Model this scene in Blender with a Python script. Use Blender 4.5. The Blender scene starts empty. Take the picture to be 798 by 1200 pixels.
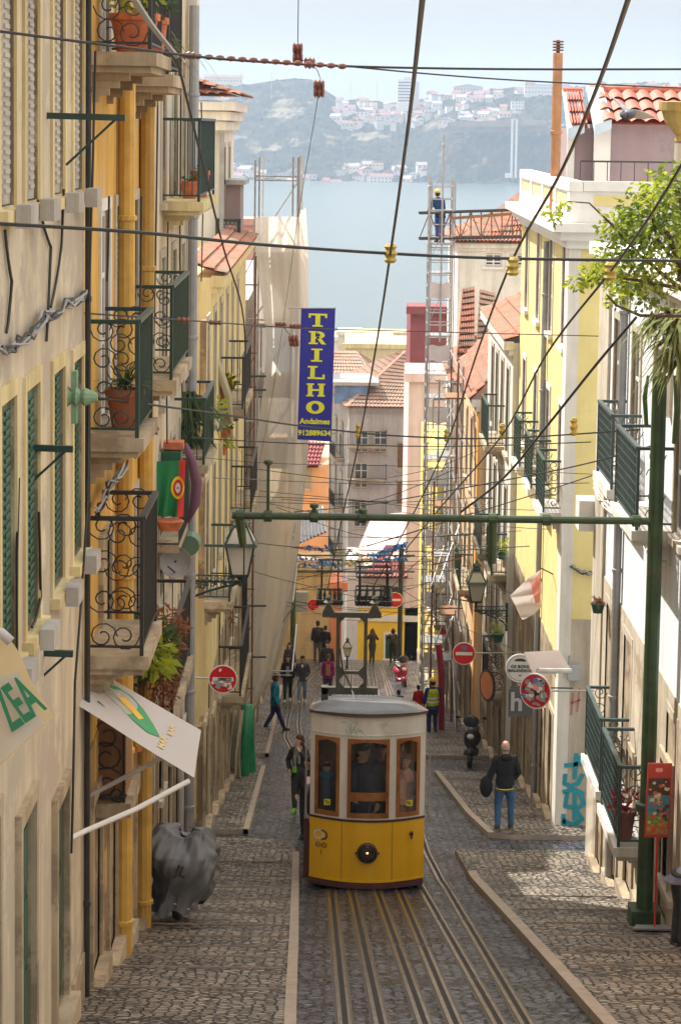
import bpy, bmesh, math, random
from mathutils import Vector, Matrix, noise
R_=math.radians
C=bpy.context.scene.collection
sc=bpy.context.scene
# ------------------------------------------------ camera, world, sun, exposure
F=2550.;PY0=418.;PITCH=R_(6);ROLL=.014
cam_d=bpy.data.cameras.new('camera'); cam=bpy.data.objects.new('camera',cam_d); C.objects.link(cam); sc.camera=cam
cam_d.sensor_fit='VERTICAL'; cam_d.sensor_height=36; cam_d.sensor_width=24; cam_d.lens=36*F/1200
cam_d.shift_y=-(600-PY0)/1200; cam_d.clip_start=.1; cam_d.clip_end=12000
cam.matrix_world=Matrix.Rotation(R_(90)-PITCH,4,'X')@Matrix.Rotation(ROLL,4,'Z')
SUN_AZ,SUN_EL=R_(-42),R_(48)      # azimuth from +Y, negative = left
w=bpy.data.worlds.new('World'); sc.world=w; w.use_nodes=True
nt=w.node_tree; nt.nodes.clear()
def N(nt,t,**k):
    n=nt.nodes.new(t)
    for a,b in k.items():
        if a in n.inputs: n.inputs[a].default_value=b
        else: setattr(n,a,b)
    return n
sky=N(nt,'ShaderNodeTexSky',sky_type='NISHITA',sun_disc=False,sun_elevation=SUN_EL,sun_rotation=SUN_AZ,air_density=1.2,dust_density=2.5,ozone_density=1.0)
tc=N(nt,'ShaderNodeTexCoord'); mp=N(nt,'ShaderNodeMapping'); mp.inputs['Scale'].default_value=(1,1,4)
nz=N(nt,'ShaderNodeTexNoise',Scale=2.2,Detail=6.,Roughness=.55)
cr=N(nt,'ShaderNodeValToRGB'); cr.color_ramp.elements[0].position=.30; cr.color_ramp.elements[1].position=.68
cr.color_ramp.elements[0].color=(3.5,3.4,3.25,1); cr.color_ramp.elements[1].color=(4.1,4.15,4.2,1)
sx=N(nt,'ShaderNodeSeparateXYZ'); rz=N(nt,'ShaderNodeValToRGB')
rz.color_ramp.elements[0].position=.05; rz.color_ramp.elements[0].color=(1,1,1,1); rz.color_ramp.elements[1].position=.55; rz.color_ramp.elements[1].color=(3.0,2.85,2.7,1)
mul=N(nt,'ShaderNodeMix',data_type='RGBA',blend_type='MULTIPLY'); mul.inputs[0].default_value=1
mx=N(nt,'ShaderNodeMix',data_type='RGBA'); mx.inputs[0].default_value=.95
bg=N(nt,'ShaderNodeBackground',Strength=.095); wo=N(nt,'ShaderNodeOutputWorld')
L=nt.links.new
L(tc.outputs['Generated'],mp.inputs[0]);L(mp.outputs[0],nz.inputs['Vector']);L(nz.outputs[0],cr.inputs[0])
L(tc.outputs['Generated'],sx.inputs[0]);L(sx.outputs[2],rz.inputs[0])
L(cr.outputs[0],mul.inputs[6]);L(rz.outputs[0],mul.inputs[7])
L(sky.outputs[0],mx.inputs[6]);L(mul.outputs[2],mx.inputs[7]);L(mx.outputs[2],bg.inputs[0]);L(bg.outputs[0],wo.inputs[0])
sd=bpy.data.lights.new('sun','SUN'); sd.energy=5; sd.angle=R_(.8); sd.color=(1,.95,.87)
so=bpy.data.objects.new('sun',sd); C.objects.link(so)
sdir=Vector((math.sin(SUN_AZ)*math.cos(SUN_EL),math.cos(SUN_AZ)*math.cos(SUN_EL),math.sin(SUN_EL)))
so.rotation_euler=sdir.to_track_quat('Z','Y').to_euler(); so.location=(0,0,60)
vs=sc.view_settings; sc.display_settings.display_device='sRGB'; vs.view_transform='Standard'; vs.look='None'; vs.exposure=.78; vs.gamma=1; vs.use_curve_mapping=False
sc.cycles.max_bounces=8; sc.cycles.diffuse_bounces=4; sc.cycles.transparent_max_bounces=24; sc.cycles.volume_bounces=1
sc.cycles.use_denoising=True; sc.cycles.sample_clamp_indirect=8
# ------------------------------------------------ measuring
def ray(px,py):
    x=(px-399)/F; y=-(py-PY0)/F; c,s=math.cos(ROLL),math.sin(ROLL)
    x,y=c*x-s*y,s*x+c*y
    cp,sp=math.cos(PITCH),math.sin(PITCH)
    return (x,cp+y*sp,-sp+y*cp)
GP=[(-60,0.5),(0,3.6),(21,8.93),(35.3,12.55),(39.9,13.45),(65.5,18.6),(96,23.9),(100,24.8),(140,36.5),(250,43),(400,48.5),(440,53),(9000,60)]
def h(Y):
    for (a,b),(c,d) in zip(GP,GP[1:]):
        if Y<=c: return b+(d-b)*(Y-a)/(c-a)
    return 60
def P(px,py,Y):
    r=ray(px,py); t=Y/r[1]; return Vector((r[0]*t,Y,r[2]*t))
def W(px,py,X):
    r=ray(px,py); t=X/r[0]; return Vector((X,r[1]*t,r[2]*t))
def G(px,py):
    r=ray(px,py); f=lambda Y:r[2]*Y/r[1]+h(Y)
    Y=5
    while f(Y)>0 and Y<400: Y+=.25
    lo,hi=Y-.25,Y
    for _ in range(24):
        m=(lo+hi)/2
        if f(m)>0: lo=m
        else: hi=m
    return P(px,py,lo)
def gz(Y): return -h(Y)
# ------------------------------------------------ materials
MC={}
def nodes(name):
    m=bpy.data.materials.new(name); m.use_nodes=True; return m,m.node_tree,m.node_tree.nodes['Principled BSDF']
def srgb(c): return tuple(c)+(1,)
def mat(name,col,rough=.6,metal=0,var=.12,scale=3.,bump=.0,streak=0,stain=None,stain_amt=.0,bscale=None,spec=.5,alpha=None,coord='Object'):
    if name in MC: return MC[name]
    m,t,b=nodes(name); l=t.links.new
    g=N(t,'ShaderNodeNewGeometry')
    n1=N(t,'ShaderNodeTexNoise',Scale=scale,Detail=6.,Roughness=.6); l(g.outputs['Position'],n1.inputs['Vector'])
    r=N(t,'ShaderNodeValToRGB'); r.color_ramp.elements[0].position=.3; r.color_ramp.elements[1].position=.7
    lo=tuple(c*(1-var) for c in col); hi=tuple(min(1,c*(1+var)) for c in col)
    r.color_ramp.elements[0].color=lo+(1,); r.color_ramp.elements[1].color=hi+(1,); l(n1.outputs[0],r.inputs[0]); out=r.outputs[0]
    if streak:
        mp=N(t,'ShaderNodeMapping'); mp.inputs['Scale'].default_value=(2.6,2.6,.22); l(g.outputs['Position'],mp.inputs[0])
        n2=N(t,'ShaderNodeTexNoise',Scale=1.,Detail=9.,Roughness=.7); l(mp.outputs[0],n2.inputs['Vector'])
        r2=N(t,'ShaderNodeValToRGB'); r2.color_ramp.elements[0].position=.30; r2.color_ramp.elements[1].position=.60
        r2.color_ramp.elements[0].color=(1-streak,1-streak*1.1,1-streak*1.25,1); r2.color_ramp.elements[1].color=(1,1,1,1); l(n2.outputs[0],r2.inputs[0])
        x=N(t,'ShaderNodeMix',data_type='RGBA',blend_type='MULTIPLY'); x.inputs[0].default_value=1; l(out,x.inputs[6]); l(r2.outputs[0],x.inputs[7]); out=x.outputs[2]
    if stain:
        n3=N(t,'ShaderNodeTexNoise',Scale=.9,Detail=9.,Roughness=.72); l(g.outputs['Position'],n3.inputs['Vector'])
        r3=N(t,'ShaderNodeValToRGB'); r3.color_ramp.elements[0].position=.62-stain_amt*.3; r3.color_ramp.elements[1].position=.68-stain_amt*.3
        l(n3.outputs[0],r3.inputs[0])
        x=N(t,'ShaderNodeMix',data_type='RGBA'); l(r3.outputs[0],x.inputs[0]); l(out,x.inputs[6]); x.inputs[7].default_value=tuple(stain)+(1,); out=x.outputs[2]
    l(out,b.inputs['Base Color']); b.inputs['Roughness'].default_value=rough; b.inputs['Metallic'].default_value=metal
    b.inputs['Specular IOR Level'].default_value=spec
    if bump:
        n4=N(t,'ShaderNodeTexNoise',Scale=bscale or scale*8,Detail=5.); l(g.outputs['Position'],n4.inputs['Vector'])
        bp=N(t,'ShaderNodeBump',Strength=bump,Distance=.02); l(n4.outputs[0],bp.inputs['Height']); l(bp.outputs[0],b.inputs['Normal'])
    MC[name]=m; return m
def cobble(name,cols,mortar,sx,sy,rough,rot=0,bump=.9,offset=.5,wet=.25):
    m,t,b=nodes(name); l=t.links.new; g=N(t,'ShaderNodeNewGeometry')
    mp=N(t,'ShaderNodeMapping'); mp.inputs['Rotation'].default_value=(0,0,rot); l(g.outputs['Position'],mp.inputs[0])
    nn=N(t,'ShaderNodeTexNoise',Scale=3.,Detail=3.); l(g.outputs['Position'],nn.inputs['Vector'])
    vm=N(t,'ShaderNodeVectorMath',operation='SCALE'); vm.inputs['Scale'].default_value=.13; l(nn.outputs['Color'],vm.inputs[0])
    va=N(t,'ShaderNodeVectorMath',operation='ADD'); l(mp.outputs[0],va.inputs[0]); l(vm.outputs[0],va.inputs[1])
    ms_=N(t,'ShaderNodeVectorMath',operation='DIVIDE'); ms_.inputs[1].default_value=(sx,sy,.5); l(va.outputs[0],ms_.inputs[0])
    vf=N(t,'ShaderNodeTexVoronoi',feature='F1'); vf.inputs['Scale'].default_value=1; vf.inputs['Randomness'].default_value=.62; l(ms_.outputs[0],vf.inputs['Vector'])
    ve=N(t,'ShaderNodeTexVoronoi',feature='DISTANCE_TO_EDGE'); ve.inputs['Scale'].default_value=1; ve.inputs['Randomness'].default_value=.62; l(ms_.outputs[0],ve.inputs['Vector'])
    sp_=N(t,'ShaderNodeSeparateColor'); l(vf.outputs['Color'],sp_.inputs[0])
    cr_=N(t,'ShaderNodeMix',data_type='RGBA'); l(sp_.outputs[0],cr_.inputs[0]); cr_.inputs[6].default_value=cols[0]+(1,); cr_.inputs[7].default_value=cols[1]+(1,)
    jm=N(t,'ShaderNodeMapRange'); jm.inputs[1].default_value=.03; jm.inputs[2].default_value=.13; l(ve.outputs['Distance'],jm.inputs[0])
    br_=N(t,'ShaderNodeMix',data_type='RGBA'); l(jm.outputs[0],br_.inputs[0]); br_.inputs[6].default_value=mortar+(1,); l(cr_.outputs[2],br_.inputs[7])
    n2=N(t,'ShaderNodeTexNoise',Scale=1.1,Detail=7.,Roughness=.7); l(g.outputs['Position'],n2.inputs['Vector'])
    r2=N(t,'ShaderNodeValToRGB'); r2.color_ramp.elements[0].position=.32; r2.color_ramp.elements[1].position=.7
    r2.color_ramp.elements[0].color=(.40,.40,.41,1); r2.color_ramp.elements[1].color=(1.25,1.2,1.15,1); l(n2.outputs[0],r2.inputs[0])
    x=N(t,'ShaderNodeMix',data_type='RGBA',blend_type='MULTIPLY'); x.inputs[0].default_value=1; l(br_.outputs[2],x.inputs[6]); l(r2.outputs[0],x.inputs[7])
    l(x.outputs[2],b.inputs['Base Color'])
    n3=N(t,'ShaderNodeTexNoise',Scale=9.,Detail=4.); l(g.outputs['Position'],n3.inputs['Vector'])
    mr=N(t,'ShaderNodeMapRange'); mr.inputs[3].default_value=rough-wet; mr.inputs[4].default_value=rough+.15; l(n3.outputs[0],mr.inputs[0]); l(mr.outputs[0],b.inputs['Roughness'])
    ma=N(t,'ShaderNodeMath',operation='MULTIPLY_ADD'); ma.inputs[1].default_value=1.6; l(jm.outputs[0],ma.inputs[0]); l(n3.outputs[0],ma.inputs[2])
    bp=N(t,'ShaderNodeBump',Strength=bump,Distance=.05); l(ma.outputs[0],bp.inputs['Height']); l(bp.outputs[0],b.inputs['Normal'])
    return m
def glassmat(name,tint=(.9,.95,.95),refl=.12):
    m,t,b=nodes(name); l=t.links.new; t.nodes.remove(b)
    o=t.nodes['Material Output']; a=N(t,'ShaderNodeBsdfTransparent'); a.inputs[0].default_value=tint+(1,)
    g=N(t,'ShaderNodeBsdfGlossy',Roughness=.08); f=N(t,'ShaderNodeMixShader'); f.inputs[0].default_value=refl
    l(a.outputs[0],f.inputs[1]); l(g.outputs[0],f.inputs[2]); l(f.outputs[0],o.inputs[0]); return m
def cloth(name,col,col2=None,tr=.35,var=.1,scale=2.):
    m,t,b=nodes(name); l=t.links.new; o=t.nodes['Material Output']; g=N(t,'ShaderNodeNewGeometry')
    n=N(t,'ShaderNodeTexNoise',Scale=scale,Detail=6.); l(g.outputs['Position'],n.inputs['Vector'])
    x=N(t,'ShaderNodeMix',data_type='RGBA'); l(n.outputs[0],x.inputs[0]); x.inputs[6].default_value=tuple(col)+(1,); x.inputs[7].default_value=tuple(col2 or [c*.75 for c in col])+(1,)
    l(x.outputs[2],b.inputs['Base Color']); b.inputs['Roughness'].default_value=.85
    tl=N(t,'ShaderNodeBsdfTranslucent'); l(x.outputs[2],tl.inputs[0]); ms=N(t,'ShaderNodeMixShader'); ms.inputs[0].default_value=tr
    l(b.outputs[0],ms.inputs[1]); l(tl.outputs[0],ms.inputs[2]); l(ms.outputs[0],o.inputs[0]); return m
def leafmat(name,a,b_,tr=.3):
    m=cloth(name,a,b_,tr,scale=5.); return m
# ------------------------------------------------ mesh helpers
class MB:
    def __init__(s): s.v=[];s.f=[];s.m=[];s.mi=0
    def add(s,vs,fs):
        o=len(s.v); s.v+= [tuple(p) for p in vs]
        for f in fs: s.f.append(tuple(i+o for i in f)); s.m.append(s.mi)
        return s
    def box(s,x0,x1,y0,y1,z0,z1):
        return s.add([(x0,y0,z0),(x1,y0,z0),(x1,y1,z0),(x0,y1,z0),(x0,y0,z1),(x1,y0,z1),(x1,y1,z1),(x0,y1,z1)],
          [(0,3,2,1),(4,5,6,7),(0,1,5,4),(1,2,6,5),(2,3,7,6),(3,0,4,7)])
    def cbox(s,c,sz,rot=None):
        q=MB().box(-sz[0]/2,sz[0]/2,-sz[1]/2,sz[1]/2,-sz[2]/2,sz[2]/2)
        M=rot or Matrix.Identity(3); c=Vector(c)
        return s.add([c+M@Vector(v) for v in q.v],q.f)
    def quad(s,a,b,c,d): return s.add([a,b,c,d],[(0,1,2,3)])
    def tube(s,pts,r,n=6,caps=True):
        pts=[Vector(p) for p in pts]; rs=r if isinstance(r,(list,tuple)) else [r]*len(pts)
        vs=[];fs=[]; prev=None
        for i,p in enumerate(pts):
            d=(pts[min(i+1,len(pts)-1)]-pts[max(i-1,0)])
            if d.length<1e-6: d=Vector((0,0,1))
            d.normalize()
            if prev is None: u=d.orthogonal().normalized()
            else:
                u=prev-d*prev.dot(d)
                u=u.normalized() if u.length>1e-4 else d.orthogonal().normalized()
            prev=u; v=d.cross(u)
            for k in range(n):
                a=2*math.pi*k/n; vs.append(p+(u*math.cos(a)+v*math.sin(a))*rs[i])
        for i in range(len(pts)-1):
            for k in range(n): fs.append((i*n+k,i*n+(k+1)%n,(i+1)*n+(k+1)%n,(i+1)*n+k))
        if caps: fs.append(tuple(range(n))[::-1]); fs.append(tuple((len(pts)-1)*n+k for k in range(n)))
        return s.add(vs,fs)
    def rod(s,a,b,r,n=6): return s.tube([a,b],r,n)
    def bar(s,a,b,w_,h_):   # rectangular bar between two points
        a,b=Vector(a),Vector(b); d=b-a; q=d.to_track_quat('Y','Z').to_matrix()
        return s.cbox((a+b)/2,(w_,d.length,h_),q)
    def lathe(s,c,prof,n=16,sx=1,sy=1,axis='Z'):
        c=Vector(c); vs=[];fs=[]
        for r,z in prof:
            for k in range(n):
                a=2*math.pi*k/n; p=Vector((r*math.cos(a)*sx,r*math.sin(a)*sy,z))
                if axis=='Y': p=Vector((p.x,z,p.y))
                if axis=='X': p=Vector((z,p.x,p.y))
                vs.append(c+p)
        m=len(prof)
        for i in range(m-1):
            for k in range(n): fs.append((i*n+k,i*n+(k+1)%n,(i+1)*n+(k+1)%n,(i+1)*n+k))
        fs.append(tuple(range(n))[::-1]); fs.append(tuple((m-1)*n+k for k in range(n)))
        return s.add(vs,fs)
    def ell(s,c,r,n=12,m=8,rot=None):
        prof=[]; vs=[];fs=[]; c=Vector(c); M=rot or Matrix.Identity(3)
        for i in range(m+1):
            t=math.pi*i/m
            for k in range(n):
                a=2*math.pi*k/n; vs.append(c+M@Vector((r[0]*math.sin(t)*math.cos(a),r[1]*math.sin(t)*math.sin(a),-r[2]*math.cos(t))))
        for i in range(m):
            for k in range(n): fs.append((i*n+k,i*n+(k+1)%n,(i+1)*n+(k+1)%n,(i+1)*n+k))
        return s.add(vs,fs)
    def prism(s,poly,y0,y1):   # poly in XZ
        n=len(poly); vs=[(x,y0,z) for x,z in poly]+[(x,y1,z) for x,z in poly]
        fs=[tuple(range(n)),tuple(range(2*n-1,n-1,-1))]+[(i,(i+1)%n+0,(i+1)%n+n,i+n)[::-1] for i in range(n)]
        return s.add(vs,fs)
    def grid(s,fn,nu,nv):
        vs=[fn(i/nu,j/nv) for j in range(nv+1) for i in range(nu+1)]
        fs=[(j*(nu+1)+i,j*(nu+1)+i+1,(j+1)*(nu+1)+i+1,(j+1)*(nu+1)+i) for j in range(nv) for i in range(nu)]
        return s.add(vs,fs)
    def xf(s,M): s.v=[tuple(M@Vector(v)) for v in s.v]; return s
    def build(s,name,mats,parent=None,loc=None,smooth=False,fix=False,**tags):
        me=bpy.data.meshes.new(name)
        if parent is not None: off=wl(parent)
        elif loc is not None: off=Vector(loc)
        else:
            xs=[v[0] for v in s.v];ys=[v[1] for v in s.v];zs=[v[2] for v in s.v]
            off=Vector(((min(xs)+max(xs))/2,(min(ys)+max(ys))/2,min(zs)))
        me.from_pydata([Vector(v)-off for v in s.v],[],s.f)
        if not isinstance(mats,(list,tuple)): mats=[mats]
        for m in mats: me.materials.append(m)
        if len(mats)>1:
            for p,i in zip(me.polygons,s.m): p.material_index=i
        if smooth:
            for p in me.polygons: p.use_smooth=True
        if fix:
            bm=bmesh.new(); bm.from_mesh(me); bmesh.ops.recalc_face_normals(bm,faces=bm.faces); bm.to_mesh(me); bm.free()
        me.update()
        o=bpy.data.objects.new(name,me); C.objects.link(o)
        if parent is not None: o.parent=parent; o['_w']=list(off)
        else: o.location=off; o['_w']=list(off)
        for k,v in tags.items():
            if v is not None: o[k]=v
        return o
def wl(o): return Vector(o['_w'])
def empty(name,loc,label=None,category=None,group=None,kind=None):
    o=bpy.data.objects.new(name,None); C.objects.link(o); o.location=loc; o['_w']=list(loc); o.empty_display_size=.2
    if label:o['label']=label
    if category:o['category']=category
    if group:o['group']=group
    if kind:o['kind']=kind
    return o
def copy_tree(o,parent=None):
    c=o.copy(); C.objects.link(c)
    if parent is not None: c.parent=parent
    for ch in [x for x in KIDS(o)]: copy_tree(ch,c)
    return c
def KIDS(o): return [x for x in C.objects if x.parent==o]
def text_mb(s,size,font_bold=0.0,extrude=.004,align='CENTER'):
    cu=bpy.data.curves.new('t','FONT'); cu.body=s; cu.size=size; cu.extrude=extrude; cu.offset=font_bold; cu.align_x=align; cu.align_y='CENTER'; cu.resolution_u=3
    o=bpy.data.objects.new('t',cu); C.objects.link(o); dg=bpy.context.evaluated_depsgraph_get(); me=bpy.data.meshes.new_from_object(o.evaluated_get(dg))
    m=MB(); m.add([v.co.copy() for v in me.vertices],[tuple(p.vertices) for p in me.polygons])
    bpy.data.objects.remove(o); bpy.data.curves.remove(cu); bpy.data.meshes.remove(me); return m
# upright plane facing the camera (-Y): local (x,y,z)->(x, -z, y)
def face(loc,rz=0,tilt=0): return Matrix.Translation(loc)@Matrix.Rotation(rz,4,'Z')@Matrix.Rotation(R_(90)+tilt,4,'X')
# ------------------------------------------------ palette
def plaster(n,c,streak=.18,stain=None,amt=.2,var=.08): return mat(n,c,.88,var=var,scale=1.3,bump=.25,bscale=30,streak=streak,stain=stain,stain_amt=amt,spec=.2)
cream=plaster('cream_plaster',(.66,.58,.44),.38,(.48,.42,.33),.42)
ochre=plaster('ochre_plaster',(.72,.44,.11),.4,(.60,.44,.22),.25)
pale=plaster('pale_plaster',(.68,.56,.40),.45,(.50,.46,.42),.3)
whitep=plaster('white_plaster',(.76,.73,.68),.28,(.6,.57,.52),.1)
bluew=plaster('cool_white_plaster',(.76,.80,.84),.14,(.68,.70,.70),.1)
lemon=plaster('yellow_plaster',(.77,.65,.29),.08,(.70,.60,.28),.05)
stone=plaster('limestone',(.56,.50,.41),.4,(.45,.38,.28),.2,.12)
stoned=plaster('weathered_stone',(.50,.41,.29),.4,(.28,.22,.15),.35,.2)
peach=plaster('peach_plaster',(.80,.55,.32),.15,(.7,.5,.34),.15)
orange=plaster('orange_plaster',(.80,.42,.12),.15,(.7,.4,.2),.1)
greyp=plaster('grey_plaster',(.50,.47,.44),.3,(.40,.36,.33),.35)
mauve=plaster('mauve_render',(.34,.26,.27),.12,(.28,.23,.24),.3)
butter=plaster('butter_plaster',(.74,.62,.34),.38,(.6,.52,.35),.2)
dwood=mat('dark_wood',(.09,.055,.035),.6,var=.3,scale=5,bump=.2)
bwood=mat('brown_wood',(.30,.15,.06),.55,var=.25,scale=8,bump=.2,streak=.3)
green=mat('green_paint',(.02,.09,.055),.45,var=.25,scale=3,bump=.1)
gpole=mat('pole_green',(.032,.065,.022),.45,var=.35,scale=4,bump=.2,stain=(.10,.06,.03),stain_amt=.12)
gdark=mat('dark_green_iron',(.02,.05,.04),.45,var=.3,scale=6,bump=.1)
iron=mat('black_iron',(.025,.024,.023),.5,var=.3,scale=6,bump=.1)
brail=mat('slate_green_iron',(.045,.075,.075),.4,var=.2,scale=5)
steel=mat('galvanised_steel',(.42,.42,.42),.4,.6,var=.2,scale=6,bump=.05)
rust=mat('rusty_steel',(.20,.09,.05),.7,.2,var=.4,scale=5,bump=.2)
darkglass=mat('window_glass',(.035,.04,.042),.12,var=.4,scale=.7,spec=.7)
louv=mat('louvre_shutter',(.50,.47,.42),.7,var=.15,scale=3,streak=.3)
wframe=mat('white_paint',(.74,.72,.68),.5,var=.08,scale=3)
terra=mat('terracotta',(.52,.15,.06),.75,var=.25,scale=9,bump=.15)
tile=mat('roof_tile',(.40,.15,.09),.85,var=.45,scale=3.5,bump=.4,stain=(.24,.17,.12),stain_amt=.45)
tilep=mat('faded_roof_tile',(.40,.25,.18),.85,var=.3,scale=2,bump=.4,stain=(.30,.24,.19),stain_amt=.3)
wire_m=mat('cable_rubber',(.02,.022,.02),.5,var=.3)
insul=mat('insulator_resin',(.45,.33,.06),.4,var=.3,scale=20)
insb=mat('brown_insulator',(.20,.07,.05),.4,var=.3,scale=20)
ypipe=mat('yellow_pipe_paint',(.62,.38,.08),.55,var=.18,scale=3,streak=.4)
gpipe=mat('grey_pipe_paint',(.36,.36,.37),.5,var=.15,scale=3,streak=.2)
lgrn=leafmat('leaf_bright',(.26,.38,.03),(.52,.52,.06),.55); dgrn=leafmat('leaf_dark',(.035,.085,.02),(.10,.16,.035),.3)
redl=leafmat('leaf_red',(.24,.07,.04),(.34,.17,.06),.35); spiky=leafmat('leaf_spiky',(.12,.17,.04),(.28,.27,.09),.3)
skin=mat('skin',(.52,.30,.20),.6,var=.06,scale=20)
# ------------------------------------------------ ground, road, pavements, water
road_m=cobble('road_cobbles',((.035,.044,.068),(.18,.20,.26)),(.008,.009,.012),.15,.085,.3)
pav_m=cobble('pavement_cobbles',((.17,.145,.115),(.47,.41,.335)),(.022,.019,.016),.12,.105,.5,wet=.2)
kerb_m=mat('kerb_stone',(.37,.30,.235),.6,var=.2,scale=4,bump=.2,streak=0,stain=(.36,.30,.25),stain_amt=.2)
earth=mat('earth',(.20,.17,.12),.9,var=.3,scale=.05,bump=.3)
YS=[]; y=-55.
while y<445: YS.append(y); y+= .5 if y<105 else 5
def sheet(name,rows,lift,m,edge=0,extra=None,xdiv=1):
    # rows: [(Y,xl,xr)] ascending in Y
    ys=[r[0] for r in rows]; allY=sorted(set(ys+[q for q in YS if ys[0]<q<ys[-1]]+[g[0] for g in GP if ys[0]<g[0]<ys[-1]]))
    def at(Y):
        for a,b in zip(rows,rows[1:]):
            if Y<=b[0]+1e-9:
                t=(Y-a[0])/max(1e-9,b[0]-a[0]); return a[1]+(b[1]-a[1])*t,a[2]+(b[2]-a[2])*t
        return rows[-1][1:]
    q=MB(); L_=[(Y,)+tuple(at(Y)) for Y in allY]
    def row(Y,xl,xr,dz): return [(xl+(xr-xl)*i/xdiv,Y,gz(Y)+dz) for i in range(xdiv+1)]
    n=xdiv+1; vs=[]
    for Y,xl,xr in L_: vs+=row(Y,xl,xr,lift)
    q.add(vs,[(j*n+i,j*n+i+1,(j+1)*n+i+1,(j+1)*n+i) for j in range(len(L_)-1) for i in range(n-1)])
    if edge:
        q.mi=1
        for a,b in zip(L_,L_[1:]):
            for k in (1,2):
                q.quad((a[k],a[0],gz(a[0])+lift),(b[k],b[0],gz(b[0])+lift),(b[k],b[0],gz(b[0])-.05),(a[k],a[0],gz(a[0])-.05))
        for a in (L_[0],L_[-1]):
            q.quad((a[1],a[0],gz(a[0])+lift),(a[2],a[0],gz(a[0])+lift),(a[2],a[0],gz(a[0])-.05),(a[1],a[0],gz(a[0])-.05))
    return q.build(name,[m,kerb_m] if edge else m,kind='structure',fix=bool(edge))
sheet('ground',[(-55,-400,400),(440,-400,400)],0,earth)
sheet('road',[(-50,-3.6,5.6),(139,-3.6,5.6)],.004,road_m)
sheet('side_street',[(38.6,-30,-3.6),(42.6,-30,-3.6)],.004,road_m)
sheet('side_street',[(38.4,5.6,30),(42.4,5.6,30)],.004,road_m)
def gx(px,py): return G(px,py).x
def gY(px,py): return G(px,py).y
def pave(rows,m=pav_m,lift=.10):
    rr=sorted(rows); o=sheet('pavement',rr,lift,m,edge=1); return rr
def prow(pxl,pxr,py,xl=None,xr=None):
    a=G(pxl,py) if pxl is not None else None; b=G(pxr,py) if pxr is not None else None
    Y=(a or b).y if not(a and b) else (a.y+b.y)/2
    return (Y, xl if xl is not None else a.x, xr if xr is not None else b.x)
PL=pave([(8,-3.2,-.1),prow(None,346,1200,-3.2),prow(None,349,1100,-3.2),prow(None,350,1005,-3.2),prow(None,340,993,-3.2),prow(None,300,988,-3.2)])
PM=pave([prow(None,291,978,-3.2),prow(None,311,902,-3.2),prow(None,305,893,-3.2),prow(None,296,890,-3.2)])
PF=pave([prow(None,315,887,-3.2),prow(None,323,848,-3.2),prow(None,331,806,-3.2)])
PR=pave([(8,1.9+1.1,5.9),prow(697,None,1200,None,5.9),prow(610,None,1100,None,5.9),prow(548,None,1028,None,5.9),prow(533,None,1001,None,5.9)])
PN=pave([prow(598,None,984,None,5.9),prow(572,None,982,None,5.9),prow(546,None,957,None,5.9),prow(509,None,908,None,5.9)])
PQ=pave([prow(496,None,889,None,5.5),prow(490,None,850,None,5.5),prow(505,None,775,None,5.5)])
# kerb strips along pavement edges
def kerbstrip(rows,side,wd=.13):
    rr=[(Y,(xr-wd if side>0 else xl-.01),(xr+.01 if side>0 else xl+wd)) for Y,xl,xr in rows]
    sheet('kerb',rr,.115,kerb_m,edge=1)
kerbstrip(PL[:4],1,.11); kerbstrip(PR[:4],-1,.14); kerbstrip(PN[1:],-1,.12); kerbstrip(PM[:2],1,.1); kerbstrip(PF,1,.1)
# cross bands of lighter stone on the stepped pavements
def xr_at(rows,Y,k):
    for a,b in zip(rows,rows[1:]):
        if Y<=b[0]: t=(Y-a[0])/(b[0]-a[0]); return a[k]+(b[k]-a[k])*t
    return rows[-1][k]
def step(Y,xl,xr,th=.055,up=.02):
    q=MB(); z=gz(Y)+.10
    q.add([(xl,Y,z-.05),(xr,Y,z-.05),(xr,Y+th,z-.07),(xl,Y+th,z-.07),(xl,Y,z+up),(xr,Y,z+up),(xr,Y+th,z+up-.02),(xl,Y+th,z+up-.02)],[(0,3,2,1),(4,5,6,7),(0,1,5,4),(1,2,6,5),(2,3,7,6),(3,0,4,7)])
    q.build('step',kerb_m,kind='structure')
for py in (1170,1145,1131,1119,1107,1093,1078,1062,1048,1034,1017):
    Y=gY(300,py); step(Y,-2.7,xr_at(PL,Y,2)-.135)
for py,f in ((1180,.4),(1160,.6),(1140,.35),(1122,.5),(1105,.3),(1090,.5),(1074,.2),(1058,.3)):
    Y=gY(640,py); x0=xr_at(PR,Y,1)+.17; step(Y,x0+(4.5-x0)*f*.3,4.5-.4*f)
# water
m,t,b=nodes('river_water'); l=t.links.new; b.inputs['Base Color'].default_value=(.08,.12,.12,1); b.inputs['Roughness'].default_value=.22
g=N(t,'ShaderNodeNewGeometry'); mp=N(t,'ShaderNodeMapping'); mp.inputs['Scale'].default_value=(.12,.035,1); l(g.outputs['Position'],mp.inputs[0])
n=N(t,'ShaderNodeTexNoise',Scale=1.,Detail=7.,Roughness=.65); l(mp.outputs[0],n.inputs['Vector']); bp=N(t,'ShaderNodeBump',Strength=.9,Distance=1.2); l(n.outputs[0],bp.inputs['Height']); l(bp.outputs[0],b.inputs['Normal'])
water=m
MB().quad((-2500,428,-49.5),(2500,428,-49.5),(2500,4200,-49.5),(-2500,4200,-49.5)).build('river',water,kind='structure')
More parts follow.
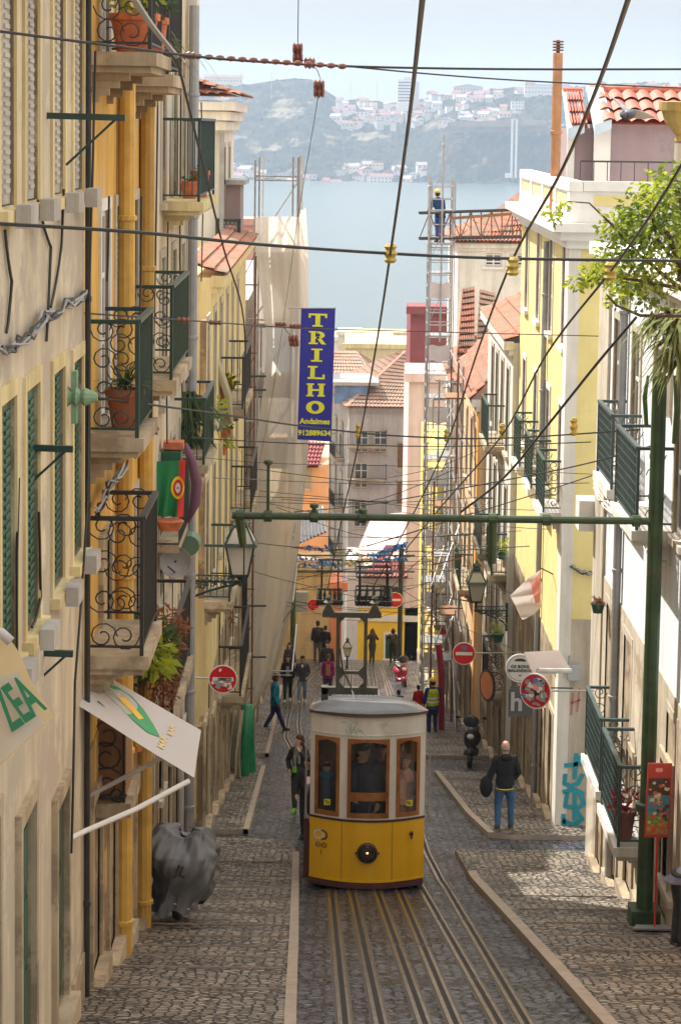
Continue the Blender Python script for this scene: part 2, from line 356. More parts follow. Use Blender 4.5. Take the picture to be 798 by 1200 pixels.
# ------------------------------------------------ buildings
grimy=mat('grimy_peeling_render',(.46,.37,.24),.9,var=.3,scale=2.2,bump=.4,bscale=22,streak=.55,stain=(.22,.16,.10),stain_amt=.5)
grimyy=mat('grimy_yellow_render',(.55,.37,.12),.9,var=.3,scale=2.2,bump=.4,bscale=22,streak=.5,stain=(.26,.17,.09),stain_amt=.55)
def TS(X,side): return lambda u,n_,z:(X-side*n_,u,z)       # facade along the street; n_ = outwards
def TF(Y): return lambda u,n_,z:(u,Y-n_,z)                 # facade facing up the hill
def ub(q,T,u0,u1,n0,n1,z0,z1):
    b=MB().box(u0,u1,n0,n1,z0,z1); q.add([T(*v) for v in b.v],b.f); return q
def wallgrid(q,T,u0,u1,z0,z1,holes,rec=.13):
    us=sorted({u0,u1}|{a for H in holes for a in H[:2] if u0<a<u1}); zs=sorted({z0,z1}|{a for H in holes for a in H[2:4] if z0<a<z1})
    for a,b in zip(us,us[1:]):
        for c,d in zip(zs,zs[1:]):
            um,zm=(a+b)/2,(c+d)/2
            if any(H[0]<um<H[1] and H[2]<zm<H[3] for H in holes): continue
            q.quad(T(a,0,c),T(b,0,c),T(b,0,d),T(a,0,d))
    for H in holes:
        a,b,c,d=H[:4]; r=-rec
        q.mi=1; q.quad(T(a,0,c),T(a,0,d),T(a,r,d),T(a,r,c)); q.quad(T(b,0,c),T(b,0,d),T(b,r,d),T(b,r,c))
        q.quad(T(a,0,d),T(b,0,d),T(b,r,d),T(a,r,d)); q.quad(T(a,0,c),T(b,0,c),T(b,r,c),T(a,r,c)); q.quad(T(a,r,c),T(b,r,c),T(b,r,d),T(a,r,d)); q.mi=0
PANE={'green':green,'glass':darkglass,'louv':louv,'door':dwood,'wood':bwood,'gdoor':green,'shop':darkglass,'redd':rust}
def window(par,T,u,wd,z0,z1,st,sur=stone,proud=.025,sw=.11):
    isd=st in('door','gdoor','wood','shop','redd')
    q=MB(); a,b=u-wd/2,u+wd/2
    if isd and sur is not None: sur=stoned; proud+=.03
    if sur is not None:
        ub(q,T,a-sw,a+.0,0,proud,z0 if isd else z0-.02,z1+.0); ub(q,T,b,b+sw,0,proud,z0 if isd else z0-.02,z1)
        ub(q,T,a-sw,b+sw,0,proud+.003,z1,z1+sw*1.2)
        if not isd: ub(q,T,a-sw*1.2,b+sw*1.2,0,proud+.07,z0-.12,z0-.02)
        else: ub(q,T,a-sw,b+sw,0,proud+.1,z0-.25,z0)
    else: ub(q,T,a-.03,b+.03,-.05,.02,z0-.05,z0)
    f=q.build('door' if isd else 'window',sur or stone,par)
    p=MB(); r=.08
    if st=='glass' or st=='shop':
        ub(p,T,a+.01,b-.01,-r,-r+.02,z0+.01,z1-.01); p.build('pane',darkglass,f)
        s=MB(); t=.06
        for x in (a+t/2+.003,(a+b)/2,b-t/2-.003): ub(s,T,x-t/2,x+t/2,-r+.022,-r+.045,z0+.005,z1-.005)
        for z in (z0+.05,z0+(z1-z0)*.36,z0+(z1-z0)*.68,z1-.05): ub(s,T,a+.006,b-.006,-r+.026,-r+.042,z-.03,z+.03)
        s.build('sash',wframe,f)
    else:
        mm=PANE[st]; m_=(a+b)/2
        ub(p,T,a+.01,m_-.008,-r,-r+.05,z0+.01,z1-.01); ub(p,T,m_+.008,b-.01,-r,-r+.05,z0+.01,z1-.01)
        if st in('green','louv'):
            z=z0+.1
            while z<z1-.1: ub(p,T,a+.08,m_-.06,-r+.05,-r+.065,z,z+.035); ub(p,T,m_+.06,b-.08,-r+.05,-r+.065,z,z+.035); z+=.075
        else:
            for k in range(3):
                zz=z0+.15+k*(z1-z0-.2)/3; 
                for c,d in((a+.1,m_-.08),(m_+.08,b-.1)): ub(p,T,c,d,-r+.05,-r+.07,zz,zz+(z1-z0)/3-.2)
        p.build('leaf' if isd else 'shutter',mm,f)
    return f
def building(label,T,u0,u1,zt,m,wins,depth=9,name='house',zb=None,cornice=None,roof=None,group=None,plinth=None,cat='building',sur=stone,base=None,basem=None):
    zb=zb if zb is not None else min(gz(T(u1,0,0)[1]),gz(T(u0,0,0)[1]))-.5
    c=T((u0+u1)/2,0,0); root=empty(name,(c[0],c[1],gz(c[1])),label,cat,group)
    q=MB(); hs=[(w_[0]-w_[1]/2,w_[0]+w_[1]/2,w_[2],w_[3]) for w_ in wins]
    wallgrid(q,T,u0,u1,zb,zt,hs)
    q.quad(T(u0,0,zb),T(u0,0,zt),T(u0,-depth,zt),T(u0,-depth,zb)); q.quad(T(u1,0,zb),T(u1,0,zt),T(u1,-depth,zt),T(u1,-depth,zb))
    q.quad(T(u0,-depth,zb),T(u1,-depth,zb),T(u1,-depth,zt),T(u0,-depth,zt)); q.quad(T(u0,0,zt),T(u1,0,zt),T(u1,-depth,zt),T(u0,-depth,zt))
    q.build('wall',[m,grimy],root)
    for w_ in wins: window(root,T,w_[0],w_[1],w_[2],w_[3],w_[4],sur=w_[5] if len(w_)>5 else sur)
    if base:
        q=MB(); zt_=gz(T(u0,0,0)[1])+base; T2_=lambda u,n_,z:T(u,n_+.02,z); wallgrid(q,T2_,u0+.003,u1-.003,zb,zt_,[H for H in hs if H[2]<zt_],rec=.02); q.quad(T(u0+.003,.0,zt_),T(u1-.003,.0,zt_),T(u1-.003,.02,zt_),T(u0+.003,.02,zt_)); q.build('ground_floor_facing',[basem or grimy,grimy],root)
    if cornice:
        q=MB(); ub(q,T,u0-.02,u1+.02,.002,.12,zt-.32,zt-.18); ub(q,T,u0-.05,u1+.05,.002,.25,zt-.18,zt+.04); q.build('cornice',cornice,root)
    if plinth:
        q=MB(); 
        u=u0
        while u<u1-.01:
            v=min(u+1.2,u1); g0=gz(T(v,0,0)[1])
            if not any(H[0]<v and H[1]>u and H[2]<g0+.6 for H in hs): ub(q,T,u,v,.004,.035,g0-.4,g0+.62)
            elif q.v: q.build('plinth',plinth,root); q=MB()
            u=v
        if q.v: q.build('plinth',plinth,root)

    return root
def scroll(c,r,turns=1.2,a0=0,sgn=1,n=14,ax='XZ'):
    out=[]
    for i in range(n+1):
        t=i/n; rr=r*(1-.75*t); a=a0+sgn*t*turns*2*math.pi
        out.append((c[0]+rr*math.cos(a),c[1]+rr*math.sin(a)))
    return out
def balcony(par,T,u0,u1,z,dep,H=1.05,style='bars',rm=iron,slabm=stoned,th=.14,bracket=True,floor_in=0):
    q=MB(); ub(q,T,u0-.05,u1+.05,.003,dep+.06,z-th,z); ub(q,T,u0,u1,.003,dep,z-th-.07,z-th-.002)
    if bracket:
        for u in (u0+.2,u1-.2):
            for k in range(4): ub(q,T,u-.055,u+.055,.003,dep*(.62-.17*k),z-th-.15-.075*k,z-th-.072-.075*k)
    sl=q.build('balcony',slabm,par)
    r=MB(); e=.018
    ub(r,T,u0,u1,dep-.045,dep+.02,z+H-.03,z+H+.012)
    for u in(u0,u1): ub(r,T,u-.03,u+.03,.0,dep+.0,z+H-.034,z+H+.008)
    for zz in (z+.08,): 
        ub(r,T,u0,u1,dep-.03,dep,zz,zz+.025)
        for u in(u0,u1): ub(r,T,u-.014,u+.014,0,dep-.03,zz,zz+.025)
    for u in(u0,u1): ub(r,T,u-.022,u+.022,dep-.034,dep+.006,z,z+H-.03)
    if style in('bars','scroll'):
        k=int((u1-u0)/.11); 
        for i in range(1,k): ub(r,T,u0+i*(u1-u0)/k-.008,u0+i*(u1-u0)/k+.008,dep-.022,dep-.006,z+.08,z+H-.03)
        if style=='bars':
            for u in(u0,u1):
                kk=max(2,int(dep/.11))
                for i in range(1,kk): ub(r,T,u-.008,u+.008,i*dep/kk-.008,i*dep/kk+.008,z+.08,z+H-.03)
    if style=='scroll':
        for u in(u0,u1):
            for j in range(4):
                for s_ in(0,1):
                    cz=z+.2+j*(H-.3)/3; cn=dep*(.3 if s_ else .68)
                    pts=[T(u,a,b) for a,b in scroll((cn,cz),dep*.26,1.35,math.pi*(j%2),1 if s_ else -1)]
                    r.tube(pts,.009,4)
    if style=='panel':
        k=max(3,int((u1-u0)/.13)); kz=8
        for i in range(0,k+1): ub(r,T,u0+i*(u1-u0)/k-.01,u0+i*(u1-u0)/k+.01,dep-.022,dep-.006,z+.08,z+H-.03)
        for j in range(1,kz): ub(r,T,u0,u1,dep-.020,dep-.008,z+.08+j*(H-.11)/kz-.008,z+.08+j*(H-.11)/kz+.012)
        for i in range(k):
            for j in range(kz):
                uc=u0+(i+.5)*(u1-u0)/k; zc=z+.08+(j+.5)*(H-.11)/kz; d=.042
                for s_ in(1,-1):
                    r.add([T(uc-d,dep-.014,zc-s_*d),T(uc-d+.02,dep-.014,zc-s_*d),T(uc+d,dep-.014,zc+s_*d),T(uc+d-.02,dep-.014,zc+s_*d)],[(0,1,2,3)])
        for u in(u0,u1):
            for j in range(4):
                pts=[T(u,a,b) for a,b in scroll((dep*.5,z+.2+j*(H-.3)/3),dep*.26,1.2,math.pi*(j%2),1)]
                r.tube(pts,.009,4)
    r.build('railing',rm,sl,fix=True); return sl
def pipe(par,x,y,z0,z1,r,m,label=None):
    q=MB(); q.rod((x,y,z0),(x,y,z1),r,10)
    z=z0+1.
    while z<z1: q.lathe((x,y,z),[(r,0),(r*1.25,.01),(r*1.25,.06),(r,.07)],10); z+=2.1
    o=q.build('downpipe',m,par,smooth=False); 
    if label:o['label']=label
    return o
def YW(px,py,X): return W(px,py,X).y
def ZW(px,py,X): return W(px,py,X).z
def ground_wins(X,us,w_,hgt,st,z_up=.0,stp=None): return [(u,w_,gz(u)+.22,gz(u)+hgt,st) for u in us]
def roof_tiles(q,A,B,Cc,D,cols,rows,amp=.05,stepz=.04):
    # A,B along the eave; D,C along the ridge (A->D up the slope)
    A,B,Cc,D=map(Vector,(A,B,Cc,D)); nrm=(B-A).cross(D-A).normalized()
    if nrm.z<0: nrm=-nrm
    cols=max(cols,min(90,int((B-A).length/.30)))
    nu=cols*6
    for j in range(rows):
        def fn(u,v):
            t=(j+v)/rows; p=(A.lerp(B,u)).lerp(D.lerp(Cc,u),t)
            return p+nrm*(amp*abs(math.sin(u*cols*math.pi))+stepz*(1-v)+.02)
        q.grid(fn,nu,1)
    q.quad(A,B,Cc,D)
# ---- left row
XL=-2.6; T=TS(XL,-1)
yb=YW(99,600,XL)      # boundary cream / ochre
z1s=ZW(38,235,XL); z2t=ZW(68,408,XL); z2s=ZW(35,738,XL)
cy=[13.9,15.4,YW(8,230,XL),YW(37,230,XL),YW(68,217,XL),YW(91,207,XL)]
wins=[(y,.78,z1s,z1s+2.25,'louv') for y in cy]+[(y,.78,z2s,z2t-.05*i,'green') for i,y in enumerate(cy)]
wins+=[(y,.8,gz(y)+.25,gz(y)+2.35,'gdoor') for y in (cy[3]-.45,cy[4]+.1)]+[(y,.8,gz(y)+.25,gz(y)+2.35,'gdoor') for y in (14.2,15.8)]
b0=building('cream plastered house at the left edge with green shuttered windows',T,9,yb,2.1,cream,wins,plinth=stoned,sur=butter)
q=MB()
for y in cy[2:]:
    z=z1s+2.15
    q.add([T(y-.5,.005,z+.55),T(y+.5,.005,z+.55),T(y+.5,.36,z+.45),T(y-.5,.36,z+.45),T(y-.5,.005,z),T(y+.5,.005,z),T(y+.5,.36,z-.05),T(y-.5,.36,z-.05)],[(0,1,2,3),(4,7,6,5),(0,4,5,1),(1,5,6,2),(2,6,7,3),(3,7,4,0)])
    
q.build('shutter_box',cream,b0,fix=True,label='boxy plastered blind housing above the upper windows')
for y in cy[2:]:
    for z in (z1s,z2s):
        q=MB(); ub(q,T,y-.2,y+.2,.10,.22,z-.16,z+.02); q.build('sill_box',greyp,b0)
pipe(b0,XL+.05,yb-.12,gz(yb)+.1,2.05,.03,iron)
# clothes racks
def rack(px0,px1,py,Y,label,two=False):
    r=empty('clothes_rack',P(px1,py,Y),label,'clothes rack'); q=MB()
    a=P(px0,py,Y); b=P(px1,py,Y); b.z=a.z-.02; q.bar(a,b,.05,.055); q.build('rail',gdark,r)
    if two:
        q=MB(); a2=P(px0,py-18,Y+1.2); b2=P(px1-20,py-14,Y+1.2); q.bar(a2,b2,.04,.045); q.build('rail',gdark,r)
    for f in(.5,.95):
        q=MB(); c=a.lerp(b,f); q.rod(c,c+Vector((-.45,.0,-.42)),.012,5); q.build('strut',gdark,r)
    return r
rack(-30,147,133,19.2,'dark green rail rack jutting from the cream wall between the upper windows')
rack(-30,86,522,18.6,'twin dark green rails jutting from the cream wall below the thick cable bundle',True)
rack(-30,86,762,19,'black rail jutting from the cream wall just above the cream striped flag')
# ochre house
ye=YW(178,600,XL); zf=ZW(110,505,XL)
z3=ZW(112,62,-2.6)
oc=[yb+1.25,yb+2.9+.55,yb+5.4]
oc=[YW(122,600,XL),YW(136,600,XL),YW(155,600,XL)]
wins=[]
for k in (0,1,2):
    zz=zf+(z3-zf)*k
    wins+=[(oc[0],.85,zz,zz+2.3,'glass',wframe),(oc[1]+.1,.6,zz+.3,zz+2.3,'louv'),(oc[2],.95,zz,zz+2.3,'green')]
zl=zf-(z3-zf)*.92
wins+=[(oc[0],.85,zl,zl+2.3,'wood'),(oc[2]+.3,.85,zl,zl+2.2,'green')]
for y in (yb+.95,yb+2.6,yb+4.1,yb+5.9): wins.append((y,.8,gz(y)+.25,gz(y)+2.2,'wood' if y<yb+2 or y>yb+5 else 'door'))
T1=TS(XL,-1)
b1=building('tall ochre yellow house with yellow downpipes and wrought iron balconies',T1,yb+.003,ye,2.1,ochre,wins,plinth=stoned,base=2.6,basem=grimyy)
balcony(b1,T1,yb+.35,yb+1.95,zf,.52,1.22,'scroll',gdark)
balcony(b1,T1,YW(160,400,XL),YW(180,400,XL)+.3,zf,.46,1.2,'scroll',gdark)
balcony(b1,T1,yb+.5,yb+2.3,z3,.62,1.1,'scroll',iron)
balcony(b1,T1,yb+3.6,yb+5.6,z3-.15,.55,1.1,'scroll',iron)
zb3=ZW(88,792,XL)
balcony(b1,T1,yb+.1,yb+1.7,zb3,.6,1.45,'scroll',iron)
balcony(b1,T1,YW(158,700,XL),YW(182,700,XL),ZW(168,806,XL),.5,1.1,'bars',iron)
pipe(b1,XL+.11,YW(147,400,-2.5),gz(28)+.2,2.05,.1,ypipe,'yellow painted downpipe with a dent'); pipe(b1,XL+.1,YW(172,400,-2.5),gz(31)+.2,2.05,.1,ypipe)
# pale house
y2=41.0 if False else 38.6
X2=-2.72; T2=TS(X2,-1); zq=ZW(193,235,X2)
pc=[YW(190,400,X2),YW(203,400,X2),YW(212,400,X2)+.2]
wins=[]
for k in(0,1,2,3):
    zz=zq-k*3.05
    for i,y in enumerate(pc): wins.append((y,.8,zz,zz+2.2,('glass','green','glass')[i] if k!=2 else 'green'))
for i,y in enumerate((ye+1.,ye+2.7,ye+4.4,ye+6.1,ye+7.6)):
    if y<y2-.6: wins.append((y,.85,gz(y)+.25,gz(y)+2.25,('door','wood','gdoor','door','wood')[i]))
b2=building('pale peeling plaster house with green railed balcony and grey downpipe at the left corner',T2,ye+.003,y2,2.6,pale,wins,plinth=stoned,base=2.4)
balcony(b2,T2,YW(191,200,X2),YW(206,200,X2)+1.2,zq,.56,1.25,'bars',gdark,butter)
balcony(b2,T2,pc[1]+.4,pc[2]+1.,zq-3.05*1.5+.15,.5,1.1,'bars',gdark)
pipe(b2,X2+.14,y2-.9,gz(y2)+.1,2.05,.085,gpipe); 
q=MB(); ub(q,T2,y2-.55,y2+.03,.004,.16,gz(y2)-.3,2.6); q.build('corner_pilaster',whitep,b2)
q=MB(); ub(q,T2,y2-1.6,y2-.57,.004,.06,gz(y2)-.3,-8.6); q.build('render_panel',greyp,b2)
# houses beyond the side street
X4=-2.55; T4=TS(X4,-1); ya=42.7; z4=ZW(233,343,X4)
c4=[YW(p,500,X4) for p in (243,251,258,265,271,277)]
wins=[]
for k in(0,1,2):
    for y in c4: wins.append((y,.72,z4-3.0-k*3.1,z4-.75-k*3.1,'green' if k else 'louv'))
for y in c4[:5]: wins.append((y,.8,gz(y)+.2,gz(y)+2.2,('door','wood','shop','gdoor','wood')[c4.index(y)]))
wins=[w_ for w_ in wins if w_[2]>gz(w_[0])+2.4 or w_[2]<gz(w_[0])+.3]
b4=building('low butter yellow house with a terrace roof below the white tiled house',T4,ya,58,z4,butter,wins,cornice=butter,plinth=stoned,base=2.9)
q=MB(); roof_tiles(q,(X4+.3,ya,z4+.05),(X4+.3,58,z4+.05),(X4-.5,58,z4+.3),(X4-.5,ya,z4+.3),26,3); q.build('roof',tile,b4)
balcony(b4,T4,c4[0]-.6,c4[0]+1.6,z4-6.1,.5,1.1,'bars',gdark); balcony(b4,T4,c4[2]-.2,c4[3]+1.,z4-3.0,.5,1.1,'bars',iron)
balcony(b4,T4,c4[2],c4[3]+1.5,z4-9.3,.5,1.1,'bars',iron)
balcony(b4,T4,c4[4],c4[5]+.6,z4-6.1,.5,1.1,'bars',iron)
# white house with tile eave
pR=P(257,300,56); X3=pR.x; T3=TS(X3,-1); z3t=P(250,118,56).z
b3=building('white house with a broken tiled eave rising above the yellow terrace roof',T3,56,63,z3t,whitep,[(58,.8,z3t-3.4,z3t-1.2,'green'),(60.5,.8,z3t-3.4,z3t-1.2,'green')],depth=6)
q=MB()
for k,(a,b_) in enumerate(((.06,.3),(.16,.5),(.28,.75))): q.box(X3-.8+a*.2-(.0),X3+a+.1,56-a-.1,63+a,z3t-.75+k*.25,z3t-.52+k*.25-.003)
q.build('cornice',whitep,b3)
q=MB(); roof_tiles(q,(X3+.5,55.5,z3t+.1),(X3+.5,63.5,z3t+.1),(X3-2,63.5,z3t+.9),(X3-2,55.5,z3t+.9),28,8,.07,.05); roof_tiles(q,(X3-6,55.5,z3t+.1),(X3+.5,55.5,z3t+.1),(X3-2,57,z3t+.85),(X3-6,57,z3t+.85),24,5,.07,.05); q.build('roof',tile,b3)
q=MB(); q.rod((X3+.06,55.93,gz(56)+5),(X3+.06,55.93,z3t-.8),.06,8); q.build('downpipe',gpipe,b3)
# grey dormer hut with railing on terrace
x0=P(261,280,57).x;x1=P(278,280,57).x; zt=P(270,218,57).z; zb_=z4
x0=max(x0,X3+.02)
hut=empty('rooftop_hut',(x0,59,z4),'grey box hut with a tin lid on the terrace beside the white house','hut')
MB().box(x0,x1,58.6,60.5,z4-.3,zt).build('wall',mauve,hut); MB().box(x0-.1,x1+.15,58.4,60.7,zt,zt+.12).build('lid',steel,hut)
zz=P(270,260,57.2).z
rl=empty('terrace_cage',(x0,57,z4),'dark green lattice terrace screen in front of the grey hut','screen')
q=MB(); xa,xb=P(255,280,56.).x,P(280,280,56.).x; za=P(266,256,56.).z; zc=P(266,316,56.).z
for x in (xa,xb): q.box(x-.05,x+.05,55.95,56.05-.0,zc,za)
for z in(zc,za-.08,(zc+za)/2): q.box(xa,xb,55.92,55.98,z,z+.07)
q.build('frame',gdark,rl); q=MB()
for i in range(5):
    for j in range(7):
        c=(xa+(i+.5)*(xb-xa)/5,zc+(j+.5)*(za-zc)/7); q.tube([(c[0]+.05*math.cos(a*.785),55.9,c[1]+.07*math.sin(a*.785)) for a in range(9)],.008,4)
q.build('lattice',iron,rl)
# houses behind netted scaffold
bL=building('tall shadowed building behind the netted scaffold',TS(-2.7,-1),63.05,82,P(296,215,66).z-3.3,greyp,[(y,.9,gz(y)+3+3*k,gz(y)+5.1+3*k,'glass') for y in (65,68,71,74,77,80) for k in(0,1,2)]+[(y,1,gz(y)+.2,gz(y)+2.3,'door') for y in(66,70,75)],depth=8,plinth=stoned)
bM_=building('sandy stone house on the left past the scaffold',TS(-2.45,-1),84.5,103,gz(90)+8.3,plaster('sand_stone',(.68,.52,.33),.3,(.5,.38,.24),.2),[(y,.9,gz(y)+3.2,gz(y)+5.3,'glass') for y in(87,90.5,94)],depth=8,plinth=stoned)
# ---- right row
X1=4.6; U=TS(X1,1); yc=33.9; yd=38.3
zt1=P(702,290,37).z
r1=[YW(p,330,X1) for p in (704,716,731,757)]
zf1=ZW(705,520,X1); zf0=ZW(700,845,X1)
wins=[]
for i,y in enumerate((29.,31.2,33.6,35.9)):
    for z in (zf1,zf0): wins.append((y,.9,z,z+2.35,'glass'))
for y in (29.3,31.,32.8,34.6,36.6): wins.append((y,.85,gz(y)+.2,gz(y)+2.35,'shop' if y>32 else 'wood'))
c1=building('cool white house on the right with paired dark green iron balconies',U,27.6,yd,zt1,bluew,wins,cornice=whitep,plinth=stone,base=3.0,basem=plaster('soiled_limestone',(.56,.49,.38),.35,(.36,.29,.2),.35,.2))
balcony(c1,U,32.9,34.7,zf1,.45,1.15,'panel',brail,whitep); balcony(c1,U,29.5,31.8,zf1,.52,1.15,'panel',brail,whitep)
balcony(c1,U,33.3,35.3,zf0,.45,1.15,'panel',brail,whitep); balcony(c1,U,30.6,32.6,zf0,.5,1.2,'panel',brail,whitep)
for y in (34.7,): pipe(c1,X1-.08,y,gz(y)+.1,zt1-.3,.07,gpipe)
q=MB(); ub(q,U,36.9,yd+.0,.004,.05,gz(yd)-.2,zt1-.35); q.build('pilaster',stone,c1)
q=MB(); c_=W(697,600,X1); q.box(X1-.32,X1-.01,c_.y-.3,c_.y+.3,c_.z-.3,c_.z+.25); q.build('vent_box',wframe,c1)
# peach corner at the right edge
c0=building('peach plastered house corner at the right edge behind the green pole',TS(4.75,1),18,27.58,-1.2,peach,[(24,.9,gz(24)+.3,gz(24)+2.4,'door'),(21,.9,gz(21)+.3,gz(21)+2.4,'glass')],plinth=stone)
pipe(c0,4.66,27.3,gz(27.5)+.1,-1.3,.05,mat('peach_pipe_paint',(.74,.44,.24),.5,streak=.2))
# yellow corner house
XR=4.5; V=TS(XR,1); yA=42.6; yB=YW(611,300,XR); zc2=W(675,275,XR).z; zp=P(677,212,yA).z
sb=-9.45
zr=[W(640,360,XR).z]
ys=[YW(p,360,XR) for p in(616.5,630,645,661)]
ztop=ZW(630,322,XR); zs=ZW(661,405,XR)
ztop=W(661,338,XR).z
rowsZ=[(zs,ztop),(zs-3.35,ztop-3.35)]
wins=[]
for k in range(2):
    for y in ys: wins.append((y,.85,zs-3.3*k,zs+2.05-3.3*k,'glass'))
for i,y in enumerate((44,46,48,50,52)):
    if y<yB-.5: wins.append((y,.9,gz(y)+.2,gz(y)+2.3,('door','wood','shop','door','wood')[i]))
c2=building('pale yellow corner house with a white parapet and a stone ground floor',V,yA,yB,zc2,lemon,wins,depth=8,plinth=stoned,sur=whitep,base=3.3,basem=grimy)
q=MB(); ub(q,V,yA-.02,yA+.6,.004,.07,gz(yA)-.3,zc2-.1); q.box(XR-.07,XR+.16,yA-.06,yA-.003,gz(yA)-.3,zc2-.1); q.build('corner_quoin',whitep,c2)
q=MB(); 
q.box(XR+.163,XR+8,yA-.05,yA-.003,gz(yA)-.5,W(668,745,XR).z); q.build('stone_base',stone,c2)
q=MB()
for k,(o_,a,b_) in enumerate(((.12,-.3,-.14),(.26,-.137,.03),(.42,.033,.2))): q.box(XR-o_,XR+8,yA-o_,yB+o_*.6,zc2+a,zc2+b_)
q.build('cornice',wframe,c2)
q=MB(); z0=zc2+.203
q.box(XR-.05,XR+.12,yA-.05,yB,z0,z0+.28); q.box(XR-.03,XR+.1,yA-.03,yB,z0+.28,zp-.2); q.box(XR-.1,XR+.17,yA-.1,yB,zp-.2,zp)
q.box(XR+.13,XR+8,yA-.05,yA+.1,z0,z0+.28); q.box(XR+.11,XR+8,yA-.03,yA+.1,z0+.28,zp-.203); q.box(XR+.18,XR+8,yA-.1,yA+.15,zp-.197,zp-.003)
for i in range(5): y=yA-.06+i*(yB-yA-.3)/4; q.box(XR-.08,XR+.14,y,y+.45,z0,zp-.19)
q.build('parapet',wframe,c2)
q=MB()
for i in range(4): y=yA+.5+i*(yB-yA-.3)/4; q.box(XR-.045,XR-.028,y+.1,y+(yB-yA)/4-.72,z0+.33,zp-.28)
q.box(XR+.4,XR+1.5,yA-.045,yA-.028,z0+.33,zp-.28); q.build('parapet_panel',lemon,c2)
Zb=zs-3.3
for y in (ys[3]-.0,ys[2]+.0,ys[1]): balcony(c2,V,y-.8,y+.75,Zb-.0,.42,1.05,'panel',gdark,whitep)
pipe(c2,XR-.08,YW(637,400,XR-.08),gz(48),zc2-.4,.06,gpipe)
# mauve roof house
ym=47.5; xa=P(694,300,ym).x; xb=13.; zr0=P(740,146,ym).z; zr1=P(740,108,ym+1.6).z
mh=empty('roof_house',(9,ym,zp-1),'mauve rendered attic house with a bright red tiled roof above the white parapet','building')
MB().box(xa,xb,ym,ym+4,zc2+.2,zr0).build('wall',mauve,mh)
x5=P(663,300,ym+.5).x; z5=P(670,150,ym+.5).z
MB().box(x5,xa-.003,ym+.5,ym+4,zc2+.2,z5).build('annex_wall',mauve,mh)
q=MB(); q.box(xa-.04,xa+.32,ym-.06,ym-.003,zc2+.2,zr0-.02); q.box(x5-.04,x5+.12,ym+.44,ym+.497,zc2+.2,z5-.02); q.build('post',wframe,mh)
tilr=mat('new_roof_tile',(.46,.13,.08),.65,var=.25,scale=7,bump=.2)
q=MB(); roof_tiles(q,(xa+.1,ym-.3,zr0),(xb,ym-.3,zr0),(xb,ym+1.6,zr1),(xa+.1,ym+1.6,zr1),24,3,.075,.05); roof_tiles(q,(xb,ym+3.5,zr0),(xa+.1,ym+3.5,zr0),(xa+.1,ym+1.6,zr1),(xb,ym+1.6,zr1),24,3,.07,.05)
q.tube([(xa,ym+1.6,zr1+.03),(xb,ym+1.6,zr1+.03)],.11,8)
for i in range(12): q.lathe((xa+.3+i*.7,ym+1.6,zr1+.03),[(.13,-.05),(.15,0),(.13,.05)],8,axis='X')
dz=z5-zr0; roof_tiles(q,(x5,ym+.2,zr0+dz),(xa-.15,ym+.2,zr0+dz),(xa-.15,ym+1.6,zr1+dz+.05),(x5,ym+1.6,zr1+dz+.05),6,3,.075,.05); q.tube([(x5-.05,ym+1.6,zr1+dz+.08),(xa-.15,ym+1.6,zr1+dz+.08)],.1,8)
q.build('roof',tilr,mh)
lb=mat('pale_blue_fascia',(.50,.60,.68),.5)
q=MB()
for (x,dd) in ((xa,0),(x5,dz)):
    y_=ym-.32 if dd==0 else ym+.18
    q.add([(x-.06,y_,zr0+dd-.25),(x+.3,y_,zr0+dd-.1),(x+.3,ym+1.6,zr1+dd+.05),(x-.06,ym+1.6,zr1+dd+.05),(x-.06,y_,zr0+dd+.0),(x+.3,y_,zr0+dd+.1),(x+.3,ym+1.6,zr1+dd+.14),(x-.06,ym+1.6,zr1+dd+.14)],[(0,3,2,1),(4,5,6,7),(0,1,5,4),(1,2,6,5),(2,3,7,6),(3,0,4,7)])
q.build('verge_board',lb,mh,fix=True)
# flue pipe
q=MB(); p0=P(650,206,46.5); p1=P(653,62,46.5); p0=Vector((p0.x,46.5,zc2+.2)); q.rod(p0,(p0.x,46.5,p1.z),.105,12); q.lathe((p0.x,46.5,(p0.z+p1.z)/2),[(.105,0),(.13,.01),(.13,.07),(.105,.08)],12)
fl=empty('flue_pipe',p0,'tall rust orange flue pipe with a slatted cap beside the red tiled roof','chimney')
q.build('pipe',mat('rust_orange_flue',(.42,.20,.09),.6,var=.25,scale=3,streak=.25),fl,smooth=False)
q=MB(); 
for k in range(4): q.lathe((p0.x,46.5,p1.z+.04+k*.06),[(.09,0),(.12,.005),(.12,.03),(.09,.035)],12)
q.rod((p0.x,46.5,p1.z),(p0.x,46.5,p1.z+.27),.04,8); q.build('cap',rust,fl)
# terrace rail on parapet
q=MB()
for i in range(16): q.rod((XR+.4+i*.28,yA+2.6,zp-.3),(XR+.4+i*.28,yA+2.6,zp+.35),.012,4)
q.rod((XR+.4,yA+2.6,zp+.35),(XR+4.7,yA+2.6,zp+.35),.02,5); o=q.build('terrace_railing',iron); o['label']='thin black railing on the terrace behind the white parapet'; o['category']='railing'
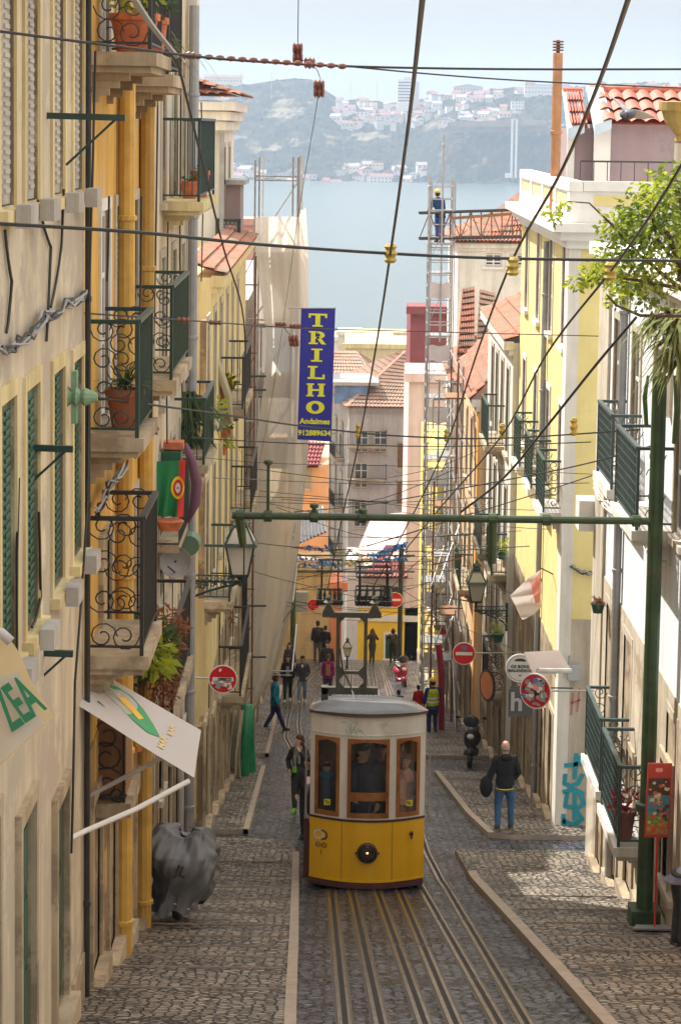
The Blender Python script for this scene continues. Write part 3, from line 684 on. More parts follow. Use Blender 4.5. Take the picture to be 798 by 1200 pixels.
# cream house after yellow
X3r=4.35; V3=TS(X3r,1); yC=YW(572,400,X3r); ze=W(600,400,X3r).z
ws=[(y,.85,ze-3.0-3.1*k,ze-.8-3.1*k,'glass' if (k+i)%2 else 'green') for i,y in enumerate((yB+1.4,yB+3.4,yB+5.4,yB+7.2)) for k in(0,1,2)]+[(y,.9,gz(y)+.2,gz(y)+2.2,'door') for y in(yB+1.2,yB+3.5,yB+5.8)]
c3=building('cream white house with tall glazed doors past the yellow corner house',V3,yB+.02,yC,ze,whitep,[w_ for w_ in ws if w_[2]>gz(w_[0])+2.5 or w_[2]<gz(w_[0])+.3],cornice=whitep,plinth=stoned,base=2.8)
balcony(c3,V3,yB+2.5,yB+5.0,ze-3.0,.45,1.1,'bars',gdark); balcony(c3,V3,yB+.7,yB+2.6,ze-6.1,.4,1.1,'bars',gdark)
balcony(c3,V3,yB+3.6,yB+6.2,ze-6.1,.5,1.1,'panel',brail); balcony(c3,V3,yB+.7,yB+2.5,ze-9.2,.45,1.1,'scroll',iron)
q=MB(); roof_tiles(q,(X3r-.25,yB,ze+.02),(X3r-.25,yC,ze+.02),(X3r+3.5,yC,ze+1.6),(X3r+3.5,yB,ze+1.6),26,10,.06,.05); q.build('roof',tile,c3)
# peach + orange house
X5r=4.15; V5=TS(X5r,1); yD=YW(542,500,X5r); ze5=W(560,465,X5r).z
ws=[(y,.7,ze5-3.2-3.1*k,ze5-1.-3.1*k,'green') for y in (yC+1.4,yC+3.7,yC+6.2) for k in(0,1)]+[(y,.9,gz(y)+.2,gz(y)+2.2,'door') for y in(yC+1.2,yC+3.8,yC+6.5)]
c5=building('peach house with two narrow shuttered windows beyond the cream white house',V5,yC+.02,yD,ze5,peach,ws,cornice=whitep,plinth=stoned,base=2.7)
q=MB(); ub(q,V5,yC+.03,yC+.75,.004,.05,gz(yC)-.4,ze5-.35); q.build('orange_pilaster',orange,c5)
q=MB(); roof_tiles(q,(X5r-.3,yC,ze5+.02),(X5r-.3,yD,ze5+.02),(X5r+2.6,yD,ze5+3.),(X5r+2.6,yC,ze5+3.),24,12,.07,.06); q.build('roof',tile,c5)
balcony(c5,V5,yC+1.,yC+4.2,ze5-5.9,.45,1.1,'bars',gdark)
# greyish houses behind scaffold tower
X6=4.0; V6=TS(X6,1); ze6=ze5-.6
ws=[(y,.8,gz(y)+3.1+3*k,gz(y)+5.2+3*k,'glass' if i%2 else 'green') for i,y in enumerate((yD+1.5,yD+4,yD+6.5,yD+9,yD+12)) for k in(0,1)]+[(y,.9,gz(y)+.2,gz(y)+2.2,'door') for y in(yD+1.2,yD+4,yD+7)]
c6=building('whitish grey house partly hidden by the aluminium scaffold tower',V6,yD+.02,82,ze6,whitep,ws,cornice=whitep,plinth=stoned,base=2.7)
balcony(c6,V6,yD+3,yD+5.2,gz(yD+4)+3.1,.5,1.1,'bars',gdark)
q=MB(); roof_tiles(q,(X6-.25,yD,ze6+.02),(X6-.25,82,ze6+.02),(X6+3,82,ze6+1.8),(X6+3,yD,ze6+1.8),30,8,.06,.05); q.build('roof',tile,c6)
X7=3.75; V7=TS(X7,1)
c7=building('narrow yellow house beside the parked red scooter',V7,82.1,99,gz(90)+9.5,plaster('warm_yellow',(.80,.62,.18),.15),[(y,.9,gz(y)+3+3*k,gz(y)+5+3*k,'glass') for y in(84,87,90,94) for k in (0,1)]+[(86,.9,gz(86)+.2,gz(86)+2.2,'door')],plinth=stoned)
# stucco house behind with window facing uphill
yh=88.; xh0=P(536,320,yh).x; xh1=P(622,320,yh).x; zh=P(575,285,yh).z; TT=TF(yh)
a_=P(567,330,yh); b_=P(589,300,yh)
c8=building('white house under an old tiled roof with an attic window facing uphill',TT,xh0,xh1,zh,whitep,[((P(571,330,yh).x+P(584,330,yh).x)/2,.7,P(575,312,yh).z,P(575,297,yh).z,'glass',wframe),((P(571,330,yh).x+P(584,330,yh).x)/2+.95,.0001+.7,P(575,312,yh).z,P(575,297,yh).z,'glass',wframe)],depth=8,cornice=whitep)
q=MB(); rz_=P(600,236,yh+4).z; roof_tiles(q,(xh0-.3,yh-.35,zh),(xh1,yh-.35,zh),(xh1,yh+4,rz_+.6),(xh0+2.2,yh+4,rz_-.4),20,10,.08,.06); roof_tiles(q,(xh0-.3,yh+8,zh),(xh0-.3,yh-.35,zh),(xh0+2.2,yh+4,rz_-.4),(xh0+2.2,yh+4.1,rz_-.4),14,8,.08,.06); q.build('roof',tile,c8)
# long tiled gable roofs in front of it
yg=76.; 
def roofblock(label,pxs,Y0,Y1,m=tile,dz=0,cols=9,rows=14):
    (xa,ya_),(xb,yb_),(xc,yc_),(xd,yd_)=pxs
    A=P(xa,ya_,Y0);B=P(xb,yb_,Y0);Cc=P(xc,yc_,Y1);D=P(xd,yd_,Y1)
    r=empty('tiled_roof_house',(A.x,Y0,gz(Y0)),label,'building')
    q=MB(); roof_tiles(q,A,B,Cc,D,cols,rows,.07,.07); q.build('roof',m,r)
    q=MB(); zb=gz(Y0)-1
    q.add([tuple(A-Vector((0,0,.06))),tuple(B-Vector((0,0,.06))),tuple(Cc-Vector((0,0,.06))),tuple(D-Vector((0,0,.06))),(A.x,A.y,zb),(B.x,B.y,zb),(Cc.x,Cc.y,zb),(D.x,D.y,zb)],[(0,1,5,4),(1,2,6,5),(2,3,7,6),(3,0,4,7),(4,5,6,7)])
    q.build('wall',whitep,r,fix=True); return r
roofblock('house with a steep brick red stepped tile roof right of the scaffold tower',((533,442),(556,442),(556,337),(541,340)),74,83,tile)
roofblock('house with a steep dusky tile roof between the red roof and the pale gable',((557,438),(574,432),(580,345),(562,340)),70,80,tilep)
# ---- centre, beyond the crest
Yq=140.; TQ=TF(Yq)
def px2(p,py,Y): return P(p,py,Y).x
def pz(p,py,Y): return P(p,py,Y).z
ws=[]
for (px_,t_,b_) in ((424,542,572),(424,588,618),(474,520,548),(474,565,590),(424,505,530),(446,505,530)):
    ws.append((px2(px_,500,Yq),.85,pz(px_,b_,Yq),pz(px_,t_,Yq),'glass' if px_<460 else 'redd'))
tn=building('grey weathered tenement with iron balconies at the foot of the street',TQ,px2(409,500,Yq),px2(492,500,Yq),pz(440,478,Yq),greyp,ws,depth=16,cornice=greyp,zb=-39)
for (l_,r_,py) in ((406,452,521),(406,452,560),(412,452,602)): balcony(tn,TQ,px2(l_,py,Yq)+.1,px2(r_,py,Yq),pz(430,py,Yq),.7,.95,'bars',iron,stoned,bracket=False)
# oblique left wing
q=MB(); xL0=px2(382,500,Yq+11); xR0=px2(409,500,Yq); zt=pz(440,478,Yq)
q.add([(xL0,Yq+11,-40),(xR0,Yq,-40),(xR0,Yq,zt),(xL0,Yq+11,zt+.0),(xR0+2,Yq+11,-40),(xR0+2,Yq+11,zt)],[(0,1,2,3),(0,3,5,4),(3,2,5)])
wing=q.build('wing_wall',greyp,tn)
d=(Vector((xR0,Yq,0))-Vector((xL0,Yq+11,0))); d.normalize(); nn=Vector((d.y,-d.x,0)); 
if nn.y>0: nn=-nn
TW=lambda u,n_,z:tuple(Vector((xL0,Yq+11,0))+d*u+nn*(n_+.04)+Vector((0,0,z)))
for k,z in enumerate((zt-3.6,zt-6.9,zt-10.2)):
    for u in (2.,5.,8.): 
        f=MB(); ub(f,TW,u-.6,u+.6,0,.06,z-.1,z+2.3); f=f.build('window',stone,tn); ub(MB(),TW,0,1,0,1,0,1); g_=MB(); ub(g_,TW,u-.4,u+.4,.062,.07,z,z+2.1); g_.build('pane',darkglass,f)
    balcony(tn,TW,3.9,9.2,z-.05,.6,.95,'bars',iron,stoned,bracket=False)
rt=pz(440,478,Yq)+.05
A=Vector((px2(405,476,Yq),Yq-.5,rt)); B=Vector((px2(495,476,Yq),Yq-.5,rt)); ridA=P(474,413,Yq+9); ridB=P(500,420,Yq+9)
q=MB(); roof_tiles(q,A,B,ridB,ridA,20,16,.07,.06); xLc=Vector((xL0-.3,Yq+12,rt)); roof_tiles(q,xLc,A,ridA,ridA+Vector((-.2,.5,0)),18,14,.07,.06); 
q.tube([A,ridA],.16,6); q.tube([ridA,ridB],.16,6); q.build('roof',tilep,tn)
q=MB(); q.box(px2(392,460,Yq+2),px2(432,460,Yq+2),Yq+1.5,Yq+6,rt,P(400,450,Yq+2).z); 
q.build('dormer',mat('blue_tarp_dormer',(.16,.27,.45),.6,var=.35,scale=1.2,streak=.3),tn)
q=MB(); q.box(px2(388,448,Yq+2),px2(444,448,Yq+2),Yq+1.2,Yq+6.5,P(400,450,Yq+2).z,P(400,448,Yq+2).z+.1); q.build('dormer_roof',steel,tn)
# roofs behind
def hipped(label,pxl,pxr,pye,pyr,Y,dp,m,wallm,ridge=(.3,.7),pyb=None):
    xa,xb=px2(pxl,pye,Y),px2(pxr,pye,Y); ze_=pz((pxl+pxr)/2,pye,Y); zr_=pz((pxl+pxr)/2,pyr,Y+dp/2)
    r=empty('house',(xa,Y,gz(Y)),label,'building'); MB().box(xa,xb,Y,Y+dp,gz(Y)-1,ze_-.02).build('wall',wallm,r)
    q=MB(); x0=xa+(xb-xa)*ridge[0];x1=xa+(xb-xa)*ridge[1]; ym_=Y+dp/2
    roof_tiles(q,(xa-.3,Y-.4,ze_),(xb+.3,Y-.4,ze_),(x1,ym_,zr_),(x0,ym_,zr_),14,9,.07,.06); roof_tiles(q,(xa-.3,Y+dp+.4,ze_),(xa-.3,Y-.4,ze_),(x0,ym_,zr_),(x0,ym_+.01,zr_),10,8,.07,.06)
    roof_tiles(q,(xb+.3,Y-.4,ze_),(xb+.3,Y+dp+.4,ze_),(x1,ym_+.01,zr_),(x1,ym_,zr_),10,8,.07,.06); q.quad((xa-.3,Y+dp+.4,ze_),(xb+.3,Y+dp+.4,ze_),(x1,ym_,zr_),(x0,ym_,zr_)); q.build('roof',m,r); return r
hipped('brown tiled house roof directly right of the blue banner',372,432,446,412,165,14,tilep,greyp,(.2,.75))
def flat(label,pxl,pxr,pyt,Y,dp,m,name='flat_roofed_building',cap=None,mats=None):
    xa,xb=px2(pxl,pyt,Y),px2(pxr,pyt,Y); zt=pz((pxl+pxr)/2,pyt,Y); r=empty(name,(xa,Y,gz(Y)),label,'building')
    MB().box(xa,xb,Y,Y+dp,gz(Y)-1,zt).build('wall',m,r); q=MB(); q.box(xa-.25,xb+.25,Y-.25,Y+.1,zt-.1,zt+.35); q.build('parapet',cap or m,r); return r
flat('flat yellowish warehouse with a mossy parapet above the brown roofs',404,486,407,215,20,butter)
flat('small white cube of a roof hut above the brown roofs',396,425,392,230,8,whitep)
flat('grey plant room beside the dark red wall',463,474,393,228,6,greyp)
dr=flat('dark red tiled gable wall behind the scaffold tower',481,527,366,126,7,mat('oxblood_tiles',(.22,.05,.055),.7,var=.25,scale=1.5,bump=.3))
flat('white block at the waterfront between banner and wires',381,402,398,250,10,whitep)
flat('low pinkish building left of the netting near the river',262,300,262,150,12,plaster('pink_render',(.62,.34,.28),.2))
# right low building between tower and peach
flat('pale pink low building behind the lower scaffold tower',479,527,445,112,8,plaster('pale_pink',(.75,.60,.55),.2))
# peach building behind netting
Yp=104.; pb=building('peach house with a corrugated awning behind the netting',TF(Yp),px2(330,600,Yp),px2(384,600,Yp),pz(370,545,Yp),plaster('salmon',(.85,.48,.30),.12),[(px2(352,560,Yp),.9,pz(352,572,Yp),pz(352,552,Yp),'louv')],depth=8)
q=MB(); roof_tiles(q,P(350,548,Yp-.4),P(373,548,Yp-.4),P(381,520,Yp+3),P(356,518,Yp+3),6,6,.08,.06); q.build('roof',mat('crimson_tile',(.30,.07,.07),.7,var=.3,bump=.3),pb)
# corrugated metal canopy
Yk=99.; k0,k1,k2,k3=P(339,641,Yk),P(384,622,Yk),P(379,592,Yk+2.2),P(341,606,Yk+2.2)
q=MB()
q.grid(lambda u,v:(k0.lerp(k1,u)).lerp(k3.lerp(k2,u),v)+Vector((0,0,.05*math.sin(u*11*2*math.pi))),132,2); q.quad(k0-Vector((0,0,.06)),k1-Vector((0,0,.06)),k2-Vector((0,0,.06)),k3-Vector((0,0,.06)))
o=q.build('corrugated_canopy',mat('corrugated_zinc',(.50,.53,.58),.35,.5,var=.15,bump=.05)); o['label']='corrugated zinc canopy roof below the salmon wall'; o['category']='canopy'
# left masonry wall + coral strip below
Yw=100.; flat('buff masonry wall with a kerbed corner where two men stand',330,386,665,Yw,4,plaster('buff_masonry',(.70,.55,.38),.3,(.5,.4,.28),.3),name='corner_house')
flat('coral red wall strip right of the buff masonry',386,401,690,Yw+1,4,plaster('coral',(.72,.30,.20),.2),name='corner_house')
# yellow lower building
Yy=112.; zc=0
yw=building('yellow ground floor building with a white band and window ending the street',TF(Yy),px2(419,740,Yy),px2(493,740,Yy),pz(450,712,Yy),plaster('vivid_yellow',(.86,.58,.06),.06),[(px2(458.5,755,Yy),.62,pz(458,772,Yy),pz(458,744,Yy),'green',wframe)],depth=8)
MB().box(px2(419,712,Yy),px2(493,712,Yy),Yy-.08,Yy-.003,pz(450,728,Yy),pz(450,721,Yy)).build('white_band',wframe,yw)
up=MB().box(px2(408,700,Yy),px2(493,700,Yy),Yy+.01,Yy+8,pz(450,712,Yy),pz(450,676,Yy)); up.build('upper_wall',plaster('lilac_grey',(.52,.50,.56),.12),yw)
fr=MB().box(px2(449,700,Yy),px2(468,700,Yy),Yy-.05,Yy+.005,pz(450,710,Yy),pz(450,688,Yy)).build('window',gdark,yw); MB().box(px2(451,700,Yy),px2(466,700,Yy),Yy-.06,Yy-.052,pz(450,708,Yy),pz(450,690,Yy)).build('pane',darkglass,fr)
wc=MB().box(px2(405,740,Yy),px2(419,740,Yy)-.005,Yy-.2,Yy+3,-40,pz(412,655,Yy)); wc.build('corner_pier',plaster('pale_blue_white',(.66,.68,.74),.1),yw)
q=MB(); a,b_,c_,d_=P(424,678,Yy-.5),P(478,678,Yy-.5),P(478,640,Yy+3),P(452,640,Yy+3); roof_tiles(q,a,b_,c_,d_,12,6,.09,.06); q.build('roof',mat('striped_crimson_tile',(.30,.10,.09),.8,var=.5,scale=6),yw)
q=MB(); a,b_,c_,d_=P(409,668,Yy+1),P(480,650,Yy+1),P(478,600,Yy+9),P(436,604,Yy+9); q.add([a,b_,c_,d_]+[Vector((v.x,v.y,-40)) for v in (a,b_,c_,d_)],[(0,1,2,3),(0,1,5,4),(1,2,6,5),(2,3,7,6),(3,0,4,7)]); q.build('gable_roof',plaster('pinkish_white',(.58,.48,.46),.3),yw,fix=True)
# ------------------------------------------------ far shore
RG=[(-200,100),(232,99),(262,97),(300,98),(320,95),(345,93),(362,95),(378,104),(390,114),(400,118),(440,119),(470,121),(500,116),(530,109),(560,108),(600,104),(650,103),(700,101),(760,97),(800,99),(1000,100)]
def ridge(px):
    for (a,b),(c,d) in zip(RG,RG[1:]):
        if px<=c: return b+(d-b)*(px-a)/(c-a)
    return 100
def sm(t): t=max(0,min(1,t)); return t*t*(3-2*t)
def hillpy(px,t):
    top=ridge(px); base=221.5; c=sm((px-480)/60)
    a=base-(base-top)*sm(t*.9+.06)*1.0 if t>.03 else base
    a=base-(base-top)*(sm(t)*.6+t*.4)
    b_=base-3 - (base-3-150)*sm((t-.05)/.2) if t<.25 else 150-(150-top)*sm((t-.25)/.75)
    if t<.05: b_=base-3*t/.05
    return a*(1-c)+b_*c
def hillp(px,t,nz=True):
    Y=1990+t*420; p=P(px,hillpy(px,t),Y)
    if nz:
        k=1 if t>.04 else 0
        n_=noise.noise(Vector((p.x*.012,p.y*.012,1)))*6*k; n2=noise.noise(Vector((p.x*.07,p.y*.07,4)))*3.5*k; n3=noise.noise(Vector((p.x*.25,p.y*.2,7)))*2.5*k
        p.z+=n_*(1-t)+n2+n3; p.y+=n_*3
    return p
q=MB(); NU,NV=420,90
q.grid(lambda u,v:hillp(-150+u*1100,v),NU,NV)
bk=[hillp(-150+1100*i/60,1) for i in range(61)]
q.add([p for p in bk]+[Vector((p.x*1.3,p.y+700,-50)) for p in bk],[(i,i+1,i+62,i+61) for i in range(60)])
fr_=[hillp(-150+1100*i/60,0) for i in range(61)]; q.add([p for p in fr_]+[Vector((p.x,p.y-1,-52)) for p in fr_],[(i,i+1,i+62,i+61) for i in range(60)])
m,t,b=nodes('hill_woods_and_cliff'); l=t.links.new; g=N(t,'ShaderNodeNewGeometry')
def noi(s,d=6.,r=.6,off=None):
    n=N(t,'ShaderNodeTexNoise',Scale=s,Detail=d,Roughness=r); l(g.outputs['Position'],n.inputs['Vector']); return n.outputs[0]
def ramp(i,p0,c0,p1,c1):
    r=N(t,'ShaderNodeValToRGB'); r.color_ramp.elements[0].position=p0;r.color_ramp.elements[1].position=p1;r.color_ramp.elements[0].color=c0+(1,);r.color_ramp.elements[1].color=c1+(1,); l(i,r.inputs[0]); return r.outputs[0]
c1_=ramp(noi(.06,8.,.7),.35,(.014,.018,.014),.65,(.065,.068,.045)); c2_=ramp(noi(.02,7.),.57,(0,0,0),.64,(.75,.75,.75)); c3_=ramp(noi(.1),.3,(.20,.16,.10),.7,(.36,.30,.22))
x=N(t,'ShaderNodeMix',data_type='RGBA'); l(c2_,x.inputs[0]); l(c1_,x.inputs[6]); l(c3_,x.inputs[7]); l(x.outputs[2],b.inputs['Base Color']); b.inputs['Roughness'].default_value=1; b.inputs['Specular IOR Level'].default_value=0
q.build('hills',m,kind='structure',smooth=False)
# town across the river
rnd=random.Random(5)
hw=mat('far_white_wall',(.62,.61,.60),.8); hc=mat('far_cream_wall',(.66,.58,.46),.8); hg=mat('far_grey_wall',(.46,.45,.44),.8); hr=mat('far_red_roof',(.27,.13,.10),.8,var=.2,scale=.3); hgr=mat('far_grey_roof',(.33,.30,.29),.8)
def at_t(px,py):
    lo,hi=0,1
    for _ in range(18):
        m_=(lo+hi)/2
        if hillpy(px,m_)>py: lo=m_
        else: hi=m_
    return lo
def farhouse(px,py,wpx,hpx,roof,wm,rm,label,rz=0,group='houses across the river'):
    t_=at_t(px,py); p=P(px,hillpy(px,t_),1990+t_*420-4); s=1/(F/(p.y)); W_=wpx*s; H_=hpx*s; D=9
    r=empty('far_house',p,label,'house',group); M=Matrix.Translation(p)@Matrix.Rotation(rz,4,'Z')
    q=MB().box(-W_/2,W_/2,-D/2,D/2,-9,H_); q.xf(M).build('wall',wm,r)
    q=MB()
    if roof=='gable': e=.5; q.add([(-W_/2-e,-D/2-e,H_),(W_/2+e,-D/2-e,H_),(W_/2+e,D/2+e,H_),(-W_/2-e,D/2+e,H_),(-W_/2-e,0,H_+3),(W_/2+e,0,H_+3)],[(0,1,5,4),(2,3,4,5),(0,4,3),(1,2,5),(0,3,2,1)])
    elif roof=='front': e=.5; q.add([(-W_/2-e,-D/2-e,H_),(W_/2+e,-D/2-e,H_),(W_/2+e,D/2+e,H_),(-W_/2-e,D/2+e,H_),(0,-D/2-e,H_+3),(0,D/2+e,H_+3)],[(0,1,4),(1,2,5,4),(2,3,5),(3,0,4,5),(0,3,2,1)])
    else: q.box(-W_/2-.3,W_/2+.3,-D/2-.3,D/2+.3,H_+.002,H_+.7)
    q.xf(M).build('roof',rm,r)
    if wpx>9:
        n_=int(W_/3.2)
        for i in range(n_):
            for zf_ in (([.35] if H_<7 else [.25,.65])):
                w_=MB().box(-W_/2+(i+.35)*W_/n_,-W_/2+(i+.65)*W_/n_,-D/2-.05,-D/2-.004,H_*zf_,H_*zf_+1.5); w_.xf(M).build('window',darkglass,r)
    return r
LBL={}
ORD=['first','second','third','fourth','fifth','sixth','seventh','eighth','ninth','tenth','eleventh']
zones=[('left of far tower block',392,462,121,150,30),('below far tower block',462,500,124,152,16),('right of far tower block',498,592,114,148,38),('on ridge behind red roof',600,798,103,112,14),('by far waterline left of the netting',262,300,198,216,8),('by far waterline behind the netting',300,400,206,218,8),('by far waterline below the town',400,500,196,217,20)]
for zi,(zn,xa,xb,ya_,yb_,n_) in enumerate(zones):
    for i in range(n_):
        px_=xa+(xb-xa)*(i+.5)/n_+rnd.uniform(-3,3); py_=rnd.uniform(ya_,yb_); k=rnd.choice(['gable','gable','front','flat']); wi=rnd.uniform(5,14); hi_=rnd.uniform(3.5,7)
        wm,wn=rnd.choice([(hw,'white'),(hw,'white'),(hc,'cream'),(hg,'grey')]); rm,rn=rnd.choice([(hr,'red'),(hr,'red'),(hgr,'grey')])
        sz='wide' if wi>12.5 else 'narrow' if wi<8.5 else ('tall' if hi_>6 else 'low'); base=f"{sz} {wn} house with {rn} {'flat' if k=='flat' else 'front gabled' if k=='front' else 'pitched'} roof {zn}"; LBL[base]=LBL.get(base,0)+1
        if LBL[base]>1: base=base.replace(' front gabled',' gabled')+', '+ORD[LBL[base]-1]+' from left'
        farhouse(px_,py_,wi,hi_,k,wm,rm,base,rnd.uniform(-.4,.4))
farhouse(262,98,44,7,'gable',hc,hr,'long low cream building with red roof on the far left hilltop')
farhouse(640,112,52,12,'flat',hw,hgr,'long white block on the far ridge beside the flue pipe'); farhouse(606,128,15,9,'flat',hw,hgr,'square white house among trees above the far cliff')
farhouse(446,216,26,9,'gable',hw,hr,'wide white warehouse by the far waterline'); farhouse(424,140,14,9,'front',hw,hr,'white gable fronted house below the far tower block'); farhouse(548,112,34,10,'front',hg,hgr,'broad grey gabled hall on the far skyline')
t_=.8; p=P(478,121,1990+.8*420); s=p.y/F; tb=empty('tower_block',p,'tall pale tower block standing alone on the far skyline','tower block')
MB().box(p.x-12.5*s,p.x+3*s,p.y-8,p.y+8,p.z-12,p.z+27*s).build('wall',hw,tb); MB().box(p.x+3.01*s,p.x+12.5*s,p.y-6,p.y+7,p.z-12,p.z+25*s).build('wing_wall',hg,tb); MB().box(p.x-6*s,p.x+4*s,p.y-4,p.y+4,p.z+27.01*s,p.z+30*s).build('lift_room',hg,tb)
for k in range(7):
    q=MB(); q.box(p.x-12*s,p.x+2.6*s,p.y-8.1,p.y-8.004,p.z+(2+k*3.5)*s,p.z+(3.6+k*3.5)*s); q.build('window_band',darkglass,tb)
p=P(600,207,1996); s=p.y/F; el=empty('cliff_lift',p,'slim twin shaft lift standing against the far cliff','lift')
for dx in (-3,2): MB().box(p.x+dx*s,p.x+(dx+2.2)*s,p.y-9,p.y-6,p.z-1,p.z+66*s).build('shaft',hw,el)
MB().box(p.x-3*s,p.x+4.2*s,p.y-9.3,p.y-5.7,p.z+66*s+.01,p.z+67.5*s).build('landing',hg,el); MB().box(p.x-9*s,p.x-3.2*s,p.y-9,p.y-5,p.z-1,p.z+4*s).build('base_hut',hw,el)
# retaining wall and quay
q=MB(); pts=[(524,149,144),(545,149,141),(560,148,142),(585,149,141),(600,148,140),(640,147,141)]
for (a,b0_,b1_),(c,d0,d1) in zip(pts,pts[1:]):
    q.add([P(a,b0_,2070),P(c,d0,2070),P(c,d1,2070),P(a,b1_,2070),P(a,b0_+6,2076),P(c,d0+6,2076),P(c,d1,2076),P(a,b1_,2076)],[(0,1,2,3),(4,7,6,5),(3,2,6,7)])
o=q.build('retaining_wall',mat('far_brick_wall',(.25,.19,.14),.9,var=.4,scale=.08)); o['label']='long brick retaining wall along the top of the far cliff'; o['category']='wall'
q=MB()
for i in range(40):
    a=-100+i*25; q.add([P(a,223.5,1975),P(a+25,223.5,1975),P(a+25,219,1975),P(a,219,1975),P(a,219,1992),P(a+25,219,1992)],[(0,1,2,3),(3,2,5,4)])
o=q.build('quay_wall',mat('quay_stone',(.22,.19,.16),.9,var=.3,scale=.06)); o['label']='low dark quay wall along the far waterline'; o['category']='wall'
for px_ in (282,318,411,442):
    p=P(px_,100,2300); q=MB(); q.rod(p-Vector((0,0,15)),p+Vector((0,0,14 if px_<400 else 4)),.35,4); o=q.build('far_mast',steel); o['label']='thin radio mast on the far %s'%{282:'left ridge by the long red roof',318:'wooded ridge',411:'hilltop at the left of the town',442:'hilltop beside the tower block'}[px_]; o['category']='mast'
# ------------------------------------------------ haze
m=bpy.data.materials.new('haze_air'); m.use_nodes=True; t=m.node_tree; t.nodes.clear(); o_=N(t,'ShaderNodeOutputMaterial'); v=N(t,'ShaderNodeVolumePrincipled'); v.inputs['Color'].default_value=(.58,.72,.93,1); v.inputs['Density'].default_value=.00022; v.inputs['Anisotropy'].default_value=.2
t.links.new(v.outputs[0],o_.inputs['Volume'])
o=MB().box(-2600,2600,-70,4300,-62,135).build('haze',m,kind='stuff')
# ------------------------------------------------ street furniture and details
def netmat(name,a,b_,tp):
    m=cloth(name,a,b_,.6,scale=.7); t=m.node_tree; l=t.links.new; o=t.nodes['Material Output']; s=o.inputs[0].links[0].from_socket
    g=N(t,'ShaderNodeNewGeometry'); w_=N(t,'ShaderNodeTexNoise',Scale=3.5,Detail=7.,Roughness=.7,Distortion=1.5); l(g.outputs['Position'],w_.inputs['Vector'])
    bp=N(t,'ShaderNodeBump',Strength=.7,Distance=.15); l(w_.outputs[0],bp.inputs['Height']); l(bp.outputs[0],t.nodes['Principled BSDF'].inputs['Normal'])
    tr=N(t,'ShaderNodeBsdfTransparent'); ms=N(t,'ShaderNodeMixShader'); ms.inputs[0].default_value=tp; l(s,ms.inputs[1]); l(tr.outputs[0],ms.inputs[2]); l(ms.outputs[0],o.inputs[0]); return m
def tag(o,label,cat,group=None):
    o['label']=label;o['category']=cat
    if group:o['group']=group
    return o
# rails
railm=mat('worn_rail_steel',(.36,.30,.23),.26,.85,var=.3,scale=6,bump=.1); groovem=mat('rail_groove',(.015,.013,.012),.8); grease=mat('greasy_setts',(.085,.07,.05),.6,var=.3,scale=4,bump=.3)
def gl(pts,step=.8):
    P_=[G(*p) if not isinstance(p,Vector) else p for p in pts]; out=[]
    for a,b in zip(P_,P_[1:]):
        n=max(1,int((b-a).length/step)); out+=[a.lerp(b,i/n) for i in range(n)]
    out.append(P_[-1]); return [Vector((p.x,p.y,gz(p.y))) for p in out]
def ribbon(q,pts,off,wd,z0,z1):
    n=len(pts); L_=[];
    for i,p in enumerate(pts):
        d=(pts[min(i+1,n-1)]-pts[max(i-1,0)]); d.z=0; d.normalize(); s=Vector((d.y,-d.x,0)); c=p+s*off; L_.append((c-s*wd/2,c+s*wd/2))
    vs=[];
    for a,b in L_: vs+=[a+Vector((0,0,z0)),b+Vector((0,0,z0)),b+Vector((0,0,z1)),a+Vector((0,0,z1))]
    fs=[]
    for i in range(n-1):
        for k in range(4): fs.append((i*4+k,i*4+(k+1)%4,(i+1)*4+(k+1)%4,(i+1)*4+k))
    q.add(vs,fs)
def rail(root,pts,name='rail'):
    pts=gl(pts); q=MB(); ribbon(q,pts,0,.19,-.02,.008); a=q.build('bed',grease,root)
    q=MB(); ribbon(q,pts,-.047,.045,-.02,.024); ribbon(q,pts,.05,.032,-.02,.020); f=q.build(name,railm,root)
    q=MB(); ribbon(q,pts,.005,.05,-.02,.011); q.build('groove',groovem,f)
def ext(a,b,c=None):  # extend the polyline downwards toward the camera
    A=G(*a);B=G(*b); d=(A-B)/(A.y-B.y); k=(9-A.y); p=A+d*k; return Vector((p.x,9,gz(9)))
tl=empty('tram_track',G(446,1200),'left pair of grooved rails with a cable slot running under the yellow tram','tram track','tram tracks')
def far(px0,px1): return [(px0,815),(px1,780)]
for nm,pts in (('rail',[(404,1200),(388,1040),(386,1000),(384,930),(386,860),(392,815),(398,780)]),('cable_slot',[(446,1200),(411,1040),(406,1000),(400,930),(399,860),(402,815),(405,780)]),('rail',[(497,1200),(440,1040),(430,1000),(418,930),(411,860),(411,815),(412,780)])):
    rail(tl,[ext(pts[0],pts[1])]+pts,nm)
tr_=empty('tram_track',G(584,1200),'right pair of grooved rails with a cable slot on the open cobbles','tram track','tram tracks')
for nm,pts in (('rail',[(533,1200),(466,1040),(455,1000),(442,930),(436,860),(432,815),(428,780)]),('cable_slot',[(584,1200),(493,1040),(477,1000),(459,930),(449,860),(442,815),(436,780)]),('rail',[(616,1200),(522,1040),(500,1000),(478,930),(464,860),(456,815),(446,780)])):
    rail(tr_,[ext(pts[0],pts[1])]+pts,nm)
tp=empty('tram_track',G(340,860),'curved passing loop rails swinging out left behind the tram','tram track')
for pts in ([(362,905),(345,885),(335,865),(337,845),(343,815),(351,795),(370,781)],[(366,890),(354,872),(350,850),(352,825),(358,800),(368,789),(386,780)],[(460,815),(450,790),(445,778)]): rail(tp,pts)
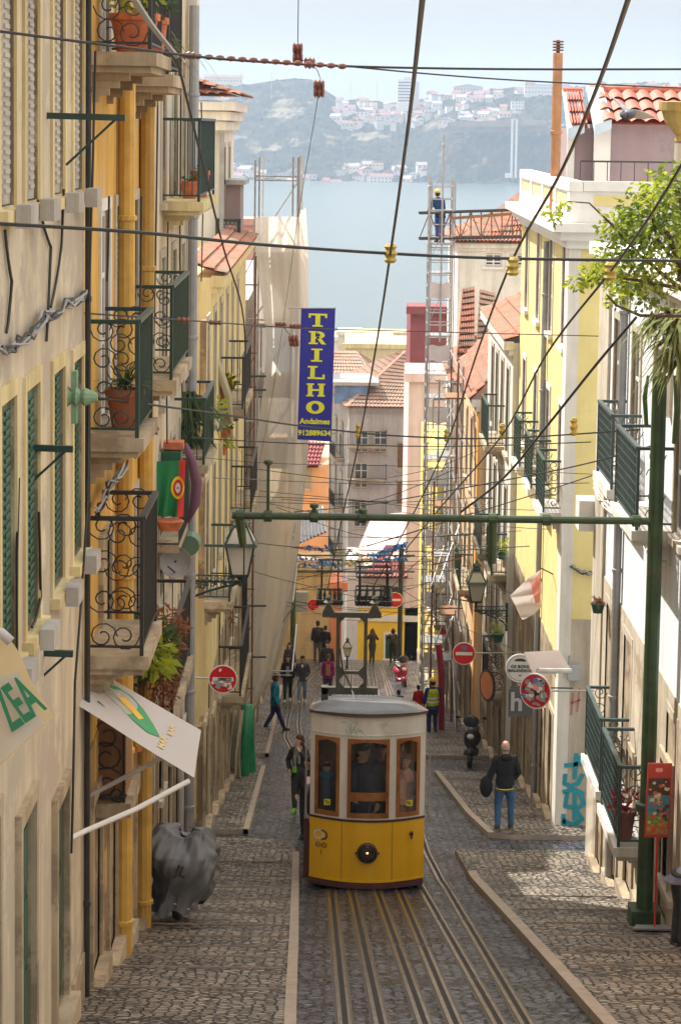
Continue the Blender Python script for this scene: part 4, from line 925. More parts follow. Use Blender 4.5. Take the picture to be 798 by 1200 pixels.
for i,(px_,py) in enumerate(((510,1010),(484,1038),(520,1045),(530,1080),(563,1150),(482,1110),(375,1052))):
    a=G(px_,py); q=MB(); 
    for k in range(9): q.box(a.x-.22+k*.052,a.x-.195+k*.052,a.y-.09,a.y+.09,a.z+.006,a.z+.016)
    tag(q.build('drain_grate',iron),['small iron slot grate beside the right kerb','small iron slot grate just right of the tram front','small iron slot grate between the two right rails near the tram','small iron slot grate in the right track, mid way','nearest small iron slot grate in the right track','small iron slot grate between the two tracks','small iron slot grate left of the tram bumper'][i],'drain grate','slot grates in the tramway')
# ---- green pole and cantilever beam
pb_=G(771,1088); pb_=Vector((4.28,29.,gz(29)+.1)); pole=empty('catenary_pole',pb_,'thick mossy green pole at the right edge with a long horizontal beam across the street','pole')
q=MB(); ztop_=P(783,440,29).z; q.tube([pb_,pb_+Vector((0,0,1.6)),Vector((pb_.x,29,ztop_))],[.115,.105,.098],14); q.lathe((pb_.x,29,pb_.z+1.6),[(.125,0),(.16,.02),(.16,.12),(.12,.14)],14); q.box(pb_.x-.2,pb_.x+.2,28.8,29.2,pb_.z-.1,pb_.z+.25); q.build('shaft',gpole,pole,smooth=False)
a=P(775,611,29); b=P(272,609,29); q=MB(); zc=a.z; q.tube([(pb_.x,29,zc),(b.x,29,zc+.0)],.05,10)
for px_ in(281,314,368,425,577,640,745): x=P(px_,610,29).x; q.lathe((x,29,zc),[(.055,-.06),(.08,-.05),(.08,.05),(.055,.06)],10,axis='X')
q.build('beam',gpole,pole)
for (px_,t_,b_) in ((314,541,609),(368,592,609),(425,598,612)):
    q=MB(); p=P(px_,610,29); q.rod((p.x,29,P(px_,t_,29).z),(p.x,29,zc-.05),.022 if px_<320 else .03,6); q.lathe((p.x,29,P(px_,t_,29).z-.05),[(.02,0),(.06,.02),(.06,.06),(.02,.08)],8); q.build('insulator_pin',gpole,pole)
q=MB(); p=P(577,620,29); q.tube([(p.x,29,zc),(p.x,29,P(577,660,29).z)],.06,8); q.build('bracket',gpole,pole); q=MB(); x=P(281,620,29).x; q.tube([(x,29,zc-.04),(x+.05,29,P(281,640,29).z)],[.07,.05],8); q.build('bracket',gpole,pole)
# distant catenary portal
Yc_=94.; pl=empty('catenary_portal',P(343,770,Yc_),'distant green portal of two posts and thin cross beams over the tracks','portal')
q=MB(); x=P(343,770,Yc_).x; q.rod((x,Yc_,gz(Yc_)),(x,Yc_,P(343,640,Yc_).z),.12,8); q.build('post',gpole,pl)
q=MB(); x=P(468,770,Yc_).x; q.rod((x,Yc_,gz(Yc_)),(x,Yc_,P(468,640,Yc_).z),.11,8); q.build('post',iron,pl)
for py in(651,670): q=MB(); q.rod(P(338,py,Yc_),P(486,py,Yc_),.045,6); q.build('cross_beam',gpole,pl)
# hanging contact frames
def hangframe(x0,x1,y0,y1,Y,label):
    r=empty('contact_frame',P((x0+x1)/2,y0,Y),label,'contact frame','overhead contact frames'); a=P(x0,y0,Y);b=P(x1,y1,Y); Z1,Z0=a.z,b.z; D=1.6
    q=MB()
    for y in(Y,Y+D):
        for z in(Z0,Z1): q.rod((a.x,y,z),(b.x,y,z),.03,5)
        for x in(a.x+.12,b.x-.12): q.rod((x,y,Z0),(x,y,Z1),.022,5)
    for z in(Z0,Z1):
        for x in(a.x,b.x,(a.x+b.x)/2): q.rod((x,Y,z),(x,Y+D,z),.022,5)
    q.build('frame',iron,r)
    q=MB(); n=5
    for i in range(n): x=a.x+(i+.5)*(b.x-a.x)/n; q.lathe((x,Y+.1,Z0+.03),[(.025,0),(.06,.04),(.03,.08),(.06,.12),(.03,.2),(.012,.34)],7)
    q.build('insulator',gdark,r); q=MB()
    for i in range(9): x=a.x+(i+.5)*(b.x-a.x)/9; q.lathe((x,Y-.02,Z0-.1),[(.05,0),(.07,.02),(.07,.12),(.04,.14)],6)
    q.build('contact_blocks',iron,r); return r
hangframe(372,401,669,705,60,'left dark contact frame hung over the tracks with a row of insulators'); hangframe(417,459,671,706,60,'right wider contact frame hung over the tracks with a row of insulators')
hangframe(418,459,676,700,66,'contact frame hung just behind the right wider one')
# ---- lanterns
lg=cloth('frosted_lantern_glass',(.80,.76,.68),(.70,.66,.60),.5)
def lantern(name,c,s,label,cat='street lamp'):   # c=centre of the glass body
    r=empty(name,c,label,cat); c=Vector(c)
    def ring(q,z,wd,wd2,z2):
        q.add([c+Vector((sx_*wd,sy_*wd,z)) for sx_,sy_ in((-1,-1),(1,-1),(1,1),(-1,1))]+[c+Vector((sx_*wd2,sy_*wd2,z2)) for sx_,sy_ in((-1,-1),(1,-1),(1,1),(-1,1))],[(0,1,5,4),(1,2,6,5),(2,3,7,6),(3,0,4,7),(0,3,2,1),(4,5,6,7)])
    q=MB(); ring(q,-.36*s,.15*s,.26*s,.20*s); q.build('glass',lg,r)
    q=MB(); ring(q,.26*s,.27*s,.13*s,.55*s); q.build('upper_glass',lg,r)
    q=MB()
    for sx_ in(-1,1):
        for sy_ in(-1,1): q.rod(c+Vector((sx_*.155*s,sy_*.155*s,-.38*s)),c+Vector((sx_*.27*s,sy_*.27*s,.21*s)),.02*s,5); q.rod(c+Vector((sx_*.29*s,sy_*.29*s,.22*s)),c+Vector((sx_*.13*s,sy_*.13*s,.56*s)),.02*s,5)
    ring(q,.20*s,.33*s,.30*s,.255*s); ring(q,-.42*s,.16*s,.17*s,-.37*s); ring(q,.55*s,.15*s,.13*s,.60*s)
    q.lathe(c,[(.10*s,.6*s),(.13*s,.63*s),(.09*s,.70*s),(.15*s,.73*s),(.13*s,.78*s),(.05*s,.84*s),(.02*s,.92*s)],10); q.lathe(c,[(.02*s,-.62*s),(.05*s,-.56*s),(.03*s,-.5*s),(.07*s,-.46*s),(.05*s,-.42*s)],8)
    q.build('frame',gdark,r); return r
def orn_bracket(r,xa,xb,Y,z0,z1,m=gdark):  # xa wall, xb lamp ; arm top z1, low z0 at wall
    q=MB(); s=1 if xb>xa else -1; L_=abs(xb-xa)
    q.rod((xa,Y,z1),(xb,Y,z1),.022,6); q.rod((xa,Y,z1+.12),(xb,Y,z1+.1),.012,5); q.rod((xa+s*.02,Y,z0-.1),(xa+s*.02,Y,z1+.2),.03,6)
    pts=[(xa+s*L_*t,Y,z0+(z1-z0)*(t**.55)) for t in [i/10 for i in range(11)]]; q.tube(pts,.022,6)
    for i in range(5):
        cx=xa+s*L_*(.1+.17*i); hh=(z1-z0)*(1-(.1+.17*i)**.55); rr=max(.05,hh*.36)
        q.tube([(a_,Y,b_) for a_,b_ in scroll((cx,z1-rr*1.05),rr,1.4,0,s)],.012,4)
        q.tube([(a_,Y,b_) for a_,b_ in scroll((cx+s*rr*.9,z1-rr*.8),rr*.6,1.3,math.pi,-s)],.010,4)
    for i in range(9): cx=xa+s*L_*(i+.5)/9; q.tube([(cx+.04*math.cos(a_*.9),Y,z1+.06+.04*math.sin(a_*.9)) for a_ in range(8)],.008,4)
    q.build('bracket',m,r)
Yl=38.; c=P(282,650,Yl); lp=lantern('wall_lantern',c,.92,'large green framed lantern on a scrolled iron bracket at the left street corner'); orn_bracket(lp,-2.66,c.x+.1,Yl,P(217,707,Yl).z,P(217,681,Yl).z)
Yl=54.; c=P(558,690,Yl); lp=lantern('wall_lantern',c,.80,'green framed lantern on a scrolled bracket at the right beside the no entry sign'); orn_bracket(lp,4.3,c.x-.05,Yl,P(600,735,Yl).z,P(600,716,Yl).z); q=MB(); q.rod((c.x,Yl,c.z-.45),(c.x,Yl,P(558,716,Yl).z),.02,5); q.build('stem',gdark,lp)
Yl=22.9; c=P(93,858,Yl); lp=lantern('wall_lantern',c,.36,'small black hexagonal lantern on a thin rod in front of the brown board'); q=MB(); z=P(50,858,Yl).z; q.rod((c.x,Yl,z),P(47,858,Yl-2),.015,5); q.tube([(a_,Yl-2,b_) for a_,b_ in scroll((P(40,876,Yl-2).x,P(40,870,Yl-2).z),.09,1,0,1)],.012,4); q.build('rod',gdark,lp)
q=MB(); z=P(75,835,22.6); q.cbox(z,(.14,.05,.22)); q.tube([(a_,22.6,b_) for a_,b_ in scroll((c.x,c.z+.33),.1,.8,0,1)],.02,5); q.build('hook_plate',wframe,lp)
Yl=92.; c=P(407,762,Yl); lp=lantern('wall_lantern',c,.62,'tiny distant lantern by the coral wall'); q=MB(); q.rod((c.x,Yl,c.z-.3),(c.x,Yl,gz(Yl)),.04,6); q.build('post',gdark,lp)
# ---- signs
red=mat('sign_red',(.62,.012,.015),.4,var=.05); white=mat('sign_white',(.80,.78,.74),.5,var=.06); black=mat('sign_black',(.02,.02,.02),.5); greyst=mat('sticker_grey',(.35,.36,.38),.5); bluest=mat('sticker_blue',(.10,.22,.50),.5); pinkst=mat('sticker_pink',(.75,.35,.33),.5)
def disc(q,cx,cy,r,z,rx=1,n=28):
    q.add([(cx+r*rx*math.cos(2*math.pi*i/n),cy+r*math.sin(2*math.pi*i/n),z) for i in range(n)],[tuple(range(n))])
def sign_disc(M,r,rx,label,bar=True,stick=0,text=None,seed=1,name='no_entry_sign',base=red,cat='road sign',bracket=None):
    root=empty(name,M.translation,label,cat)
    q=MB(); n=32; q.add([(r*rx*math.cos(2*math.pi*i/n),r*math.sin(2*math.pi*i/n),-.02) for i in range(n)]+[(r*rx*math.cos(2*math.pi*i/n),r*math.sin(2*math.pi*i/n),.0) for i in range(n)],[tuple(range(n))[::-1],tuple(range(n,2*n))]+[(i,(i+1)%n,n+(i+1)%n,n+i) for i in range(n)]); q.xf(M).build('rim',white,root)
    q=MB(); disc(q,0,0,r*.93,.003,rx); q.xf(M).build('face',base,root)
    if bar: q=MB(); q.box(-r*.72*rx,r*.72*rx,-r*.14,r*.14,.004,.007); q.xf(M).build('bar',white,root)
    if text: q=text_mb(text,r*.28,.004); q.xf(M@Matrix.Translation((r*.12,0,.009))).build('lettering',black,root)
    rn=random.Random(seed)
    for i in range(stick):
        mm=[white,greyst,greyst,pinkst,black,white,greyst,bluest][rn.randrange(8)]
        a=rn.uniform(0,6.28); d=r*.78*math.sqrt(rn.random()); cx,cy=d*math.cos(a)*rx,d*math.sin(a)
        if bar and cy>-.15*r and rn.random()<.75: cy=-abs(cy)-.2*r; 
        if abs(cx/rx)**2+cy**2>(r*.78)**2: cx*=.6;cy*=.8
        w_,h_=rn.uniform(.07,.17)*r*rx,rn.uniform(.06,.15)*r; z=.008+i*.0012; an=rn.uniform(-.6,.6); q=MB(); q.add([(cx+(x*math.cos(an)-y*math.sin(an)),cy+(x*math.sin(an)+y*math.cos(an)),z) for x,y in((-w_,-h_),(w_,-h_),(w_,h_),(-w_,h_))],[(0,1,2,3)])
        q.add([(cx+x,cy+y,z+.0006) for x,y in((-w_*.5,-h_*.4),(w_*.4,-h_*.3),(0,h_*.5))],[(0,1,2)]); q.xf(M)
        q.build('sticker',mm,root)
    if bracket: q=MB(); q.rod(M.translation+Vector((0,.02,0)),Vector(bracket),.02,6); q.build('bracket',steel,root)
    return root
Y=39.; sign_disc(face(P(261.5,796,Y)),.265,1,'red no entry sign plastered with stickers on the left beside the netting',True,14,'GRECO',3,bracket=(-2.7,39.1,P(261,796,39).z))
Y=50.; c=P(543.5,766,Y); sign_disc(face(c),.27,1,'clean red no entry sign with one sticker on the right beneath the lantern',True,0,bracket=(4.35,50.2,c.z)); q=MB(); q.cbox(c+Vector((0,-.012,.13)),(.13,.004,.09)); tag(q.build('sticker_patch',bluest),'small pale sticker on the clean red no entry sign','sticker')
Y=33.8; c=P(627,810,37.5); sign_disc(face(c,R_(-28)),.32,.93,'oval looking red disc sign covered all over in grey stickers',False,60,None,9,name='stickered_sign',bracket=(4.6,37.6,c.z))
c=P(609,783,41); sr=sign_disc(face(c),.28,1,'round white tavern sign with dark lettering behind the stickered red sign',False,0,None,2,name='tavern_sign',base=mat('sign_ivory',(.55,.54,.50),.6),cat='shop sign',bracket=(4.5,41.2,c.z))
M=face(c)
q=text_mb('OS BONS',.085,.002); q.xf(M@Matrix.Translation((0,.03,.008))).build('lettering',black,sr); q=text_mb('MALANDROS',.075,.002); q.xf(M@Matrix.Translation((0,-.05,.008))).build('lettering',black,sr)
q=MB(); q.add([(.12*math.cos(a_*.3),.13+.06*math.sin(a_*.3),.006) for a_ in range(11)],[tuple(range(11))]); q.box(-.02,.03,-.155,-.135,.005,.008); q.xf(M).build('emblem',black,sr)
q=MB(); n=32; 
for i in range(n): a_=2*math.pi*i/n;b_=2*math.pi*(i+1)/n; q.quad((.255*math.cos(a_),.255*math.sin(a_),.006),(.255*math.cos(b_),.255*math.sin(b_),.006),(.235*math.cos(b_),.235*math.sin(b_),.006),(.235*math.cos(a_),.235*math.sin(a_),.006))
q.xf(M).build('ring',greyst,sr)
c=P(609,823,40.5); hs_=empty('hanging_sign',c,'square black sign with a big grey letter h','shop sign'); MB().box(c.x-.22,c.x+.24,40.48,40.52,c.z-.28,c.z+.27).build('board',mat('charcoal_board',(.07,.065,.065),.6,var=.2),hs_)
q=text_mb('h',.5,.012); q.xf(face((c.x-.07,40.47,c.z+.0))).build('letter',greyst,hs_); q=MB(); q.rod((c.x-.2,40.5,c.z+.29),(4.5,40.5,c.z+.29),.015,5); q.build('bracket',iron,hs_)
c=P(570,803,52); sg=empty('oval_sign',c,'dark framed orange oval sign on the wall below the no entry sign','shop sign'); M=face(c,R_(-60)); q=MB(); disc(q,0,0,.40,0,.8); disc(q,0,0,.40,-.05,.8); q.xf(M).build('frame',dwood,sg); q=MB(); disc(q,0,0,.34,.004,.8); q.xf(M).build('face',mat('sign_orange',(.70,.25,.12),.5),sg)
# awning right
q=MB(); pts=[P(614,764,40),P(655,762,40.6),P(668,784,40.6),P(625,790,40)]; q.add(pts+[p-Vector((0,0,.05)) for p in pts],[(0,1,2,3),(7,6,5,4),(0,3,7,4),(1,5,6,2),(3,2,6,7),(0,4,5,1)])
aw=empty('small_awning',pts[0],'small dusty white canvas awning above the stickered red sign','awning'); q.build('canvas',cloth('dusty_canvas',(.74,.66,.62),(.66,.55,.50),.3),aw); q=MB(); q.tube([P(630,786,39.8),P(668,786,40.4)],.05,8); q.build('roller',greyp,aw)
# vertical blue banner
bb=mat('banner_blue',(.02,.022,.36),.5,var=.05,scale=4); yl=mat('banner_yellow',(.80,.82,.05),.5,var=.03)
Y=61.; bn=empty('banner',P(371,516,Y),'tall blue banner reading TRILHO in yellow hung from the netted scaffold','banner')
A,B,Cc,D=P(353,361,Y),P(393,362,Y),P(388,517,Y),P(348.5,515,Y)
q=MB(); q.add([A,B,Cc,D]+[p+Vector((0,.012,0)) for p in (A,B,Cc,D)],[(3,2,1,0),(4,5,6,7),(0,1,5,4),(1,2,6,5),(2,3,7,6),(3,0,4,7)]); q.build('cloth',bb,bn)
ux=(B-A); uy=(A-D)
def BM(u,v,s=1,z=.01):  # u across 0..1, v up 0..1
    o=D.lerp(Cc,u)+uy*v; X_=ux.normalized(); Y_=uy.normalized(); Z_=X_.cross(Y_); M=Matrix.Identity(4)
    for i in range(3): M[i][0]=X_[i];M[i][1]=Y_[i];M[i][2]=Z_[i];M[i][3]=o[i]+Z_[i]*z
    return M@Matrix.Scale(s,4)
def slab(ch):
    q=MB(); B_=lambda x0,x1,y0,y1:q.add([(x0,y0,0),(x1,y0,0),(x1,y1,0),(x0,y1,0),(x0,y0,.01),(x1,y0,.01),(x1,y1,.01),(x0,y1,.01)],[(4,5,6,7),(0,3,2,1),(0,1,5,4),(1,2,6,5),(2,3,7,6),(3,0,4,7)])
    if ch=='T': B_(-.5,.5,.36,.5);B_(-.5,-.38,.18,.36);B_(.38,.5,.18,.36);B_(-.13,.13,-.38,.36);B_(-.28,.28,-.5,-.38)
    if ch=='I': B_(-.13,.13,-.38,.38);B_(-.3,.3,.38,.5);B_(-.3,.3,-.5,-.38)
    if ch=='L': B_(-.32,-.08,-.38,.38);B_(-.46,.06,.38,.5);B_(-.46,.46,-.5,-.36);B_(.34,.46,-.36,-.14)
    if ch=='H':
        for s_ in(-1,1): B_(s_*.3-.12,s_*.3+.12,-.38,.38);B_(s_*.3-.2,s_*.3+.2,.38,.5);B_(s_*.3-.2,s_*.3+.2,-.5,-.38)
        B_(-.18,.18,-.07,.07)
    if ch=='O' or ch=='R':
        cx,cy,ro,ri,sx_=(0,0,.5,.24,1.0) if ch=='O' else (.02,.2,.3,.13,1.25)
        n=28
        for i in range(n):
            a_=2*math.pi*i/n;b_=2*math.pi*(i+1)/n
            if ch=='R' and math.cos((a_+b_)/2)<-.25: continue
            o_=lambda r,t,kx:(cx+r*kx*math.cos(t),cy+r*(1 if r>.25 or ch=='R' else 1.25)*math.sin(t),.01)
            q.add([o_(ro,a_,sx_),o_(ro,b_,sx_),o_(ri,b_,sx_*(.85)),o_(ri,a_,sx_*.85)],[(0,1,2,3)])
    if ch=='R': B_(-.34,-.10,-.38,.38);B_(-.46,.02,.38,.5);B_(-.46,.04,-.5,-.38);B_(-.1,.1,-.08,.06); q.add([(.0,-.08,.01),(.2,-.06,.01),(.42,-.40,.01),(.5,-.5,.01),(.24,-.5,.01),(.18,-.42,.01)],[(0,5,4,3,2,1)])
    return q
for i,ch in enumerate('TRILHO'):
    q=slab(ch); v=1-(.085+ i*.1325); q.xf(BM(.5,v,.37,.012)@Matrix.Scale(1.42,4,(1,0,0))).build('letter',yl,bn)
q=text_mb('Andaimes',.215,.008); q.xf(BM(.5,.144,1)).build('lettering',yl,bn); q=text_mb('912889634',.205,.008); q.xf(BM(.5,.055,1)).build('lettering',yl,bn)
q=MB(); q.rod(P(338,361,Y),P(394,361,Y),.02,5); q.rod(P(336,520,Y),P(390,519,Y),.015,5); q.build('rod',steel,bn)
# ---- netted scaffold on the left
ns=empty('netted_scaffold',(-2,62,gz(62)),'tall scaffold wrapped in cream debris netting on the left behind the blue banner','scaffold')
S0,S1=62.,74.
xa,xb=P(299,230,S0).x,P(349,230,S0).x; zt=P(325,192,S0).z
def sp(x,y,z0,z1,tilt=0): q=MB(); q.rod((x,y,z0),(x,y,z1),.028,6); q.build('upright',steel,ns)
for x in (xa,xa+.12,xb-.14,xb,xb+.03):
    for y in (S0,S0+3,S0+6):
        if y==S0 or x in(xa,xb): sp(x,y,gz(y)-.1 if x<xb-.2 else P(330,600,S0).z,zt+(.2 if x!=xa else .1))
for k in range(8):
    z=zt-.35-k*2.05
    q=MB(); q.rod((xa,S0,z),(xb,S0,z),.025,6); q.rod((xa,S0,z-.12),(xb,S0,z-.12),.02,6); q.rod((xb,S0,z),(xb,S0+6,z),.025,5); q.rod((xa,S0,z),(xa,S0+6,z),.025,5)
    if k: q.rod((xa,S0,z),(xb,S0,z+1.9),.02,5)
    q.build('ledger',steel,ns)
    if k>0 and z>P(320,600,S0).z: MB().box(xa,xb,S0+.05,S0+6,z-.2,z-.15).build('platform',greyst if False else bwood,ns)
netm=netmat('debris_netting',(.92,.89,.83),(.86,.78,.64),.16); 
# net sheet on the uphill face, then spilling outwards toward the bottom
edge=[(254,299,349),(300,299,352),(345,306,353),(400,313,353),(450,309,353),(515,301,352),(580,298,349),(640,291,342),(700,286,336),(750,283,328),(790,292,318),(815,290,305),(832,284,297)]
def net(u,v):
    k=v*(len(edge)-1); i=min(int(k),len(edge)-2); f=k-i; a_,b_=edge[i],edge[i+1]; py=a_[0]+(b_[0]-a_[0])*f; l_=a_[1]+(b_[1]-a_[1])*f; r_=a_[2]+(b_[2]-a_[2])*f
    w_=.035*math.sin(u*13+v*5)+.02*math.sin(u*31+v*2+1)+.15*math.sin(v*7+u*4)*v+.10*noise.noise(Vector((u*3,v*5,0)))
    return P(l_+(r_-l_)*u,py,S0-.25-w_-1.4*v*v*.6)
q=MB(); q.grid(net,46,90); q.build('netting',netm,ns,smooth=True)
q=MB(); q.grid(lambda u,v:(lambda a_:Vector((a_.x+.12*math.sin(u*9+v*14)+.12*v,S0-.2+u*7,a_.z)))(net(1,v)),30,60); q.build('netting',netm,ns,smooth=True)
q=MB(); q.grid(lambda u,v:Vector((xa+(xb-xa)*u+.02,S0+.3+.05*math.sin(u*12),P(300,254,S0).z-v*3.2)),12,10); q.build('netting',cloth('white_netting',(.74,.70,.66),(.66,.60,.55),.5),ns,smooth=True)
# lower white cloth and green wrapped tubes
q=MB(); q.grid(lambda u,v:P(270+u*16-4*math.sin(v*3),832+v*108,51+.25*math.sin(u*14+v*4)),16,20); tag(q.build('hanging_sheet',cloth('dirty_white_sheet',(.70,.64,.54),(.56,.48,.36),.3),smooth=True),'dirty white sheet hanging to the pavement beside the green tubes','sheet')
gw=mat('green_plastic_wrap',(.012,.20,.09),.45,var=.25,scale=4,bump=.4,bscale=14)
for i,(pts,lb) in enumerate((([(289,826),(287,870),(286,905),(284,934)],'bright green wrapped tube standing on the left pavement, nearer of the pair'),([(291,826),(292,860),(294,900),(297,925)],'bright green wrapped tube standing on the left pavement, leaning right behind its twin'))):
    q=MB(); Yg=51.6+i*.9; q.tube([P(a_,b_,Yg) for a_,b_ in pts],[.13,.12,.13,.12],10); pt=P(*pts[-1],Yg); q.tube([pt,Vector((pt.x,Yg,gz(Yg)+.1))],.05,8); tag(q.build('wrapped_tube',gw,smooth=True),lb,'wrapped tube')
# scaffold frame hidden parts between L houses: rusty hoist
hz_=empty('scaffold_hoist',(-2.2,60,gz(60)),'rusty narrow scaffold tower and brackets between the yellow house and the netting','scaffold')
x0,x1=P(279,600,60).x,P(297,600,60).x
for x in(x0,x1): q=MB(); q.rod((x,60,gz(60)),(x,60,P(290,300,60).z),.03,6); q.build('upright',rust,hz_)
for k in range(14): z=gz(60)+.8+k*.95; q=MB(); q.rod((x0-.05,60,z),(x1+.05,60,z),.022,5); q.rod((x0,60,z),(x1,60,z+.9),.015,4); q.build('ledger',rust if k%3 else steel,hz_)
for (py) in (441,457,710,770): q=MB(); q.rod(P(262,py,58),P(312,py,58),.03,6); q.build('bracket',gdark,hz_)
q=MB(); q.grid(lambda u,v:P(268+u*22,770+v*50-(u*v)*10,57.5+.1*math.sin(v*9)),6,8); q.build('board',bwood,hz_)
# dark doorway panel beneath the lantern
q=MB(); q.cbox(P(280,705,57),(.45,.1,2.0)); q.build('dark_screen',iron,hz_)
# ---- right aluminium scaffold tower
st_=empty('scaffold_tower',(3.4,76,gz(76)),'slender aluminium scaffold tower with ladders standing on the right of the street','scaffold')
Ys=76.; ztp=P(510,222,Ys).z+.55; xs0,xs1=P(497,500,Ys).x,P(526,500,Ys).x
xs0=P(499,500,Ys).x
for x in(xs0,xs1):
    for y in(Ys,Ys+1.3): q=MB(); q.rod((x,y,gz(y)),(x,y,ztp-.2),.03,6); q.rod((x+.07,y,gz(y)),(x+.07,y,ztp-.3),.02,5); q.build('upright',steel,st_)
for x,t_ in ((P(515,400,Ys).x,158),(P(500,400,Ys).x,207)): q=MB(); q.rod((x,Ys-.15,P(500,400,Ys).z if t_<200 else P(500,300,Ys).z),(x,Ys-.15,P(515,t_,Ys).z),.035,6); q.lathe((x,Ys-.15,P(515,t_+14,Ys).z),[(.03,0),(.07,.02),(.07,.1),(.03,.12)],6); q.build('mast',steel,st_)
z=gz(Ys)+.4;k=0
while z<ztp-.4:
    q=MB()
    for y in(Ys,Ys+1.3): q.rod((xs0,y,z),(xs1,y,z),.022,5)
    for x in(xs0,xs1): q.rod((x,Ys,z),(x,Ys+1.3,z),.02,5)
    if k%5==0: q.rod((xs0,Ys,z),(xs1,Ys,z+1.9),.016,4)
    q.build('rung',steel,st_)
    if k%5==4: MB().box(xs0,xs1,Ys+.03,Ys+1.27,z+.03,z+.07).build('platform',steel,st_)
    if k%5==2 and k<36: q=MB(); q.grid(lambda u,v:Vector((xs0+.05+(xs1-xs0-.1)*u,Ys-.04,z+.05+v*.55+.03*math.sin(u*9))),8,2); q.build('guard_sheet',mat('aluminium_sheet',(.62,.60,.60),.5,.3,var=.1),st_)
    z+=.44;k+=1
q=MB(); q.cbox(P(521,765-26,Ys-.2),(.42,.02,.30)); tag(q.build('red_flag',red),'small red cloth tied on the lower scaffold tower','cloth')
bar_=empty('scaffold_bay',(3.9,70,gz(70)),'cluttered scaffold bays with braces against the right hand house fronts','scaffold')
for i,(x,y) in enumerate(((3.75,66),(3.75,69),(3.75,72),(3.1,70))):
    q=MB(); q.rod((x,y,gz(y)),(x,y,gz(y)+(11.5 if i<3 else 8)),.035,6); q.build('upright',rust if i%2 else steel,bar_)
for k in range(6):
    z=-17+k*1.9; q=MB(); q.rod((3.75,64.5,z),(3.75,74,z),.022,5); q.rod((3.1,70,z-.6),(3.95,70,z-.6),.02,5); q.rod((3.75,66,z-1.9),(3.75,69,z),.018,4); q.build('ledger',steel,bar_)
q=MB(); q.tube([P(517,862,66.5),P(517,790,66.5),P(514,755,66.5)],.1,8); tag(q.build('red_tube',mat('dark_red_wrap',(.35,.02,.04),.5)),'dark red wrapped tube beside the worker in the yellow vest','wrapped tube')
rw=random.Random(8)
for k in range(34):
    y0=rw.uniform(64,75); x0_=rw.uniform(3.0,3.8); z0_=gz(y0)+rw.uniform(1.5,11); q=MB()
    if k%3==0: q.rod((x0_,y0,z0_),(x0_,y0,z0_+rw.uniform(1,3.5)),.028,5)
    elif k%3==1: q.rod((x0_-.35,y0,z0_),(x0_+.5,y0+.2,z0_+rw.uniform(-.2,.2)),.024,5)
    else: q.rod((x0_-.3,y0,z0_),(x0_+.4,y0+1.5,z0_+rw.uniform(.6,1.8)),.02,5)
    q.build('brace',steel if k%4 else rust,bar_)
for k in range(6):
    y0=rw.uniform(66,75); z0_=gz(y0)+2+k*1.7; MB().box(3.25,3.85,y0,y0+1.3,z0_,z0_+.05).build('platform',bwood if k%2 else steel,bar_)
# roof truss from tower
tr2=empty('lattice_girder',P(525,275,Ys),'rust dark lattice girder bridging from the scaffold tower to the tiled roof','girder')
a0,a1,b0_,b1_=P(491,250,Ys),P(612,246,Ys),P(491,280,Ys),P(612,278,Ys)
for y in(0,.7):
    q=MB(); q.rod(a0+Vector((0,y,0)),a1+Vector((0,y,0)),.04,5); q.rod(b0_+Vector((0,y,0)),b1_+Vector((0,y,0)),.04,5); q.build('chord',iron,tr2)
for i in range(10):
    t0,t1=i/10,(i+1)/10; q=MB(); 
    for y in (0,): q.rod((a0 if i%2 else b0_).lerp(a1 if i%2 else b1_,t0)+Vector((0,y,0)),(b0_ if i%2 else a0).lerp(b1_ if i%2 else a1,t1)+Vector((0,y,0)),.025,4); q.rod(a0.lerp(a1,t1)+Vector((0,y,0)),b0_.lerp(b1_,t1)+Vector((0,y,0)),.03,4)
    q.build('brace',rust,tr2)
q=MB(); q.bar(P(527,256,Ys-.1),P(606,250,Ys-.1),.08,.1); q.build('timber',bwood,tr2)
# ---- wires
def wire(pts,r,label,ins=(),group='overhead wires',name='overhead_wire',m=wire_m,sag=0,sub=6,im=insul,ir=.045,il=.2):
    P_=[P(*p) for p in pts]; out=[]
    # catmull
    n=len(P_)
    if n==2: out=[P_[0].lerp(P_[1],i/12)-Vector((0,0,sag*4*(i/12)*(1-i/12))) for i in range(13)]
    else:
        for i in range(n-1):
            p0=P_[max(i-1,0)];p1=P_[i];p2=P_[i+1];p3=P_[min(i+2,n-1)]
            for k in range(sub):
                t=k/sub; out.append(.5*((2*p1)+(p2-p0)*t+(2*p0-5*p1+4*p2-p3)*t*t+(3*p1-p0-3*p2+p3)*t**3))
        out.append(P_[-1])
    q=MB(); q.tube(out,r,5); o=q.build(name,m); tag(o,label,'wire',group); off=wl(o)
    for (a,b,Y) in ins:
        c=P(a,b,Y); q=MB(); q.lathe(c,[(ir*.6,-il/2),(ir,-il*.35),(ir*.7,-il*.2),(ir*1.05,0),(ir*.7,il*.2),(ir,il*.35),(ir*.6,il/2)],8,axis='Z' if im is insul else 'X'); q.build('insulator',im,o)
    return o
wire([(-20,34,14),(120,52,15),(230,66,16),(300,72,16.5),(420,78,17),(600,81,18),(820,81,19)],.010,'uppermost cable crossing the sky from the left eaves, lumpy on its left half',[(x,62+ (x-180)*.07,16) for x in (222,)],im=insb,ir=.03,il=.1)
wire([(390,76,17),(520,88,18),(640,96,19),(820,104,20)],.007,'thin cable splitting off the uppermost one and sloping down rightwards')
q=MB(); 
for i in range(14):
    a_=232+i*13; c=P(a_,66+(a_-232)*.07,16.3); q.ell(c,(.035,.02,.022),6,4)
tag(q.build('cable_ties',insb),'row of brown tape knots along the uppermost cable','cable ties')
